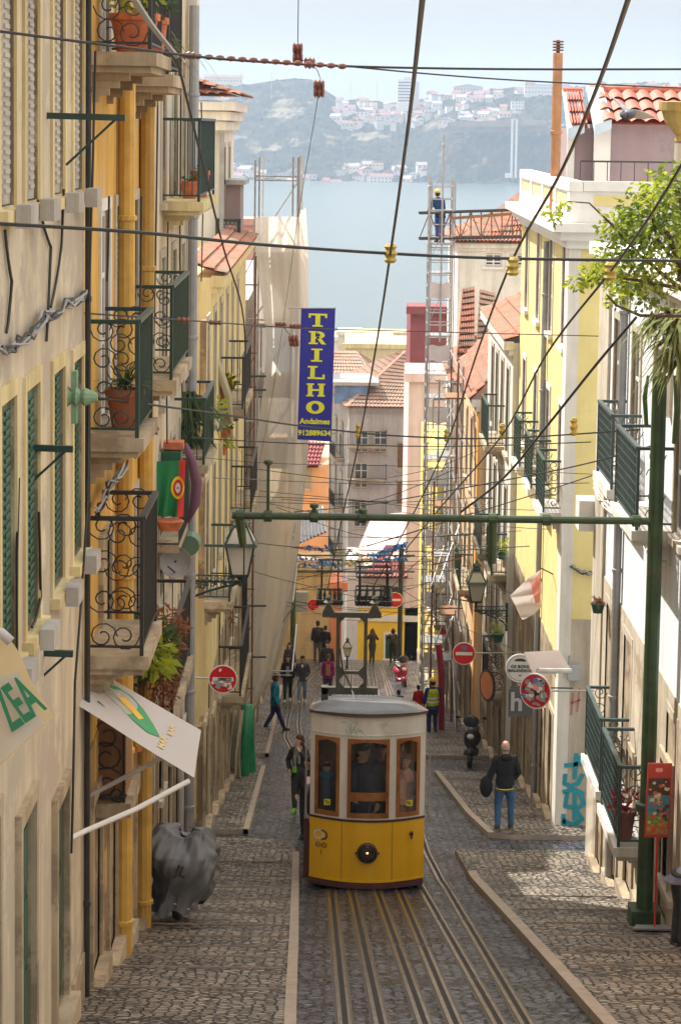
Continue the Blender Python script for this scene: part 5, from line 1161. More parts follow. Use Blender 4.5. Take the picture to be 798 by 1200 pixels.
wire([(-20,261,15),(160,272,16),(300,286,17),(457,297,18),(600,303,18.5),(820,306,19)],.014,'black cable crossing at the height of the far waterline with yellow insulators',[(457.5,297,18),(601,312,18.5),(715,318,19)],ir=.055,il=.16)
wire([(497,-20,7),(478,150,13),(457,300,18),(440,410,24),(420,520,31),(398,620,39),(384,690,45)],.011,'steep dark cable running down the middle toward the left contact frame',[(420,505,31)])
wire([(742,-20,9),(700,100,13),(655,205,17),(600,305,21),(560,410,27),(523,520,34),(480,610,42),(436,690,52)],.013,'steep dark cable running from the top right down to the right contact frame',[(523,510,34)])
wire([(800,190,14),(760,255,16),(715,318,19),(640,415,23),(588,510,29),(520,590,36),(470,650,44)],.012,'diagonal cable passing before the leafy branches at the right',[(588,505,29),(672,500,24)])
wire([(745,372,22),(700,425,23),(640,500,25),(590,560,27),(540,600,29)],.016,'thick knotted cable sloping down past the upper right balconies')
wire([(100,367,22),(215,375,26),(340,384,32),(400,386,36),(820,397,45)],.010,'cable with brown beads crossing over the blue banner top',[(215,375,26),(253,378,28),(329,380,31),(346,382,32)],im=insb,ir=.035,il=.16)
wire([(115,466,22),(250,484,26),(360,500,30),(470,511,32),(600,513,33),(820,498,33)],.013,'cable sloping from the green wall insulator across the banner foot')
wire([(225,513,34),(360,520,36),(530,523,37),(692,518,38)],.011,'straight black cable just below the banner foot')
wire([(210,533,35),(320,543,38),(500,547,40),(700,556,40)],.006,'thin grey cable crossing below the banner')
wire([(345,600,40),(440,590,38),(600,561,34),(700,540,32),(820,505,30)],.011,'cable rising to the right from the corrugated canopy')
wire([(430,640,45),(520,612,42),(640,575,38),(720,548,36)],.010,'lower cable rising right above the green beam')
wire([(285,634,38),(360,642,42),(500,646,46),(620,640,44)],.010,'cable just beneath the long green beam')
wire([(290,668,38),(350,684,45),(420,700,52)],.008,'cable falling right from the large left lantern')
wire([(145,-20,12),(178,30,15),(207,66,17)],.022,'thick pale cable at top left beside the potted balcony',m=mat('pale_cable',(.35,.33,.30),.6))
wire([(207,66,17),(235,180,20),(262,290,25),(286,376,31),(287,500,31.5),(286,690,32)],.012,'black cable dropping from the top cable down past the lantern')
wire([(350,-20,26),(349,55,26)],.006,'short vertical hanger wire above the sky insulators',[(349,57,26),(349,68,26)],im=insb,ir=.075,il=.12)
wire([(349,70,26),(362,73,26),(374,88,26),(372,118,26),(350,250,34),(338,335,40),(318,470,48),(300,560,55)],.005,'faint hanger wire falling from the rusty insulator in the sky',[(363,74,26),(374,100,26),(374,108,26)],im=insb,ir=.07,il=.13)
wire([(330,381,31),(344,397,31)],.005,'tiny wire holding the cross shaped insulator beside the banner',[(344,397,31),(345,402,31)],im=insb,ir=.06,il=.14)
wire([(420,730,52),(500,650,44),(575,640,34)],.008,'slack cable looping from the portal to the right')
for i,(a_,b_) in enumerate((((500,655),(620,700)),((470,690),(600,760)),((480,610),(600,655)),((545,700),(690,655)),((560,645),(690,675)),((500,580),(580,655)),((340,655),(480,690)))):
    wire([(a_[0],a_[1],60+i),((a_[0]+b_[0])/2,(a_[1]+b_[1])/2+6,56),(b_[0],b_[1],50)],.008,['slack wire crossing before the scaffold tower','slack wire passing the lower scaffold cage','slack wire through the mid scaffold','slack wire running from the lantern to the yellow house','short wire by the drooping white flag','wire bracing up past the peach house','slack wire over the distant portal'][i])
for i,(a_,b_) in enumerate((((545,395),(600,300)),((395,720),(470,640)),((700,470),(560,640)),((690,250),(500,560)))): 
    if i<0: pass
for i in range(4):
    y=[656,664,668,676][i]; wire([(340,y,93),(400,y+5-2*i,92.5),(484,y-4+i*2,92)],.012,['top','second','third','lowest'][i]+' thin cross wire of the distant portal')
rw=random.Random(77); OR2=['first','second','third','fourth','fifth','sixth','seventh','eighth','ninth','tenth']
for i,(a_,b_,c_,d_,Ya,Yb_) in enumerate(((285,588,560,583,52,50),(250,560,690,566,40,38),(300,575,700,600,55,44),(355,628,610,622,62,52),(330,640,545,652,66,60),(345,690,500,684,74,70),(340,704,500,712,80,76),(352,720,505,700,86,74),(470,600,690,622,58,44),(455,560,560,528,60,52))):
    wire([(a_,b_,Ya),((a_+c_)/2,(b_+d_)/2+5,(Ya+Yb_)/2-2),(c_,d_,Yb_)],.007+.0012*(Ya/50),OR2[i]+' of the many thin slack wires strung across the middle of the street')
for i in range(12):
    yl=560+i*14+rw.uniform(-5,5); Ya=48+i*3
    wire([(rw.uniform(285,340),yl+rw.uniform(-25,25),Ya),(rw.uniform(400,440),yl+rw.uniform(0,14),Ya-2),(rw.uniform(500,600),yl+rw.uniform(-40,25),Ya-3)],.007+.0012*(Ya/40),['topmost','second highest','third highest','fourth highest','fifth highest','sixth highest','sixth lowest','fifth lowest','fourth lowest','third lowest','second lowest','lowest'][i]+' of the loose cables tangled between netting and scaffold tower')
# decorative garlands
gb=mat('blue_tinsel',(.05,.30,.70),.5,var=.3); gy=mat('yellow_tinsel',(.80,.70,.32),.5,var=.3)
def garland(pts,cols,label):
    P_=[P(*p) for p in pts]; r=empty('garland',P_[0],label,'garland','paper garlands'); n=len(P_)-1; rn=random.Random(len(label))
    for i in range(n):
        q=MB(); a_,b_=P_[i],P_[i+1]; k=max(6,int((b_-a_).length/.045))
        for j in range(k):
            c=a_.lerp(b_,j/k)+Vector((rn.uniform(-.02,.02),rn.uniform(-.05,.05),rn.uniform(-.06,.06))); d=.08; q.add([c+Vector((rn.uniform(-d,d),rn.uniform(-d,d),rn.uniform(-d,d))) for _ in range(4)],[(0,1,2),(0,2,3),(1,2,3)])
        q.build('tinsel',cols[i],r)
    return r
garland([(340,640,70),(392,644,69),(434,652,68),(478,637,66)],(gb,gy,gb),'upper blue and yellow paper garland across the street')
garland([(338,650,69),(388,661,68),(440,656,67),(478,656,66)],(gb,gy,gb),'middle blue and yellow paper garland across the street')
garland([(344,662,68),(400,662,67),(436,655,66),(474,637,65),(477,656,65)],(gb,gy,gb,gb),'lower garland ending in a blue loop at its right end')
# ---- cable bundles on walls
def bundle(pts,label,n=5,spread=.05,m=None,seed=0):
    rn=random.Random(seed); P_=[Vector(p) for p in pts]; r=empty('cable_bundle',P_[0],label,'cable bundle')
    for k in range(n):
        q=MB(); out=[]
        for a_,b_ in zip(P_,P_[1:]):
            for j in range(4): out.append(a_.lerp(b_,j/4)+Vector((rn.uniform(0,spread)*(1 if n>2 else .2),rn.uniform(-spread,spread)*(1 if n>2 else .15),rn.uniform(-spread,spread)*(1.2 if n>2 else .1)-.04*math.sin(math.pi*j/4))))
        out.append(P_[-1]); q.tube(out,.013,5); q.build('cable',m or (gpipe if k%2 else wire_m),r)
bundle([W(p,y,-2.55) for p,y in((-10,405),(20,400),(50,370),(75,355),(103,340))],'thick tangle of grey cables sagging along the cream wall above the green shutters',7,.04,seed=1)
bundle([W(p,y,-2.5) for p,y in((110,600),(125,570),(150,535),(172,505),(185,500))],'tangle of cables climbing the ochre wall beneath the scroll balcony',7,.06,seed=2)
bundle([W(p,y,4.52) for p,y in((694,570),(722,610),(745,630),(775,655))],'pale twisted cable bundle crossing the cool white house front',6,.07,mat('pale_cable_b',(.55,.50,.45),.7),3)
bundle([(4.6,42.5,W(669,665,4.6).z),(4.85,42.5,W(669,668,4.6).z-.1),(5.3,42.5,W(669,672,4.6).z)],'short dark cable loop on the ochre side wall of the yellow house',4,.05,seed=4)
for i,(pts,lb) in enumerate((([(6,270),(14,330),(8,390)],'thin cable hanging below the leftmost upper sill'),([(45,235),(60,290),(55,400)],'thin cable looping below the second upper sill'),([(75,222),(72,290),(60,360)],'thin cable looping below the third upper sill'),([(22,560),(20,650),(20,780)],'straight vertical cable down the cream wall'),([(46,600),(48,700),(38,735)],'vertical cable ending at the folded shutter'))):
    bundle([W(p,y,-2.58) for p,y in pts],lb,2,.015,wire_m,10+i)
tag(MB().lathe(W(90,465,-2.5)+Vector((-.1,0,0)),[(.04,0),(.10,.02),(.06,.06),(.10,.1),(.06,.14),(.09,.18),(.04,.3)],10,axis='X').cbox(W(88,465,-2.52),(.05,.14,.5)).build('wall_insulator',mat('verdigris',(.20,.32,.20),.7,var=.3,bump=.3)),'verdigris green insulator clamp on the cream wall by the scroll balcony','insulator')
for i,(pts,lb,X_) in enumerate((([(104,420),(102,600),(88,800),(84,1000)],'dark cable pair running down the seam between cream and ochre houses',-2.5),([(166,230),(165,330),(160,470)],'thin black cable between the two yellow downpipes',-2.45),([(186,0),(184,200),(180,420),(176,560)],'long black cable down the seam of the ochre house',-2.5),([(197,260),(195,420),(196,520)],'black cable down the pale house left of its grey pipe',-2.6),([(212,80),(211,300),(214,480)],'thin cable beside the grey downpipe of the pale house',-2.6),([(128,230),(126,330)],'short cable above the scroll balcony',-2.5),([(112,60),(108,220),(104,360)],'black cable dropping from the topmost balcony',-2.5),([(236,120),(238,240),(236,330)],'black cable along the edge of the white tiled house',-2.55))):
    bundle([W(p,y,X_) for p,y in pts],lb,2,.02,wire_m,60+i)
# ---- planters and plants
def leaves(q,c,r,n,sz,rn,droop=.0,aspect=.4,up=0):
    for i in range(n):
        v=Vector((rn.gauss(0,1),rn.gauss(0,1),rn.gauss(0,1))); v.normalize(); rr=rn.random()**.45; p=Vector(c)+Vector((v.x*r[0],v.y*r[1],v.z*r[2]))*rr
        d=Vector((rn.gauss(0,1)+v.x,rn.gauss(0,1)+v.y,rn.gauss(0,.7)-droop+up+v.z*.5)).normalized(); s=d.cross(Vector((rn.gauss(0,1),rn.gauss(0,1),rn.gauss(0,1)))).normalized(); L_=sz*rn.uniform(.6,1.3); w_=L_*aspect
        mid=p+d*L_*.5; nrm=d.cross(s)*L_*.12
        q.add([p,mid+s*w_*.5+nrm,p+d*L_,mid-s*w_*.5+nrm],[(0,1,2),(0,2,3)])
def blades(q,c,n,L_,w_,rn,droop=.5,dirb=(0,0,1)):
    for i in range(n):
        a_=rn.uniform(0,6.28); e=rn.uniform(.2,1); d=Vector((math.cos(a_)*e,math.sin(a_)*e,1.1-e))+Vector(dirb)*.3; d.normalize(); s=d.cross(Vector((0,0,1))); s=s.normalized() if s.length>.01 else Vector((1,0,0)); l_=L_*rn.uniform(.5,1.2); p=Vector(c); pts=[]
        for k in range(6): t=k/5; pts.append(p+d*l_*t-Vector((0,0,1))*droop*l_*t*t)
        vs=[];
        for k,pt in enumerate(pts): ww=w_*(1-k/5)*.5+.002; vs+=[pt-s*ww,pt+s*ww]
        q.add(vs,[(2*k,2*k+1,2*k+3,2*k+2) for k in range(5)])
def pot(c,r,hgt,label,m=terra,plant=None,pm=dgrn,seed=0,n=60,sz=.12,spread=1.6,cat='flower pot',kind='leaf',droop=.2,group=None):
    c=Vector(c); root=empty('flower_pot',c,label,cat,group); q=MB()
    q.lathe(c,[(r*.68,0),(r*.95,hgt*.82),(r*1.06,hgt*.83),(r*1.06,hgt),(r*.9,hgt),(r*.85,hgt*.9)],16); q.build('pot',m,root,smooth=False)
    rn=random.Random(seed); q=MB(); t=c+Vector((0,0,hgt))
    if kind=='leaf': leaves(q,t+Vector((0,0,r*spread*.6)),(r*spread,r*spread,r*spread*.9),n,sz,rn,droop,.45)
    else: blades(q,t,n,r*spread*2,.03,rn,droop)
    for k in range(5): q.tube([t,t+Vector((rn.uniform(-r,r),rn.uniform(-r,r),r*spread*.8))],.008,4)
    q.build('foliage',pm,root); return root
Yp1=yb+.9
zt_=z3+.003
pot((-2.22,yb+1.2,zt_),.26,.42,'large terracotta bowl on the topmost left balcony',seed=1,n=140,sz=.12,pm=lgrn,spread=1.3)
pot((-2.1,yb+2.0,zt_),.17,.42,'smaller terracotta pot behind the large bowl on the topmost balcony',seed=2,n=60,pm=dgrn)
pot((-2.25,yb+4.3,z3-.14),.2,.3,'terracotta pot with a trailing spiky fern on the second topmost left balcony',seed=3,kind='blade',n=90,pm=spiky,spread=2.2,droop=.9)
pot((-2.3,yb+1.1,zf+.003),.2,.42,'brown clay pot with a spiky dracaena on the scroll balcony',m=mat('brown_clay',(.28,.09,.05),.8,var=.2),seed=4,kind='blade',n=70,pm=dgrn,spread=1.5,droop=.5)
yq=YW(198,230,X2)
pot((-2.42,yq+.3,zq+.003),.15,.27,'terracotta pot standing left on the green railed corner balcony',seed=5,n=10,spread=.5); pot((-2.3,yq+1.1,zq+.003),.15,.42,'taller terracotta pot standing right on the green railed corner balcony',seed=6,n=8,spread=.5)
# potted balcony beside netting
for i,(px_,py,lb,k) in enumerate(((250,505,'hanging dark green pot with bushy fern on the mid left balcony',0),(262,470,'terracotta pot below the pale pole on the mid left balcony',1),(264,512,'terracotta trough with greenery at the balcony end',2),(259,533,'lowest terracotta trough of the mid left balcony',3))):
    Y=45+i*.8; c=P(px_,py,Y); pot(c,.20 if i==0 else .17,.32 if i==0 else .2,lb,m=green if i==0 else terra,seed=20+i,n=120,sz=.13,pm=lgrn if i in(0,3) else dgrn,spread=1.5)
q=MB(); rn=random.Random(7); blades(q,P(220,475,37.5),200,1.1,.05,rn,1.2); leaves(q,P(222,500,37.5),(.3,.4,.7),180,.3,rn,1.5,.15); tag(q.build('hanging_fern',dgrn),'dark hanging fern spilling over the balcony beside the flag','fern')
pk=P(250,440,46); q=MB(); q.tube([P(248,402,45),P(258,435,45.3),P(267,462,45.6),P(272,495,45.9)],[.05,.09,.09,.03],6); tag(q.build('furled_parasol',cloth('furled_canvas',(.72,.66,.50))),'furled cream parasol leaning over the mid left balcony','parasol')
for i,(px_,col,lb) in enumerate(((259,(.7,.05,.25),'pink'),(265,(.8,.15,.02),'red'),(271,(.85,.55,.02),'yellow'))): q=MB(); c=P(px_,452-i*3,46); q.ell(c,(.09,.05,.17),8,6); tag(q.build('hanging_toy',mat('toy_'+lb,col,.5),smooth=True),lb+' fabric ornament hung beside the furled parasol','ornament')
# red and green creeper balcony
rn=random.Random(11); cb=empty('balcony_creeper',(-2.3,30,P(180,800,30).z),'sprawling green and russet creeper covering the lower left balcony','creeper')
q=MB(); leaves(q,P(170,757,27),(.40,.6,.36),420,.17,rn,.5,.4); leaves(q,P(150,778,27.5),(.3,.5,.25),200,.2,rn,.5,.35); q.build('green_foliage',lgrn if False else dgrn,cb)
q=MB(); leaves(q,P(193,745,27.6),(.30,.5,.40),420,.11,rn,.4,.4); leaves(q,P(190,795,27.4),(.22,.4,.42),360,.10,rn,1.,.35); q.build('russet_foliage',redl,cb)
q=MB(); leaves(q,P(172,768,26.6),(.3,.4,.2),170,.22,rn,.6,.35); leaves(q,P(190,815,29),(.2,.4,.35),150,.12,rn,1.2,.3); q.build('bright_foliage',lgrn,cb)
pot(P(172,812,28.5),.17,.36,'terracotta pot under the russet creeper',seed=30,n=30)
pot(P(255,745,50),.25,.2,'bed of red flowers on the small balcony below the large lantern',m=butter,seed=31,n=150,pm=redl,spread=1.5)
rn=random.Random(13); q=MB(); leaves(q,P(250,725,51),(.3,.8,.35),260,.14,rn,.5,.4); tag(q.build('trailing_plant',dgrn),'dark green trailing plant below the large lantern bracket','plant')
# right side small pots
c=W(700,718,4.42); pot(c,.12,.17,'small green pot with a dry red plant on the white house wall',m=green,seed=40,kind='blade',n=60,pm=redl,spread=1.2,droop=.9)
pot((4.25,31.0,zf0+.003),.16,.42,'brown clay pot with a red plant on the lower right balcony',m=mat('brown_clay_b',(.26,.09,.06),.8),seed=41,n=60,pm=leafmat('scarlet_leaf',(.5,.03,.05),(.3,.04,.05)),spread=1.4)
pot(P(588,655,52),.12,.2,'bright green pot plant on the scrolled right hand balcony',m=green,seed=42,n=60,pm=lgrn,sz=.1); pot(P(583,752,50),.14,.2,'yellow flowered trough on the balcony near the lantern',m=green,seed=43,n=50,pm=lgrn,sz=.1)
# ---- leafy branches and tree at right
tree=empty('climbing_tree',(4.8,26,gz(26)),'bright leafy tree reaching in from the right over the green pole','tree')
rn=random.Random(21)
q=MB(); base=Vector((5.4,26.2,gz(26))); q.tube([base,Vector((5.4,26,-6)),P(822,420,25.8),P(806,330,25.6),P(780,270,25.5)],[.14,.12,.07,.05,.03],8); q.build('trunk',dwood,tree)
brs=[[(805,345),(750,300),(715,262),(690,238),(665,236),(648,250)],[(806,340),(755,330),(720,325),(690,330),(675,325)],[(800,320),(770,280),(760,240),(750,215)],[(795,330),(800,270),(795,220)],[(806,370),(750,370),(722,358),(710,345)]]
for b_ in brs: q=MB(); q.tube([P(x,y,25.6) for x,y in b_],[.03,.02,.015,.010,.008,.006][:len(b_)],5); q.build('limb',dwood,tree)
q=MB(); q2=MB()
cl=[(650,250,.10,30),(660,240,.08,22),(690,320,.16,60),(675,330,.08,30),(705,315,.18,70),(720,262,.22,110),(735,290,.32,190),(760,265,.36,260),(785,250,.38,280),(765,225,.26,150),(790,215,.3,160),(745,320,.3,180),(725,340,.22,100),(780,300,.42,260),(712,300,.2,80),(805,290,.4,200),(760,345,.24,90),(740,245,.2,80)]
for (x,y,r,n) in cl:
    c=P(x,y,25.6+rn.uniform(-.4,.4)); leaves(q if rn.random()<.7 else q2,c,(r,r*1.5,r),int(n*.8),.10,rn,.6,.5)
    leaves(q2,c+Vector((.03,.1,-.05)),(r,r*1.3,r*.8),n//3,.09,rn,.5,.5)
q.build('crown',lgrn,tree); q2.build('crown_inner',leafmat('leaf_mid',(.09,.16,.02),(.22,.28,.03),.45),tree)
cac=empty('cactus_plant',P(775,420,27.6),'spiky drooping agave and flat green cactus arms wrapped round the pole head','cactus')
q=MB(); c=P(778,345,27.6)
for k in range(8): blades(q,c+Vector((rn.uniform(-.1,.4),rn.uniform(-.2,.2),-rn.uniform(0,.95))),60,.62,.075,rn,1.0,(-.4,0,0))
q.build('blades',spiky,cac)
q=MB(); 
for pts in ([(759,440),(755,465),(757,500)],[(790,440),(792,480),(789,520)]):
    q.tube([P(x,y,28.6) for x,y in pts],[.02,.035,.03,.015],5)
q.build('stem',dgrn,cac)
# stone urn at right edge
q=MB(); c=P(800,150,30); q.lathe(c+Vector((0,0,-.2)),[(.05,0),(.12,.02),(.10,.1),(.26,.28),(.30,.42),(.34,.44),(.34,.55),(.30,.56)],18); q.build('urn',plaster('mossy_gold_stone',(.40,.30,.10),.3)); o=C.objects['urn']; tag(o,'mossy stone urn at the upper right edge','urn')
q=MB(); q.rod(c+Vector((0,0,-4)),c+Vector((0,0,-.21)),.12,10); tag(q.build('urn_post',stone),'stone post carrying the mossy urn at the right edge','post')
# pigeon
pg=empty('pigeon',P(735,133,24),'grey pigeon flying in front of the red tiled roof','bird'); c=P(735,134,24)
q=MB(); q.ell(c,(.075,.12,.06),10,8,Matrix.Rotation(.5,3,'Z')); q.ell(c+Vector((-.05,-.09,-.01)),(.03,.035,.03),8,6); q.add([c+Vector(v) for v in((.04,.08,0),(.09,.17,.01),(.02,.19,.01),(0,.09,0))],[(0,1,2,3)]); q.lathe(c+Vector((-.06,-.12,-.015)),[(.008,0),(.001,-.02)],5)
q.build('body',mat('pigeon_slate',(.09,.10,.13),.6,var=.3,scale=20),pg,smooth=True)
for s_,v in((1,[(.02,-.04,.05),(.12,-.05,.04),(.22,.0,.01),(.31,.05,-.03),(.2,.07,-.05),(.05,.06,-.04)]),(-1,[(-.04,-.04,.02),(-.10,-.03,.10),(-.17,.0,.17),(-.20,.06,.20),(-.08,.08,.13),(.04,.06,.03)])):
    q=MB(); q.add([c+Vector(x) for x in v]+[c+Vector(x)+Vector((0,0,.01)) for x in v],[tuple(range(6)),tuple(range(11,5,-1))]+[(i,(i+1)%6,(i+1)%6+6,i+6) for i in range(6)]); q.build('wing',mat('pigeon_wing',(.45,.47,.50),.6),pg)
# ---- flags and cloths
fg=mat('flag_green',(.01,.22,.075),.6,var=.15,scale=3); fr2=mat('flag_red',(.65,.03,.03),.6); fy=mat('flag_yellow',(.85,.62,.03),.6)
Y=32.2; A=P(180,541,Y);B=P(218,539,Y);Cc=P(215,606,Y);D=P(181,605,Y)
fl_=empty('flag',A,'green and red national flag with a yellow crest draped over a balcony rail','flag')
def fsurf(u,v,dz=0): p=A.lerp(B,u).lerp(D.lerp(Cc,u),v); return p+Vector((0,-.05*math.sin(u*14+v*3)*v-dz,0))
q=MB(); q.grid(lambda u,v:fsurf(u*.80,v),30,20); q.build('green_field',fg,fl_,smooth=True); q=MB(); q.grid(lambda u,v:fsurf(.8+u*.2,v),8,20); q.build('red_field',fr2,fl_,smooth=True)
def patch(cx,cy,rx,ry,m_,nm,dz,n=20):
    q=MB(); q.add([fsurf(cx+rx*math.cos(2*math.pi*i/n),cy+ry*math.sin(2*math.pi*i/n),dz) for i in range(n)],[tuple(range(n))]); q.build(nm,m_,fl_)
patch(.78,.48,.22,.20,fy,'crest_ring',.02); patch(.79,.48,.155,.145,fr2,'crest_shield',.032); patch(.79,.48,.09,.09,white,'crest_inner',.044)
for i in range(3): patch(.76+.03*i,.48,.012,.02,bluest,'crest_dot',.05,8)
q=MB(); pz_=P(196,534,Y+.5); q.cbox(pz_+Vector((0,0,-.02)),(.44,.3,.2)); tag(q.build('planter_box',green),'dark green planter box above the national flag','planter')
q=MB(); q.cbox(P(204,521,Y+.6),(.30,.3,.11)); tag(q.build('planter_box',terra),'terracotta planter box on the rail above the national flag','planter')
q=MB(); q.lathe(P(199,615,Y),[(.15,-.08),(.22,.06),(.19,.08)],14,sx=1,sy=.8); tag(q.build('clay_bowl',terra),'glazed orange bowl below the national flag','bowl')
bf=empty('flag_balcony',(X2,33,P(195,625,33).z),'little stone balcony carrying the national flag','balcony')
q=MB(); z=P(195,627,33).z; q.box(X2,P(214,627,33).x,32.3,34.2,z-.14,z); q.build('slab',stoned,bf); q=MB()
for y in (32.3,34.2):
    for k in(0,.55,1.1): q.rod((X2,y,z+k),(P(214,627,33).x,y,z+k),.015,5)
for i in range(18): y=32.3+i*1.9/17; q.rod((P(214,627,33).x,y,z),(P(214,627,33).x,y,z+1.1),.01,4)
q.build('railing',gdark,bf)
q=MB(); sc_=[(217,520,.04),(225,540,.07),(231,565,.085),(229,590,.08),(220,612,.03)]; q.tube([P(a_,b_,33.6) for a_,b_,_ in sc_],[c for _,_,c in sc_],10); q.xf(Matrix.Identity(4)); tag(q.build('purple_cloth',cloth('plum_cloth',(.16,.07,.12),(.26,.12,.16),.1),smooth=True),'plum coloured rolled cloth hanging beside the national flag','cloth')
# satellite dish + drums
ds=empty('satellite_dish',P(209,655,32.5),'round grey satellite dish below the national flag','satellite dish'); c=P(207,657,32.5); q=MB(); q.lathe(c,[(.02,.0),(.12,-.02),(.2,-.07),(.24,-.14),(.245,-.14),(.2,-.05),(.02,.02)],20,axis='Y'); q.build('dish',greyst,ds,smooth=True); q=MB(); q.tube([c,c+Vector((-.25,.1,-.2)),(X2,32.8,c.z-.3)],.02,5); q.rod(c+Vector((0,0,-.2)),c+Vector((-.1,-.35,-.02)),.012,4); q.build('arm',iron,ds)
q=MB(); c=P(223,637,34); q.lathe(c,[(.16,-.2),(.17,.2)],14,axis='Y'); tag(q.build('cable_drum',mat('drum_green',(.12,.2,.13),.6)),'dull green drum shaped lamp housing behind the satellite dish','lamp housing')
# drooping flag at right
wf=empty('flag',P(633,668,45),'drooping white and faded red flag at the right near the lantern','flag'); Y=44.
tri=[(633,668),(597,697),(612,727),(634,712)]
A,B,Cc,D=[P(x,y,Y) for x,y in tri]
q=MB(); q.grid(lambda u,v:A.lerp(B,v).lerp(D.lerp(Cc,v),u)+Vector((0,.10*math.sin(u*9+v*4),0)),18,14); q.build('cloth',cloth('faded_white',(.66,.62,.60),(.56,.46,.44),.35),wf,smooth=True)
q=MB(); q.grid(lambda u,v:P(633,669,Y-.12).lerp(P(633,706,Y-.12),u).lerp(P(622,685,Y-.14).lerp(P(627,708,Y-.14),u),v)+Vector((0,.03*math.sin(u*9),0)),10,6); q.build('red_field',cloth('faded_red',(.68,.26,.20),(.6,.22,.18),.3),wf,smooth=True); q=MB(); q.rod(P(634,666,Y),P(652,675,Y+1.),.015,5); q.build('staff',dwood,wf)
# ---- near cream flag (left edge)
Y=12.; nf=empty('flag',P(0,735,Y),'cream cloth flag with green letters hanging close at the left edge','flag')
cf=cloth('cream_flag',(.78,.62,.36),(.72,.56,.32),.35,scale=1.)
A,B,Cc,D=P(-60,740,Y),P(12,748,Y),P(63,842,Y),P(-20,915,Y)
fs=lambda u,v,dz=0:A.lerp(B,u).lerp(D.lerp(Cc,u),v)+Vector((0,.03*math.sin(u*6+v*9)-dz,0))
q=MB(); q.grid(fs,20,20); q.build('cloth',cf,nf,smooth=True)
q=MB(); q.grid(lambda u,v:fs(.22+.66*u,.38+.6*v,.006),10,10); q.build('pale_panel',cloth('ivory_panel',(.80,.74,.66),(.76,.70,.60),.35),nf,smooth=True)
tg=mat('flag_lettering_green',(.03,.22,.10),.6)
dg=(Cc-B).normalized(); 
tx=text_mb('TA',.24,.005,.002); o_=P(24,838,Y-.06); Xv=(Vector((P(60,862,Y).x,0,P(60,862,Y).z))-Vector((P(14,826+0,Y).x,0,P(14,826,Y).z)))
M=face(o_)@Matrix.Rotation(R_(-62+0),4,'Z'); 
tx=text_mb('ZEA',.13,.003,.002); M=face(P(22,826,Y-.07))@Matrix.Rotation(R_(35),4,'Z')@Matrix.Scale(2.6,4,(0,1,0)); tx.xf(M).build('lettering',tg,nf)
q=MB(); q.tube([P(-30,735,Y-.1),P(3,742,Y-.1),P(13,752,Y-.1)],.03,8); q.build('rolled_hem',cloth('white_hem',(.75,.70,.66)),nf,smooth=True)
# ---- white canopy banner with green and yellow boat
cb_=empty('canopy_banner',P(160,850,24),'white canopy banner with a green and yellow pencil like boat on two poles','banner')
def cvs(u,v,dz=0): # u along length, v across
    Y0=22.1; A,B,Cc,D=P(127,793,Y0+.9),P(236,856,Y0+1.1),P(228,912,Y0-.3),P(84,822,Y0-.5)
    p=A.lerp(B,u).lerp(D.lerp(Cc,u),v); return p+Vector((0,0,.03*math.sin(u*8)*math.sin(v*3)+dz))
q=MB(); q.grid(cvs,24,12); q.build('canvas',cloth('white_canvas',(.74,.73,.73),(.68,.66,.66),.35,scale=1.),cb_,smooth=True)
gr=mat('print_green',(.03,.30,.10),.6); pyl=mat('print_yellow',(.80,.50,.03),.6); ppk=mat('print_pink',(.70,.22,.20),.6); ptan=mat('print_tan',(.62,.50,.25),.6)
def cpoly(pts,m_,nm,dz,n=1):
    q=MB(); q.add([cvs(u,v,0)+Vector((0,-dz,dz*.6)) for u,v in pts],[tuple(range(len(pts)))]); q.build(nm,m_,cb_)
boat=[(.02,.20),(.14,.13),(.30,.15),(.45,.26),(.58,.42),(.66,.58),(.56,.64),(.40,.60),(.22,.52),(.08,.44),(.0,.34)]
import itertools
cpoly(boat,gr,'boat_print',.012)
cpoly([(.26,.28),(.52,.44),(.49,.53),(.23,.40)],pyl,'yellow_print',.018); cpoly([(.52,.44),(.60,.53),(.56,.58),(.49,.53)],ppk,'pink_print',.018)
for k in range(4): cpoly([(.05+.0*k,.24+k*.045),(.23,.29+k*.03),(.23,.305+k*.03),(.05,.262+k*.045)],white,'stripe_print',.02)
cpoly([(.13,.70),(.22,.74),(.14,.73)],black,'fin_print',.015)
for tt,u0,v0,sz in (('BAR',.735,.33,.13),('MAR',.70,.66,.15)):
    q=text_mb(tt,sz,.006,.002)
    q.v=[tuple(cvs(u0+(-y*.9)*.55,v0-(x)*.95)+Vector((0,-.03-z*.5,.012))) for x,y,z in q.v]
    q.build('lettering',ptan,cb_)
q=MB(); q.tube([P(76,986,20.9),P(100,974,21.2),P(160,948,21.5),P(222,915,21.8)],.028,8); q.build('pole',wframe,cb_); q=MB(); q.tube([P(95,938,22.4),P(190,888,22.9)],.026,8); q.build('pole',greyp,cb_); q=MB(); q.lathe(P(76,986,20.9),[(.06,-.02),(.06,.02)],10,axis='Y'); q.build('wall_plate',wframe,cb_)
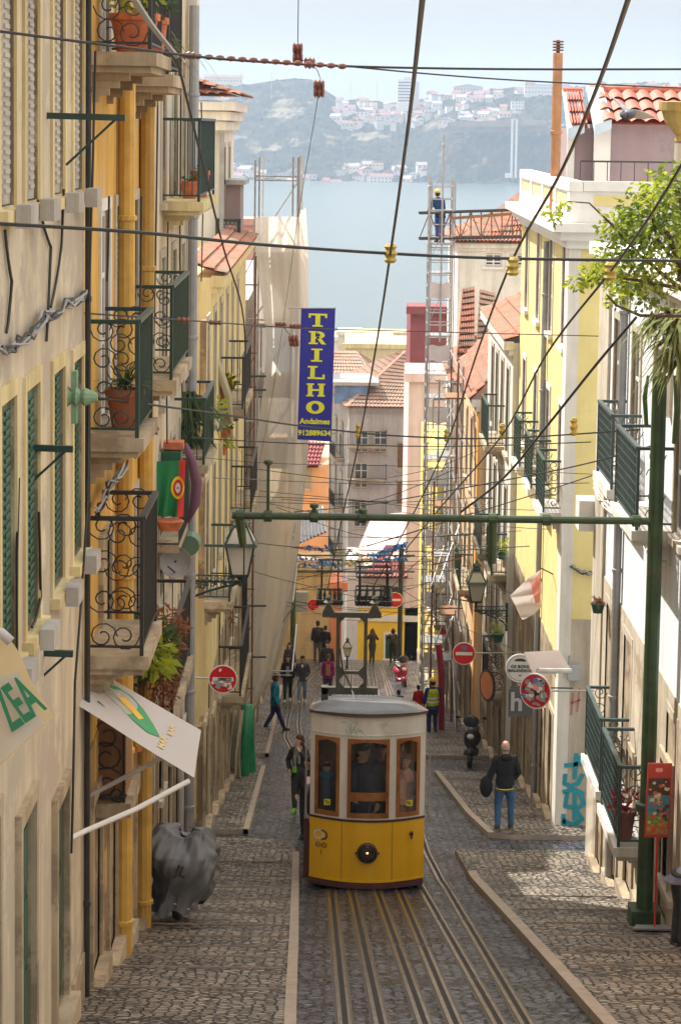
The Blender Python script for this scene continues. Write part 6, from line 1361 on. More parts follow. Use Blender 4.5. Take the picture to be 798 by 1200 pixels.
# board behind wrought iron
Yb=23.2; x0,x1=P(106,890,Yb).x,P(146,890,Yb).x; z0,z1=P(120,940,Yb).z,P(120,845,Yb).z; bp_=empty('boarded_balcony',(x0,Yb,z0),'small balcony boarded with brown wood behind a scrolled iron grille','balcony')
MB().box(x0-.1,x1,Yb+.05,Yb+.9,z0,z1).build('board',bwood,bp_); q=MB(); q.box(x0-.12,x1+.08,Yb-.05,Yb+1.1,z0-.16,z0-.003); q.box(x0-.08,x1-.05,Yb+.1,Yb+.8,z0-.26,z0-.163); q.build('slab',stoned,bp_)
q=MB()
for i,(cx,cz,r,a0,sg_) in enumerate(((.45,.22,.22,0,1),(.5,.55,.2,3.14,-1),(.5,.82,.2,0,1),(.8,.1,.1,0,-1))):
    q.tube([(a_,Yb-.0,b_) for a_,b_ in scroll((x0+(x1-x0)*cx,z0+(z1-z0)*cz),r,1.4,a0,sg_)],.012,5)
for x in(x0,x1): q.rod((x,Yb,z0),(x,Yb,z1),.018,5)
q.rod((x0,Yb,z0+.05),(x1,Yb,z0+.05),.015,5); q.build('grille',iron,bp_)
pot(P(160,880,26.2),.1,.16,'small clay pot clipped to the corner of the boarded balcony',seed=50,n=80,pm=lgrn,spread=2.2,sz=.14)
# ---- covered motorbike
cm=empty('covered_motorbike',(-1.9,28,gz(28)+.1),'motorbike hidden under a grey tarpaulin on the left pavement','motorbike')
Ym=28.6; zb_=gz(28.2)+.12
from mathutils.bvhtree import BVHTree
gm=mat('grey_tarpaulin',(.13,.135,.145),.6,var=.15,scale=3,bump=.35,bscale=5)
hx=[P(x,y,Ym) for x,y in ((171,976),(200,973),(232,984),(258,1004))]
def tarp(u,v):
    # u around the bike 0..1 (closed), v from the ridge down to the hem
    a_=2*math.pi*u; ca,sa=math.cos(a_),math.sin(a_)
    zr=zb_+1.12-.06*ca; cx=P(212,1000,Ym).x+.02; 
    ex=(abs(ca)**.8)*(1 if ca>0 else -1); ey=(abs(sa)**.9)*(1 if sa>0 else -1)
    t=v; top=.10+.90*min(1,t*2.6)**.7; rx=.47*top*(1-.75*max(0,t-.35)**1.1); ry=.78*top*(1-.25*max(0,t-.3))
    fold=.035*t*math.sin(a_*7+3*t+math.sin(a_*2)*3)+.16*noise.noise(Vector((ca*1.5,sa*1.5,t*2.2)))+.09*noise.noise(Vector((ca*4+t*4,sa*4,t*3+3)))+.035*noise.noise(Vector((ca*11+t*9,sa*11,t*6+3)))
    rx+=fold;ry+=fold
    z=zr+.06*noise.noise(Vector((ca*3,sa*3,5)))-(zr-zb_-.06)*(max(0,t-.12)/.88)**1.05 if t>.12 else zr+.02
    hump=.06*math.exp(-((ca+.75)**2+(sa+.2)**2)*3)*(1-t)+.10*math.exp(-((ca-.9)**2)*4)*(1-t)
    sag=-.10*math.exp(-((ca-.1)**2)*5)*(1-min(1,t*2))
    y=Ym+.15+ey*ry+.0; 
    return Vector((cx+ex*rx-.06*t+.14*(1-t)*max(0,ca),y,z+hump+sag-(y-Ym)*.22+.04*t*math.sin(a_*7)))
q=MB(); q.grid(tarp,150,60)
o=q.build('tarpaulin',gm,cm,smooth=True)
q=MB(); q.tube([tarp(.1,.93)+Vector((0,-.03,0)),tarp(.85,.93)+Vector((0,-.03,0)),tarp(.75,.92)+Vector((0,-.03,0)),tarp(.62,.93)+Vector((0,-.03,0)),tarp(.55,.93)],.012,5); q.build('tie_cord',greyp,cm)
for (px_,dy) in ((208,-.25),(214,.3)): q=MB(); c=Vector((P(px_,1090,Ym).x,Ym+dy,gz(Ym+dy)+.1+.2)); q.lathe(c-Vector((0,-.25,.06)),[(.10,-.05),(.15,-.06),(.17,-.03),(.17,.03),(.15,.06),(.1,.05)],18,axis='X'); q.build('wheel',black,cm)
q=text_mb('JL',.2,.006,.001); q.xf(face(P(212,1022,Ym-.72),R_(10))@Matrix.Rotation(R_(-20),4,'Z')).build('lettering',black,cm)
# ---- poster stand
ps=empty('poster_stand',Vector((P(768,1088,28.4).x,28.4,gz(28.4)+.1)),'red framed picture menu board on a thin red post at the right edge','menu board'); Y=28.4
c=P(771,938,Y); M=face(c,R_(6))@Matrix.Rotation(-.02,4,'Z'); w_,h_=.165,.51
q=MB(); q.box(-w_,w_,-h_,h_,-.02,0); q.xf(M).build('frame',mat('menu_red',(.42,.035,.02),.45),ps)
pm1=mat('menu_dark',(.05,.02,.015),.4,var=.6,scale=25); pm2=mat('menu_blue',(.06,.20,.28),.4,var=.4,scale=18); pm3=mat('menu_green',(.14,.30,.05),.4,var=.5,scale=22); pm4=mat('menu_brown',(.35,.17,.05),.4,var=.5,scale=22)
for (a_,b_,mm) in ((.62,.80,None),(.14,.60,pm1),(-.38,.13,pm2),(-.62,-.39,pm3),(-.92,-.63,pm4)):
    if mm: q=MB(); q.box(-w_*.88,w_*.88,h_*a_,h_*b_,.001,.004); q.xf(M).build('picture',mm,ps)
rn=random.Random(3); fm=[mat('menu_food_%s'%n_,c_,.5) for n_,c_ in(('red',(.5,.08,.04)),('cream',(.6,.48,.3)),('orange',(.6,.25,.05)),('dark',(.06,.04,.03)))]
for i in range(46): 
    q=MB(); disc(q,rn.uniform(-w_*.75,w_*.75),rn.uniform(-h_*.85,h_*.52),rn.uniform(.012,.032),.006+i*.0003,1.2,9); q.xf(M).build('food_picture',fm[i%4],ps)
q=MB(); disc(q,-.03,h_*.82,.03,.003); disc(q,.01,h_*.82,.03,.0035); q.xf(M).build('emblem',mat('menu_pink',(.7,.3,.25),.5),ps)
q=MB(); q.rod(Vector((c.x,Y,c.z-h_)),Vector((c.x,Y,gz(Y)+.13)),.014,8); q.build('post',red,ps)
q=MB(); bx=c.x; 
q.add([(bx-.33,Y-.25,gz(Y-.25)+.125),(bx+.2,Y-.25,gz(Y-.25)+.125),(bx+.26,Y+.2,gz(Y+.2)+.125),(bx-.22,Y+.2,gz(Y+.2)+.125),(bx-.33,Y-.25,gz(Y-.25)+.15),(bx+.2,Y-.25,gz(Y-.25)+.15),(bx+.26,Y+.2,gz(Y+.2)+.15),(bx-.22,Y+.2,gz(Y+.2)+.15)],[(0,3,2,1),(4,5,6,7),(0,1,5,4),(1,2,6,5),(2,3,7,6),(3,0,4,7)]); q.build('base_plate',steel,ps)
# graffiti
gp=mat('graffiti_teal',(.02,.33,.42),.6)
gf=empty('graffiti',(XR+.25,42.5,gz(42)+1),'tall teal graffiti letters sprayed on the stone corner of the yellow house','graffiti')
yF=yA-.065
def stroke(pts,r=.045):
    q=MB(); Pp=[P(x,y,yF) for x,y in pts]
    for a_,b_ in zip(Pp,Pp[1:]):
        d=(b_-a_).normalized(); s_=Vector((-d.z,0,d.x))*r; a_=a_-d*r*.5; b_=b_+d*r*.5; q.add([a_-s_,b_-s_,b_+s_,a_+s_],[(0,1,2,3)])
    for i,v in enumerate(q.v): q.v[i]=(v[0],yF-.004-.0001*(i//4),v[2])
    q.build('stroke',gp,gf)
stroke([(662,897),(680,895),(679,887)]);stroke([(675,884),(673,912)]);stroke([(662,908),(661,918),(668,921),(677,918),(682,908)]);stroke([(660,928),(672,925),(683,930)]);stroke([(673,925),(673,960)]);stroke([(664,930),(662,945),(672,946)]);stroke([(680,932),(684,942),(674,948),(682,960),(672,966)]);stroke([(660,955),(660,970)]);stroke([(660,962),(676,968)])
gr2=mat('graffiti_red',(.55,.18,.15),.7); q=MB()
for pts in ([(671,812),(669,838)],[(679,806),(676,834)],[(668,824),(680,820)]):
    a_,b_=[P(x,y,yF) for x,y in pts]; d=(b_-a_).normalized(); s_=Vector((-d.z,0,d.x))*.018; q.add([(v.x,yF-.006,v.z) for v in(a_-s_,b_-s_,b_+s_,a_+s_)],[(0,1,2,3)])
tag(q.build('graffiti',gr2),'faint red H shaped scrawl above the teal graffiti','graffiti')
q=MB(); c=P(672,788,yF-.1); q.cbox(c,(.25,.12,.3)); q.rod(c+Vector((-.1,-.05,.05)),c+Vector((-.1,-.05,.35)),.03,6); tag(q.build('meter_box',greyst),'grey electric junction box on the stone corner above the graffiti','junction box')
# ---- scooters
def scooter(c,rz,label,body,s=1.):
    r=empty('scooter',c,label,'scooter'); M=Matrix.Translation(c)@Matrix.Rotation(rz,4,'Z')@Matrix.Scale(s,4)   # local: faces -Y
    def b(q,n,m,sm_=True): q.xf(M); return q.build(n,m,r,smooth=sm_)
    for y in(-.62,.55): q=MB(); q.lathe((0,y,.24),[(.12,-.04),(.2,-.055),(.24,-.04),(.24,.04),(.2,.055),(.12,.04)],18,axis='X'); b(q,'wheel',black)
    q=MB(); q.ell((0,-.52,.72),(.17,.08,.26),14,10); q.ell((0,-.62,.42),(.12,.22,.12),12,8); q.ell((0,.35,.5),(.2,.45,.2),14,10); q.box(-.17,.17,-.4,.1,.26,.33); b(q,'body',body)
    q=MB(); q.ell((0,-.6,.80),(.09,.06,.07),10,8); b(q,'headlight',white); q=MB(); q.ell((0,.3,.74),(.15,.42,.08),12,8); b(q,'seat',black)
    q=MB(); q.tube([(0,-.6,.3),(0,-.48,.95),(0,-.42,1.05)],.03,6); q.tube([(-.34,-.35,1.03),(-.15,-.42,1.06),(.15,-.42,1.06),(.34,-.35,1.03)],.02,6); b(q,'handlebar',steel)
    for s_ in(-1,1): q=MB(); q.rod((s_*.28,-.38,1.05),(s_*.32,-.4,1.2),.01,4); q.ell((s_*.33,-.42,1.24),(.06,.015,.04),8,6); b(q,'mirror',black)
    q=MB(); q.ell((0,-.46,1.16),(.2,.05,.16),12,8); b(q,'windscreen',mat('smoked_plastic',(.05,.05,.06),.2)); return r
g0=G(469,803); scooter(g0,R_(12),'red and pink scooter parked facing up the street beside the scaffold',mat('scooter_red',(.36,.02,.05),.3,var=.3,scale=9,spec=.7),1.0)
g0=Vector((3.62,56.2,gz(56.2)+.1)); scooter(g0,R_(-8),'dark motorbike leaning against the right wall below the orange oval sign',iron,1.05)
q=MB(); c=P(353,705,95); q.cbox(c,(.6,.3,.9)); tag(q.build('cabinet',greyst),'grey cabinet on the distant left wall beside the green post','cabinet')
M=face(P(367,709,93)); sign_disc(M,.27,1,'small distant round red sign on the left wall',False,3,None,5,name='far_round_sign',base=red); M=face(P(463,703,93)); sign_disc(M,.34,1,'distant no entry sign on the dark post',True,0,None,6)
# ------------------------------------------------ people
def remeshed(q,vox,name,m,parent,M,smooth_it=2):
    me=bpy.data.meshes.new('tmp'); me.from_pydata([M@Vector(v) for v in q.v],[],q.f); o=bpy.data.objects.new('tmp',me); C.objects.link(o)
    md=o.modifiers.new('r','REMESH'); md.mode='VOXEL'; md.voxel_size=vox
    if smooth_it: s=o.modifiers.new('s','SMOOTH'); s.iterations=smooth_it; s.factor=.5
    dg=bpy.context.evaluated_depsgraph_get(); m2=bpy.data.meshes.new_from_object(o.evaluated_get(dg)); bpy.data.objects.remove(o); bpy.data.meshes.remove(me)
    off=wl(parent)
    for v in m2.vertices: v.co-=off
    m2.materials.clear(); m2.materials.append(m)
    for p in m2.polygons: p.use_smooth=True; p.material_index=0
    m2.name=name; r=bpy.data.objects.new(name,m2); C.objects.link(r); r.parent=parent; r['_w']=list(off); return r
def eloft(q,rings,n=14):  # rings: (center, rx, ry)
    vs=[];
    for c,rx,ry in rings:
        for k in range(n): a=2*math.pi*k/n; vs.append((c[0]+rx*math.cos(a),c[1]+ry*math.sin(a),c[2]))
    m_=len(rings); fs=[(i*n+k,i*n+(k+1)%n,(i+1)*n+(k+1)%n,(i+1)*n+k) for i in range(m_-1) for k in range(n)]; fs+=[tuple(range(n))[::-1],tuple((m_-1)*n+k for k in range(n))]; q.add(vs,fs)
def hand(q,w_,d,side,s=1.,curl=.5):
    # w_ wrist point, d direction of forearm
    d=Vector(d).normalized(); up=Vector((side,0,0)); t=d.cross(Vector((0,1,0)));
    if t.length<.2: t=d.cross(Vector((1,0,0)))
    t.normalize(); f=t.cross(d).normalized()   # t: thickness normal (sideways), f: spread axis
    q.ell(Vector(w_)+d*.045,(.018,.018,.018),8,6); q.tube([w_,w_+d*.03,w_+d*.085],[.024,.034,.034],8)
    for i,l_ in enumerate((.062,.075,.07,.054)):
        o=w_+d*.08+f*(.027-.018*i); k=o+d*l_*.5-t*side*.006; e=k+(d*(1-curl*.5)-t*side*curl).normalized()*l_*.55; q.tube([o,k,e],[.0095,.009,.007],6)
    o=w_+d*.03+f*.03; q.tube([o,o+(d*.5+f*.8).normalized()*.035,o+(d*.8+f*.8).normalized()*.065],[.013,.011,.008],6)
PM={}
def pm(c,nm='cloth',r=.85): 
    k='%s_%02d%02d%02d'%((nm,)+tuple(int(x*99) for x in c))
    return mat(k,c,r,var=.25,scale=9,bump=.3,bscale=18,spec=.2)
def person(label,foot,H,rz,top,trou,hair=(.03,.02,.015),shoes=(.03,.03,.03),arms=None,legs=None,hairlen=0,lean=0,hood=False,hat=None,jl=.82,vox=.014,bald=False,extra=None,head_turn=0,head_pitch=0,skinm=None,sleeve=True,open_=None,female=False,neck=None):
    s=H/1.75; foot=Vector(foot); root=empty('person',foot,label,'person'); M=Matrix.Translation(foot)@Matrix.Rotation(rz,4,'Z')@Matrix.Scale(s,4)
    sw=.165 if female else .185; sk=skinm or skin
    arms=arms or [((sw+.05,-.02,1.14),(sw+.055,.06,.90)),((-sw-.05,-.02,1.14),(-sw-.055,.06,.90))]
    legs=legs or [((.10,.02,.50),(.105,-.02,.09)),((-.10,.02,.50),(-.105,-.02,.09))]
    R=Matrix.Rotation(-lean,3,'X'); piv=Vector((0,0,.93))
    up=lambda v:piv+R@(Vector(v)-piv)
    HM=Matrix.Rotation(head_turn,3,'Z')@Matrix.Rotation(head_pitch,3,'X'); hc=up((0,.01,1.635))
    hp=lambda x,y,z:hc+HM@Vector((x,y,z))
    def torso(q,g,z0,hem=0):
        prof=[(.86,.155,.115),(.95,.165 if not female else .17,.12),(1.08,.145 if not female else .125,.10),(1.22,.165 if not female else .145,.115),(1.36,sw-.005,.11),(1.43,sw-.05,.085),(1.48,.06,.06)]
        rr=[]
        if z0<.86: rr.append((up((0,0,z0)) if z0>.8 else (0,0,z0),.165+g+hem,.125+g+hem))
        for z,a,b in prof:
            if z>=z0: rr.append((up((0,0,z)),a+g,b+g))
        rr=[rr[0]]+rr[1:] ; eloft(q,rr)
    def arm(q,g,i,to=1.):
        sd=1 if i==0 else -1; e,w_=[up(a) for a in arms[i]]; sh=up((sd*(sw-.015),0,1.40)); mid=sh.lerp(e,.5); we=e.lerp(w_,to)
        q.tube([sh,mid,e,e.lerp(we,.5),we],[.058+g,.050+g,.043+g,.040+g,.030+g*1.0],10); q.ell(sh,(.062+g,.062+g,.062+g),10,8); q.ell(e,(.044+g,)*3,8,6)
    def leg(q,g,i,z1=None):
        sd=1 if i==0 else -1; k,a=[Vector(v) for v in legs[i]]; hipp=Vector((sd*.085,0,.90)); q.tube([hipp,hipp.lerp(k,.5),k,k.lerp(a,.35),a],[.095+g,.082+g,.058+g,.056+g,.038+g*1.3],10); q.ell(k,(.058+g,)*3,8,6)
    q=MB(); torso(q,0,.86)
    for i in(0,1):
        arm(q,0,i); leg(q,0,i); e,w_=[up(a) for a in arms[i]]; hand(q,w_,w_-e,1 if i==0 else -1)
        a=Vector(legs[i][1]); q.tube([a,a+Vector((0,.06,-.04)),a+Vector((0,.14,-.055))],[.04,.04,.03],8)
    q.tube([up((0,-.005,1.44)),hp(0,-.01,-.07)],[.058,.052],10)
    q.ell(hp(0,0,.02),(.078,.095,.10),14,12,HM); q.ell(hp(0,.022,-.055),(.056,.062,.062),12,8,HM)
    q.tube([hp(0,.088,.03),hp(0,.108,-.015),hp(0,.09,-.025)],[.010,.017,.012],6); q.ell(hp(0,.078,.045),(.045,.02,.012),8,6,HM)
    for sd in(-1,1): q.ell(hp(sd*.078,-.005,.0),(.010,.022,.034),8,6,HM)
    q.ell(hp(0,.082,-.058),(.024,.012,.010),8,6,HM); q.ell(hp(0,.07,-.095),(.025,.02,.02),8,6,HM)
    remeshed(q,min(vox,.0105)*s,'body',sk,root,M)
    fc=MB()
    for sd in(-1,1): fc.ell(hp(sd*.031,.083,.025),(.013,.008,.007),8,6,HM); fc.add([hp(sd*.015,.094,.05),hp(sd*.05,.080,.053),hp(sd*.05,.078,.058),hp(sd*.015,.094,.057)],[(0,1,2,3)])
    fc.xf(M); fc.build('eyes',black,root)
    q=MB(); q.ell(hp(0,.092,-.06),(.022,.006,.007),8,6,HM); q.xf(M).build('lips',mat('lip',(.42,.14,.12),.5),root)
    tm=top if not isinstance(top,tuple) else pm(top); bm_=trou if not isinstance(trou,tuple) else pm(trou)
    q=MB(); torso(q,.026,jl,.01)
    for i in(0,1):
        if sleeve: arm(q,.020,i,.97)
    q.tube([up((0,-.01,1.42)),up((0,-.005,1.50))],[.09,.072],12)
    if hood: q.ell(up((0,-.09,1.46)),(.12,.075,.07),12,8)
    remeshed(q,vox*s,'jacket',tm,root,M)
    q=MB()
    for i in(0,1): leg(q,.013,i)
    eloft(q,[((0,0,.84),.16,.12),((0,0,.90),.172,.13),((0,0,.98),.165,.125)]); remeshed(q,vox*s,'trousers',bm_,root,M)
    for i in(0,1):
        a=Vector(legs[i][1]); q=MB(); q.tube([a+Vector((0,-.045,-.035)),a+Vector((0,.03,-.035)),a+Vector((0,.12,-.05)),a+Vector((0,.165,-.055))],[.042,.05,.045,.03],8); q.tube([a+Vector((0,0,.03)),a+Vector((0,0,-.03))],[.048,.05],8); q.box(a.x-.042,a.x+.042,a.y-.07,a.y+.18,a.z-.089,a.z-.07); remeshed(q,vox*s*.8,'shoe',pm(shoes,'shoe',.5),root,M,1)
    if not bald:
        q=MB(); q.ell(hp(0,-.012,.062),(.092,.103,.088),14,10,HM); q.ell(hp(0,-.05,.0),(.085,.07,.09),12,8,HM)
        if hairlen>0:
            for sd in(-1,0,1): q.tube([hp(sd*.055,-.05,.05),hp(sd*.085,-.05+(.0 if sd==0 else .03),-.05),hp(sd*.085,-.07,-.05-hairlen*.6),hp(sd*.06,-.07,-.06-hairlen)],[.05,.052,.05,.02],8)
        remeshed(q,.013*s,'hair',pm(hair,'hair',.6),root,M,1)
    else:
        q=MB(); q.ell(hp(0,-.045,-.03),(.076,.056,.045),12,8,HM); remeshed(q,.012*s,'hair',pm((.25,.2,.17),'hair',.8),root,M,1)
    if hat:
        q=MB(); q.ell(hp(0,-.005,.075),(.105,.12,.085),14,10,HM); q.ell(hp(0,.05,.055),(.085,.10,.015),12,6,HM); q.xf(M).build('helmet',mat('helmet_yellow',(.75,.55,.03),.35),root,smooth=True)
    def ex(fn,nm,m_,smooth=True): q=MB(); fn(q); q.xf(M); return q.build(nm,m_,root,smooth=smooth)
    if extra: extra(ex,up,hp,lambda fn,nm,m_,v=.013:(lambda q:(fn(q),remeshed(q,v*s,nm,m_,root,M)))(MB()))
    return root
def stand(px_,py,lift=0.0): g=G(px_,py); return Vector((g.x,g.y,g.z+lift))
def hh(px_,pyf,pyt):   # real height from pixels
    g=G(px_,pyf); return P(px_,pyt,g.y).z-g.z
PI=math.pi
blk=(.018,.018,.020); jean=(.05,.13,.26); dgrey=(.05,.05,.055)
step_l=[((.10,.16,.52),(.11,.22,.12)),((-.10,-.02,.50),(-.10,-.30,.11))]
walk=[((.10,.12,.50),(.105,.16,.10)),((-.10,-.0,.49),(-.10,-.16,.10))]
pock=[((.25,-.05,1.14),(.17,.09,.98)),((-.25,-.05,1.14),(-.17,.09,.98))]
# bald man with bag
f=stand(590,978,.10)
def bag(ex,up,hp,rm):
    rm(lambda q:(q.ell((-.36,.02,.86),(.13,.10,.22),12,10),q.ell((-.30,.05,1.05),(.06,.06,.12),8,6)),'coat_bundle',pm((.012,.012,.013)))
    ex(lambda q:eloft(q,[((0,0,.80),.19,.15),((0,0,.845),.192,.152)]),'shirt_hem',pm((.65,.55,.03)))
person('bald man in a black hooded jacket and jeans seen from behind with a dark coat',f,hh(590,978,871)-.06,0.12,blk,jean,bald=True,hood=True,jl=.80,shoes=(.10,.07,.05),arms=[((.26,-.03,1.14),(.20,.12,.98)),((-.27,.0,1.12),(-.30,.02,.98))],legs=[((.13,.03,.50),(.14,.02,.09)),((-.12,.05,.50),(-.13,-.03,.09))],extra=bag,vox=.012)
# woman by the tram
f=stand(350,952)
def scarf(ex,up,hp,rm):
    rm(lambda q:(q.lathe(up((0,.01,1.49)),[(.085,-.05),(.11,-.02),(.10,.05),(.07,.07)],12),q.tube([up((.04,.10,1.46)),up((.05,.15,1.3)),up((.04,.15,1.08))],[.035,.04,.035],8),q.tube([up((-.04,.10,1.46)),up((-.05,.15,1.3)),up((-.05,.15,1.15))],[.035,.04,.035],8)),'scarf',pm((.22,.21,.22)))
    ex(lambda q:q.cbox(up((.05,.16,1.02)),(.09,.03,.13)),'green_pouch',pm((.2,.55,.05)),False)
person('curly haired woman in a dark jacket and grey scarf standing left of the tram',f,hh(350,952,862),PI-.35,(.035,.033,.03),(.06,.06,.065),hair=(.07,.025,.015),hairlen=.16,shoes=(.25,.5,.05),arms=[((.28,-.04,1.16),(.20,.07,.98)),((-.24,.06,1.18),(-.07,.15,1.44))],female=True,extra=scarf,head_turn=-.5,head_pitch=.12,vox=.012)
# dark figure partly behind tram
g0=stand(350,978); person('person in black leaning against the left side of the tram',Vector((P(361,920,40.5).x,40.5,gz(40.5))),1.62,PI-.5,blk,(.03,.03,.03),hairlen=.1,female=True,arms=[((.2,.1,1.16),(.12,.25,1.0)),((-.24,-.04,1.14),(-.2,.05,.9))])
# man in turquoise sweater
f=stand(322,856)
person('man in a turquoise sweater and navy trousers striding across behind the tram',f,hh(322,856,790),-PI/2+.15,(.015,.28,.42),(.025,.03,.14),hair=(.02,.012,.01),skinm=mat('brown_skin',(.20,.09,.05),.6,var=.05),legs=[((.10,.12,.50),(.10,.28,.10)),((-.10,-.06,.50),(-.10,-.28,.11))],arms=[((.24,-.06,1.14),(.23,.05,.90)),((-.24,.03,1.14),(-.23,.13,.92))],vox=.014)
# group behind
f=stand(337,822); person('woman with long hair in an unbuttoned black jacket walking beside the rails',f,hh(337,822,768),PI,blk,(.03,.03,.03),hair=(.05,.025,.015),hairlen=.2,female=True,shoes=(.6,.58,.55),legs=walk,extra=lambda ex,up,hp,rm:ex(lambda q:q.add([up((-.06,.145,1.38)),up((.06,.145,1.38)),up((.07,.16,1.0)),up((-.07,.16,1.0))],[(0,1,2,3)]),'shirt',pm((.3,.28,.27)),False))
f=stand(354,823); person('man in a grey jacket with white collar, pale jeans and hands in pockets',f,hh(354,823,769),PI,(.07,.065,.08),(.22,.32,.42),hair=(.03,.02,.015),shoes=(.6,.6,.6),arms=pock,legs=walk,extra=lambda ex,up,hp,rm:ex(lambda q:q.add([up((-.05,.13,1.46)),up((.05,.13,1.46)),up((0,.15,1.32))],[(0,1,2)]),'collar',white,False))
f=stand(385,818); f=Vector((P(384,815,f.y).x,f.y,gz(f.y))); person('woman in sunglasses and a magenta cardigan walking behind the tram pantograph',f,1.62,PI,(.30,.02,.12),(.06,.06,.08),hair=(.12,.05,.025),hairlen=.08,female=True,extra=lambda ex,up,hp,rm:(ex(lambda q:q.add([up((-.08,.147,1.40)),up((.08,.147,1.40)),up((.09,.165,.95)),up((-.09,.165,.95))],[(0,1,2,3)]),'dress',pm((.5,.24,.16)),False),ex(lambda q:q.cbox(hp(0,.098,.024),(.125,.022,.036)),'sunglasses',pm((.01,.01,.01)))))
f=stand(339,800); person('woman with dark hair half hidden behind the long haired woman',f,1.6,PI,(.05,.04,.045),blk,hairlen=.15,female=True)
f=stand(383,802); person('person in a dark coat walking just behind the magenta cardigan',f,1.72,PI,(.03,.03,.03),blk)
pack=lambda col:(lambda ex,up,hp,rm:rm(lambda q:(q.ell(up((0,-.20,1.22)),(.15,.09,.22),12,10),q.tube([up((.1,-.1,1.42)),up((.12,.1,1.4)),up((.12,.12,1.15))],.02,6)),'backpack',pm(col)))
f=stand(372,775); person('tall man with a black backpack seen from behind at the street corner',f,hh(372,775,728),.1,(.03,.03,.035),(.12,.12,.12),extra=pack((.05,.03,.025)))
f=stand(381,776); person('second man in black beside the man with the backpack',f,hh(381,775,733),-.3,blk,(.04,.04,.05),arms=pock)
face_arm=[((.26,.06,1.22),(.08,.17,1.50)),((-.26,.06,1.22),(-.08,.17,1.50))]
f=stand(436,777); person('slim long haired figure with raised hands against the yellow wall',f,hh(436,777,737),-.1,(.05,.04,.035),(.07,.075,.08),hair=(.14,.07,.03),hairlen=.3,female=True,arms=face_arm,legs=[((.07,.02,.5),(.06,-.02,.09)),((-.07,.02,.5),(-.10,-.02,.09))])
f=stand(460,777); person('hooded figure with a backpack and raised elbows beside the arched window',f,hh(460,777,738),.1,(.035,.02,.02),blk,arms=[((.30,.05,1.28),(.10,.15,1.50)),((-.30,.05,1.28),(-.10,.15,1.50))],female=True,extra=lambda ex,up,hp,rm:(rm(lambda q:(q.ell(hp(0,-.01,.03),(.12,.13,.15),12,10),q.tube([hp(0,-.02,.14),hp(0,-.03,.22)],[.06,.015],8)),'hood',pm((.04,.02,.02))),pack((.06,.03,.03))(ex,up,hp,rm)))
# worker in vest
f=stand(506,861); 
def vest(ex,up,hp,rm):
    rm(lambda q:eloft(q,[(up((0,0,.92)),.20,.155),(up((0,0,1.08)),.185,.145),(up((0,0,1.25)),.20,.15),(up((0,0,1.38)),.195,.145),(up((0,0,1.45)),.14,.11)]),'hi_vis_vest',pm((.45,.55,.03),'vest'))
    for z in(1.04,1.16): ex(lambda q,z=z:q.lathe(up((0,0,z)),[(.21,-.025),(.213,-.02),(.213,.02),(.21,.025)],20,sx=.93,sy=.74),'reflective_band',mat('reflective',(.75,.75,.72),.3))
person('worker in a yellow vest and helmet standing on the right pavement',f,hh(505,862,796),.25,(.02,.05,.16),(.02,.03,.12),hat=True,arms=[((.25,.1,1.16),(.18,.28,1.1)),((-.25,.0,1.14),(-.24,.1,.95))],extra=vest,vox=.013)
for i,(x,col,lb) in enumerate(((490,(.5,.02,.02),'child in a red top partly hidden by the right edge of the tram'),(467,(.05,.03,.03),'dark haired passer-by whose head shows above the tram roof'))):
    Y=70-i*2; c=P(x,813,Y); z=gz(Y); person(lb,Vector((c.x,Y,z)),max(1.2,c.z-z+.09),.3,col,blk,hair=(.03,.02,.015))
# roof worker
c=P(515,284,76.6); person('worker in blue overalls and a yellow helmet on top of the scaffold tower',Vector((c.x,76.6,c.z)),P(515,222,76.6).z-c.z,.5,(.015,.05,.12),(.012,.10,.38),hat=True,lean=.3,arms=[((.24,.1,1.16),(.12,.3,1.05)),((-.27,.05,1.2),(-.28,.25,1.1))],vox=.013)
MB().box(xs0-.05,xs1+.05,Ys-.1,Ys+1.4,c.z-.06,c.z-.002).build('platform',steel,st_)
# cropped man at right
f=Vector((P(792,1115,27).x,26.8,gz(26.8)+.10)); plaid=mat('plaid_shirt',(.11,.11,.16),.8,var=.5,scale=16)
person('man in a checked shirt and dark trousers bending forward at the right edge',f,1.72,-PI/2+.25,plaid,(.05,.05,.045),lean=1.0,vox=.012,arms=[((.22,.12,1.16),(.16,.3,1.0)),((-.22,.12,1.16),(-.16,.3,1.0))])
# ------------------------------------------------ tram
YT=34.2; sl=-.243
yel=mat('tram_yellow',(.82,.46,.006),.22,var=.05,scale=2,spec=.6,stain=(.50,.27,.02),stain_amt=.12,streak=.12,bump=.03); twh=mat('tram_white',(.74,.71,.65),.3,var=.08,scale=2,streak=.22,stain=(.50,.46,.38),stain_amt=.1); twood=mat('varnished_wood',(.34,.13,.035),.3,var=.3,scale=7,streak=.35); tbr=mat('tram_maroon',(.10,.035,.035),.5,var=.2); troof=mat('tram_roof_grey',(.09,.095,.10),.4,var=.35,scale=3,bump=.1)
tx0,tx1=P(363,960,YT).x,P(497,960,YT).x; xc=(tx0+tx1)/2; hw_=(tx1-tx0)/2
tz=lambda py:P(430,py,YT).z
def bow(x,n_=0): return YT-.30+.30*((x-xc)/hw_)**2-n_
zg=gz(YT); zbot=tz(1035)
tram=empty('tram',(xc,YT,zg),'yellow and white funicular tram with wooden window frames and a round headlamp','tram')
def fx(px_): return P(px_,900,YT).x
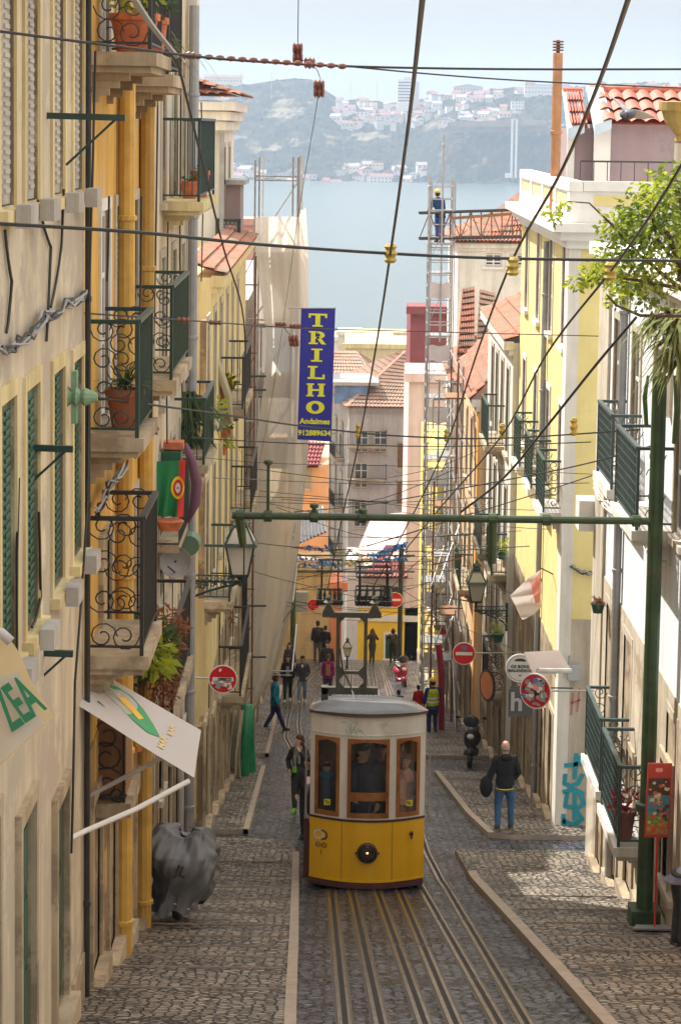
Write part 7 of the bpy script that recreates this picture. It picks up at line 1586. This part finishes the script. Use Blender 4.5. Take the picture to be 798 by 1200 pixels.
def skinp(q,x0,x1,z0,z1,th=.03,n_=0.0,nx=None,topf=None):
    nx=nx or max(2,int((x1-x0)/.06)); vs=[]
    for i in range(nx+1):
        x=x0+(x1-x0)*i/nx; y=bow(x,n_); zt_=z1 if topf is None else topf((x-x0)/(x1-x0)); vs+=[(x,y,z0),(x,y,zt_),(x,y+th,zt_),(x,y+th,z0)]
    fs=[]
    for i in range(nx):
        for k in range(4): fs.append((i*4+k,i*4+(k+1)%4,(i+1)*4+(k+1)%4,(i+1)*4+k))
    fs+=[(0,1,2,3),(nx*4+3,nx*4+2,nx*4+1,nx*4)]; q.add(vs,fs)
Zb,Zy0,Zy1,Zw0,Zw1,Zt=zbot,tz(1027),tz(957),tz(953),tz(864),tz(832)
q=MB(); skinp(q,tx0,tx1,Zy0,Zy1); q.build('lower_panel',yel,tram,smooth=False)
q=MB(); skinp(q,tx0+.01,tx1-.01,Zb,Zy0-.003,.04,-.0); skinp(q,tx0-.0,tx1+.0,Zb+.02,Zb+.08,.04,.02); q.build('bumper',tbr,tram)
q=MB(); skinp(q,tx0-.005,tx1+.005,Zy1,Zy1+.035,.03,.012); q.build('belt_moulding',mat('tram_dark_line',(.05,.025,.02),.5),tram)
q=MB(); skinp(q,tx0-.004,tx1+.004,Zy0-.002,Zy0+.03,.03,.012); q.build('lower_moulding',yel,tram)
q=MB(); skinp(q,tx0,tx1,Zw1+.10,Zt-.01,.03); skinp(q,tx0,tx1,Zw1+.10,Zw1+.118,.03,.014)
wx=[(fx(369),fx(398)),(fx(407),fx(456)),(fx(464),fx(492))]
skinp(q,tx0,tx1,Zy1+.036,Zw0+.01,.03)
for a_,b_ in ((tx0,wx[0][0]),(wx[0][1],wx[1][0]),(wx[1][1],wx[2][0]),(wx[2][1],tx1)): skinp(q,a_,b_,Zw0+.01,Zw1+.10,.035,0,2 if b_-a_<.2 else None)
for a_,b_ in wx:  # spandrels above arched frames
    skinp(q,a_,b_,Zw1+.05,Zw1+.10,.03)
q.build('upper_panel',twh,tram)
wf_=[]
for k,(a_,b_) in enumerate(wx):
    f_=MB(); t_=.055
    skinp(f_,a_,a_+t_,Zw0+.01,Zw1+.05,.06,.012,2);skinp(f_,b_-t_,b_,Zw0+.01,Zw1+.05,.06,.012,2);skinp(f_,a_+t_,b_-t_,Zw0+.01,Zw0+.01+t_*1.25,.06,.012)
    n_=10
    for i in range(n_):
        u0,u1=i/n_,(i+1)/n_; x0_,x1_=a_+t_+(b_-a_-2*t_)*u0,a_+t_+(b_-a_-2*t_)*u1; hz=lambda u:Zw1-.035+.04*math.sin(math.pi*u)
        skinp(f_,x0_,x1_,min(hz(u0),hz(u1)),Zw1+.05,.06,.012,1)
    if k==1: skinp(f_,a_+t_,b_-t_,tz(932),tz(923.5),.06,.014)
    fo=f_.build('window',twood,tram)
    g_=MB(); skinp(g_,a_+.03,b_-.03,Zw0+.03,Zw1+.03,.006,-.03); g_.build('pane',glassmat('tram_glass',(.93,.95,.95),.045),fo)
    if k!=1: st=MB(); xm=(a_+b_)/2+(.02 if k==2 else .0); yy=bow(xm,.0)+.015; st.box(xm-.045,xm+.06,yy,yy+.004,tz(941),tz(934)); so_=st.build('ticket_sticker',mat('sticker_yellow',(.75,.68,.03),.5),fo); tq=text_mb('Ts',.07,.003,.001); tq.xf(face((xm,yy-.006,tz(937.5)))).build('lettering',black,fo)
# roof
q=MB(); NL=26; 
def roofp(u,v):  # u across, v along
    x=tx0-.03+(tx1-tx0+.06)*u; yb_=bow(xc+(x-xc)*.97)-.06; y=yb_+v*6.1; cz=.19*(1-(2*u-1)**4*.9-(2*u-1)**2*.1)*min(1,(v*6.1/.55+.02))**.5
    return Vector((x,y,Zt+cz+sl*(v*6.1)))
vsn=[0,.01,.02,.035,.05,.07,.1]+[.1+.9*i/12 for i in range(1,13)]
vs=[roofp(i/NL,v) for v in vsn for i in range(NL+1)]; q.add(vs,[(j*(NL+1)+i,j*(NL+1)+i+1,(j+1)*(NL+1)+i+1,(j+1)*(NL+1)+i) for j in range(len(vsn)-1) for i in range(NL)])
q.build('roof',troof,tram,smooth=True)
q=MB(); skinp(q,tx0-.03,tx1+.03,Zt-.035,Zt+.012,.08,.05); 
for sx_,x in((-1,tx0),(1,tx1)): q.add([(x-.03,YT,Zt-.04),(x+.03,YT,Zt-.04),(x+.03,YT,Zt+.01),(x-.03,YT,Zt+.01)]+[(x-.03,YT+6.0,Zt-.04+sl*6.0),(x+.03,YT+6.0,Zt-.04+sl*6.0),(x+.03,YT+6.0,Zt+.01+sl*6.0),(x-.03,YT+6.0,Zt+.01+sl*6.0)],[(0,1,2,3),(7,6,5,4),(0,4,5,1),(1,5,6,2),(2,6,7,3),(3,7,4,0)])
q.build('roof_rim',mat('roof_rim_brown',(.12,.07,.05),.5),tram)
# sides
for sx_,x in((-1,tx0),(1,tx1)):
    def sidep(q,y0,y1,z0,z1,off=0,th=.03):
        xa_,xb_=(x+sx_*off-(th if sx_>0 else 0)),(x+sx_*off+(th if sx_<0 else 0))
        q.add([(xa_,y0,z0+sl*(y0-YT)),(xb_,y0,z0+sl*(y0-YT)),(xb_,y1,z0+sl*(y1-YT)),(xa_,y1,z0+sl*(y1-YT)),(xa_,y0,z1+sl*(y0-YT)),(xb_,y0,z1+sl*(y0-YT)),(xb_,y1,z1+sl*(y1-YT)),(xa_,y1,z1+sl*(y1-YT))],[(0,3,2,1),(4,5,6,7),(0,1,5,4),(1,2,6,5),(2,3,7,6),(3,0,4,7)])
    q=MB(); sidep(q,YT+.03,YT+6.0,Zb,Zy1); q.build('side_panel',yel,tram)
    q=MB(); sidep(q,YT+.03,YT+6.0,Zy1+.002,Zw0); sidep(q,YT+.03,YT+6.0,Zw1,Zt-.04)
    for y in [YT+.04+i*.98 for i in range(7)]: sidep(q,y,y+.14,Zw0,Zw1)
    q.build('side_panel',twh,tram)
    for y in [YT+.18+i*.98 for i in range(6)]:
        q=MB(); sidep(q,y+.05,y+.79,Zw0+.06,Zw1-.04,-.012,.006); wq=MB(); sidep(wq,y+.0,y+.05,Zw0,Zw1,.004,.04); sidep(wq,y+.79,y+.84,Zw0,Zw1,.004,.04); sidep(wq,y+.05,y+.79,Zw0,Zw0+.06,.004,.04); sidep(wq,y+.05,y+.79,Zw1-.04,Zw1,.004,.04); fo=wq.build('window',twood,tram); q.build('pane',glassmat('tram_glass') if 'tg' in globals() else bpy.data.materials['tram_glass'],fo)
q=MB(); q.add([(tx0,YT,Zb),(tx1,YT,Zb),(tx1,YT+6.0,Zb+sl*6.0),(tx0,YT+6.0,Zb+sl*6.0)],[(0,1,2,3)]); q.add([(tx0,YT+6.0,Zb+sl*6.0),(tx1,YT+6.0,Zb+sl*6.0),(tx1,YT+6.0,Zt+sl*6.0),(tx0,YT+6.0,Zt+sl*6.0)],[(0,1,2,3)]); q.build('floor_and_rear_wall',dwood,tram)
q=MB(); q.box(tx0+.04,tx1-.04,YT+2.2,YT+2.26,Zb-.3,Zw0+.2); q.build('bulkhead',mat('bulkhead',(.05,.035,.025),.6),tram)
# step along the left side, dark
q=MB(); q.box(tx0-.10,tx0-.003,YT+.2,YT+2.5,Zb+.0,Zb+1.0); q.build('side_step',tbr,tram)
# under frame and wheels
q=MB(); q.add([(tx0+.15,YT+.3,Zb-.12),(tx1-.15,YT+.3,Zb-.12),(tx1-.15,YT+5.6,Zb-.12+sl*5.3),(tx0+.15,YT+5.6,Zb-.12+sl*5.3),(tx0+.15,YT+.3,Zb-.01),(tx1-.15,YT+.3,Zb-.01),(tx1-.15,YT+5.6,Zb-.01+sl*5.3),(tx0+.15,YT+5.6,Zb-.01+sl*5.3)],[(0,3,2,1),(4,5,6,7),(0,1,5,4),(1,2,6,5),(2,3,7,6),(3,0,4,7)]); q.build('underframe',black,tram)
for y in(1.3,4.6):
    for px_ in(388,440): g_=G(px_,1040); q=MB(); q.lathe((g_.x,YT+y,gz(YT+y)+.22),[(.16,-.04),(.21,-.04),(.20,.03),(.16,.04)],16,axis='X'); q.build('wheel',iron,tram)
# headlight
c=Vector((fx(431.5),bow(fx(431.5))-.03,tz(992))); q=MB(); q.lathe(c,[(.115,.03),(.165,.03),(.165,-.02),(.145,-.045),(.14,-.03),(.02,.01)],26,axis='Y'); hl=q.build('headlight',mat('headlight_rim',(.06,.03,.025),.4),tram)
q=MB(); q.lathe(c,[(.139,-.028),(.10,-.04),(.05,-.047),(.01,-.05)],22,axis='Y'); q.build('lens',mat('headlight_lens',(.10,.055,.03),.15,var=.3,scale=20),hl,smooth=True)
q=MB(); 
for k in range(-3,4): q.box(c.x+k*.035-.003,c.x+k*.035+.003,c.y-.058,c.y-.05,c.z-.11,c.z+.11); q.box(c.x-.11,c.x+.11,c.y-.060,c.y-.052,c.z+k*.035-.003,c.z+k*.035+.003)
q.build('grille',iron,hl)
m,t,b=nodes('headlamp_bulb'); b.inputs['Emission Color'].default_value=(1,.42,.15,1); b.inputs['Emission Strength'].default_value=6
q=MB(); q.ell(c+Vector((0,-.055,.02)),(.014,.008,.014),8,6); q.build('bulb',m,hl)
for s_ in(-1,1): q=MB(); q.cbox(c+Vector((s_*.18,0,0)),(.03,.03,.03)); q.build('lug',tbr,hl)
c=Vector((fx(483),bow(fx(483))-.02,tz(973))); q=MB(); q.lathe(c,[(.03,.02),(.035,-.01),(.02,-.05)],10,axis='Y'); q.box(c.x-.015,c.x+.015,c.y-.05,c.y-.02,c.z-.07,c.z+.05); q.build('coupling_lug',tbr,tram)
q=MB()
for x_ in (401.5,460.5): skinp(q,fx(x_)-.004,fx(x_)+.004,Zy0+.03,Zy1-.002,.01,.003,1)
q.build('panel_seam',tbr,tram)
for i in range(11):
    x=tx0+.08+i*(tx1-tx0-.16)/10; q=MB(); q.ell((x,bow(x)-.004,Zy0+.07),(.009,.005,.009),6,4); q.ell((x,bow(x)-.004,Zy1-.05),(.009,.005,.009),6,4); q.build('rivet',yel,tram)
q=MB(); x=fx(431); q.rod((x-.1,bow(x)-.04,tz(869)),(x+.16,bow(x)-.035,tz(885)),.006,4); q.build('wiper',black,tram)
for s_,x in((-1,tx0),(1,tx1)): q=MB(); q.tube([(x+s_*.03,YT+.05,Zw0-.1),(x+s_*.07,YT+.05,Zw0),(x+s_*.07,YT+.05,Zw1-.2),(x+s_*.03,YT+.05,Zw1-.1)],.014,6); q.build('grab_rail',steel,tram)
# marks on the front
dmk=mat('tram_mark_brown',(.09,.045,.02),.5); 
def ringq(cx,cz,r0,r1,mm,nm,a0=0,a1=6.2832):
    q=MB(); n=22
    for i in range(n):
        a_,b_=a0+(a1-a0)*i/n,a0+(a1-a0)*(i+1)/n; pp=lambda r,a:(cx+r*math.cos(a),bow(cx+r*math.cos(a))-.006,cz+r*math.sin(a)); q.add([pp(r1,a_),pp(r1,b_),pp(r0,b_),pp(r0,a_)],[(0,1,2,3)])
    q.build(nm,mm,tram)
ringq(fx(374.5),tz(976),.055,.085,twh,'emblem_ring'); ringq(fx(379),tz(976),.055,.085,dmk,'emblem_ring',-1.9,1.9)
ringq(fx(374),tz(988),.030,.044,dmk,'digit'); ringq(fx(381),tz(988),.030,.046,dmk,'digit')
for (x_,z_,l_) in ((374,988,.07),(381,988,.07)): q=MB(); x=fx(x_); q.box(x-l_*.5,x+l_*.5,bow(x)-.008,bow(x)-.004,tz(z_)-.006,tz(z_)+.006); q.build('digit',dmk,tram)
q=MB(); x=fx(377.5); q.box(x-.006,x+.006,bow(x)-.008,bow(x)-.003,tz(999),tz(993.5)); q.build('digit',dmk,tram)
# faint graffiti on upper panel
gfm=mat('graffiti_mint',(.36,.52,.47),.6); rn=random.Random(4)
for pts in ([(399,842),(418,841),(410,855),(408,846)],[(404,850),(408,858),(414,848),(418,858)],[(418,848),(428,856)],[(410,843),(412,860)],[(416,852),(424,850)]):
    q=MB()
    for a_,b_ in zip(pts,pts[1:]):
        A_=Vector((fx(a_[0]),0,tz(a_[1])));B_=Vector((fx(b_[0]),0,tz(b_[1]))); d=(B_-A_).normalized(); s_=Vector((-d.z,0,d.x))*.008
        q.add([(v.x,bow(v.x)-.005,v.z) for v in(A_-s_,B_-s_,B_+s_,A_+s_)],[(0,1,2,3)])
    q.build('graffiti_mark',gfm,tram)
# pantograph frame
Yp_=37.2; pgm=mat('olive_steel',(.075,.07,.045),.5,.3,var=.3,scale=8); Z=lambda py:P(410,py,Yp_).z; X=lambda px_:P(px_,780,Yp_).x
q=MB(); q.box(X(377),X(443),Yp_,Yp_+.12,Z(814),Z(806)); q.box(X(377),X(385),Yp_+.0,Yp_+.2,Z(821)-.1,Z(806)-.003); q.build('pantograph_base',pgm,tram)
q=MB(); q.box(X(393.5),X(398),Yp_+.02,Yp_+.09,Z(806),Z(719)); q.box(X(426),X(430),Yp_+.02,Yp_+.09,Z(806),Z(719)); q.box(X(398),X(426),Yp_+.03,Yp_+.08,Z(790.5),Z(787)); q.build('pantograph_mast',pgm,tram)
q=MB()
for x,s_ in((398,1),(426,-1)):
    for zz,k in((787,1),(791,-1),(806,1),(724,-1)): q.add([(X(x),Yp_+.03,Z(zz)),(X(x+s_*6),Yp_+.03,Z(zz)),(X(x),Yp_+.03,Z(zz-k*6)),(X(x),Yp_+.07,Z(zz)),(X(x+s_*6),Yp_+.07,Z(zz)),(X(x),Yp_+.07,Z(zz-k*6))],[(0,1,2),(5,4,3),(0,3,4,1),(1,4,5,2),(2,5,3,0)])
q.build('gusset',pgm,tram,fix=True)
q=MB(); q.box(X(377),X(446),Yp_,Yp_+.1,Z(724),Z(718)); q.build('pantograph_head',pgm,tram)
for x in(384,438):
    q=MB(); q.prism([(X(x-7),Z(718)),(X(x+7),Z(718)),(X(x+5.5),Z(715)),(X(x+2),Z(708)),(X(x-2),Z(708)),(X(x-5.5),Z(715))],Yp_-.02,Yp_+.12); q.lathe((X(x),Yp_+.05,Z(708)),[(.05,0),(.09,.02),(.04,.06),(.06,.1),(.03,.14)],8); q.build('contact_shoe',pgm,tram)
q=MB(); q.tube([Vector((X(398),Yp_,Z(760))),Vector((X(402),Yp_-.05,Z(785))),Vector((X(410),Yp_-.1,Z(800))),Vector((X(418),Yp_-.6,Z(812)))],.014,5); q.tube([Vector((X(414),Yp_-1,Z(826))),Vector((X(408),Yp_-1.1,Z(819))),Vector((X(404),Yp_-1,Z(824)))],.012,4); q.build('power_lead',wire_m,tram)
# passengers (standing inside, separate people)
zf_=Zb+.08
def inside(label,px_,y,pytop,**k):
    x=P(px_,880,YT+y).x; zt_=P(px_,pytop,YT+y).z; fz=zf_+sl*y; person(label,Vector((x,YT+y,fz)),zt_-fz,PI+k.pop('rz',0),**k)
def sung(ex,up,hp,rm): ex(lambda q:q.cbox(hp(0,.098,.024),(.135,.022,.040)),'sunglasses',pm((.01,.01,.01))); rm(lambda q:(q.lathe(up((0,.01,1.49)),[(.08,-.05),(.11,-.02),(.10,.05),(.07,.07)],12),q.tube([up((0,.11,1.46)),up((0,.16,1.3)),up((.0,.16,1.08))],[.05,.05,.03],8)),'scarf',pm((.025,.10,.16)))
inside('passenger with brown bobbed hair, sunglasses and a blue scarf behind the left tram window',383,.32,886,top=(.03,.03,.035),trou=(.03,.05,.1),hair=(.10,.05,.03),hairlen=.08,female=True,extra=sung,vox=.012)
inside('bearded driver in a dark jacket looking aside behind the middle tram window',425,.42,870,top=(.03,.035,.06),trou=blk,hair=(.02,.015,.012),head_turn=1.1,head_pitch=-.15,vox=.012,arms=[((.25,.0,1.14),(.12,.26,1.08)),((-.26,.04,1.14),(-.2,.2,1.0))])
inside('passenger with raised arm behind the driver in the middle tram window',446,.75,868,top=(.10,.10,.13),trou=blk,arms=[((.27,.02,1.5),(.17,.1,1.72)),((-.25,.04,1.14),(-.2,.2,1.0))],vox=.012)
def psc(ex,up,hp,rm): rm(lambda q:(q.lathe(up((0,.01,1.47)),[(.10,-.12),(.16,-.08),(.13,.0),(.08,.06)],12),q.tube([up((.05,.12,1.42)),up((.06,.18,1.2)),up((.05,.18,.98))],[.09,.11,.08],8)),'scarf',pm((.62,.33,.26)))
inside('woman in a big pink scarf with one hand raised behind the right tram window',474,.30,882,top=(.30,.22,.22),trou=(.10,.2,.28),hair=(.06,.03,.02),female=True,extra=psc,arms=[((.2,.1,1.42),(.06,.12,1.78)),((-.22,.08,1.16),(-.05,.22,1.12))],vox=.012)
# tidy helper properties
for o in bpy.data.objects:
    if '_w' in o: del o['_w']
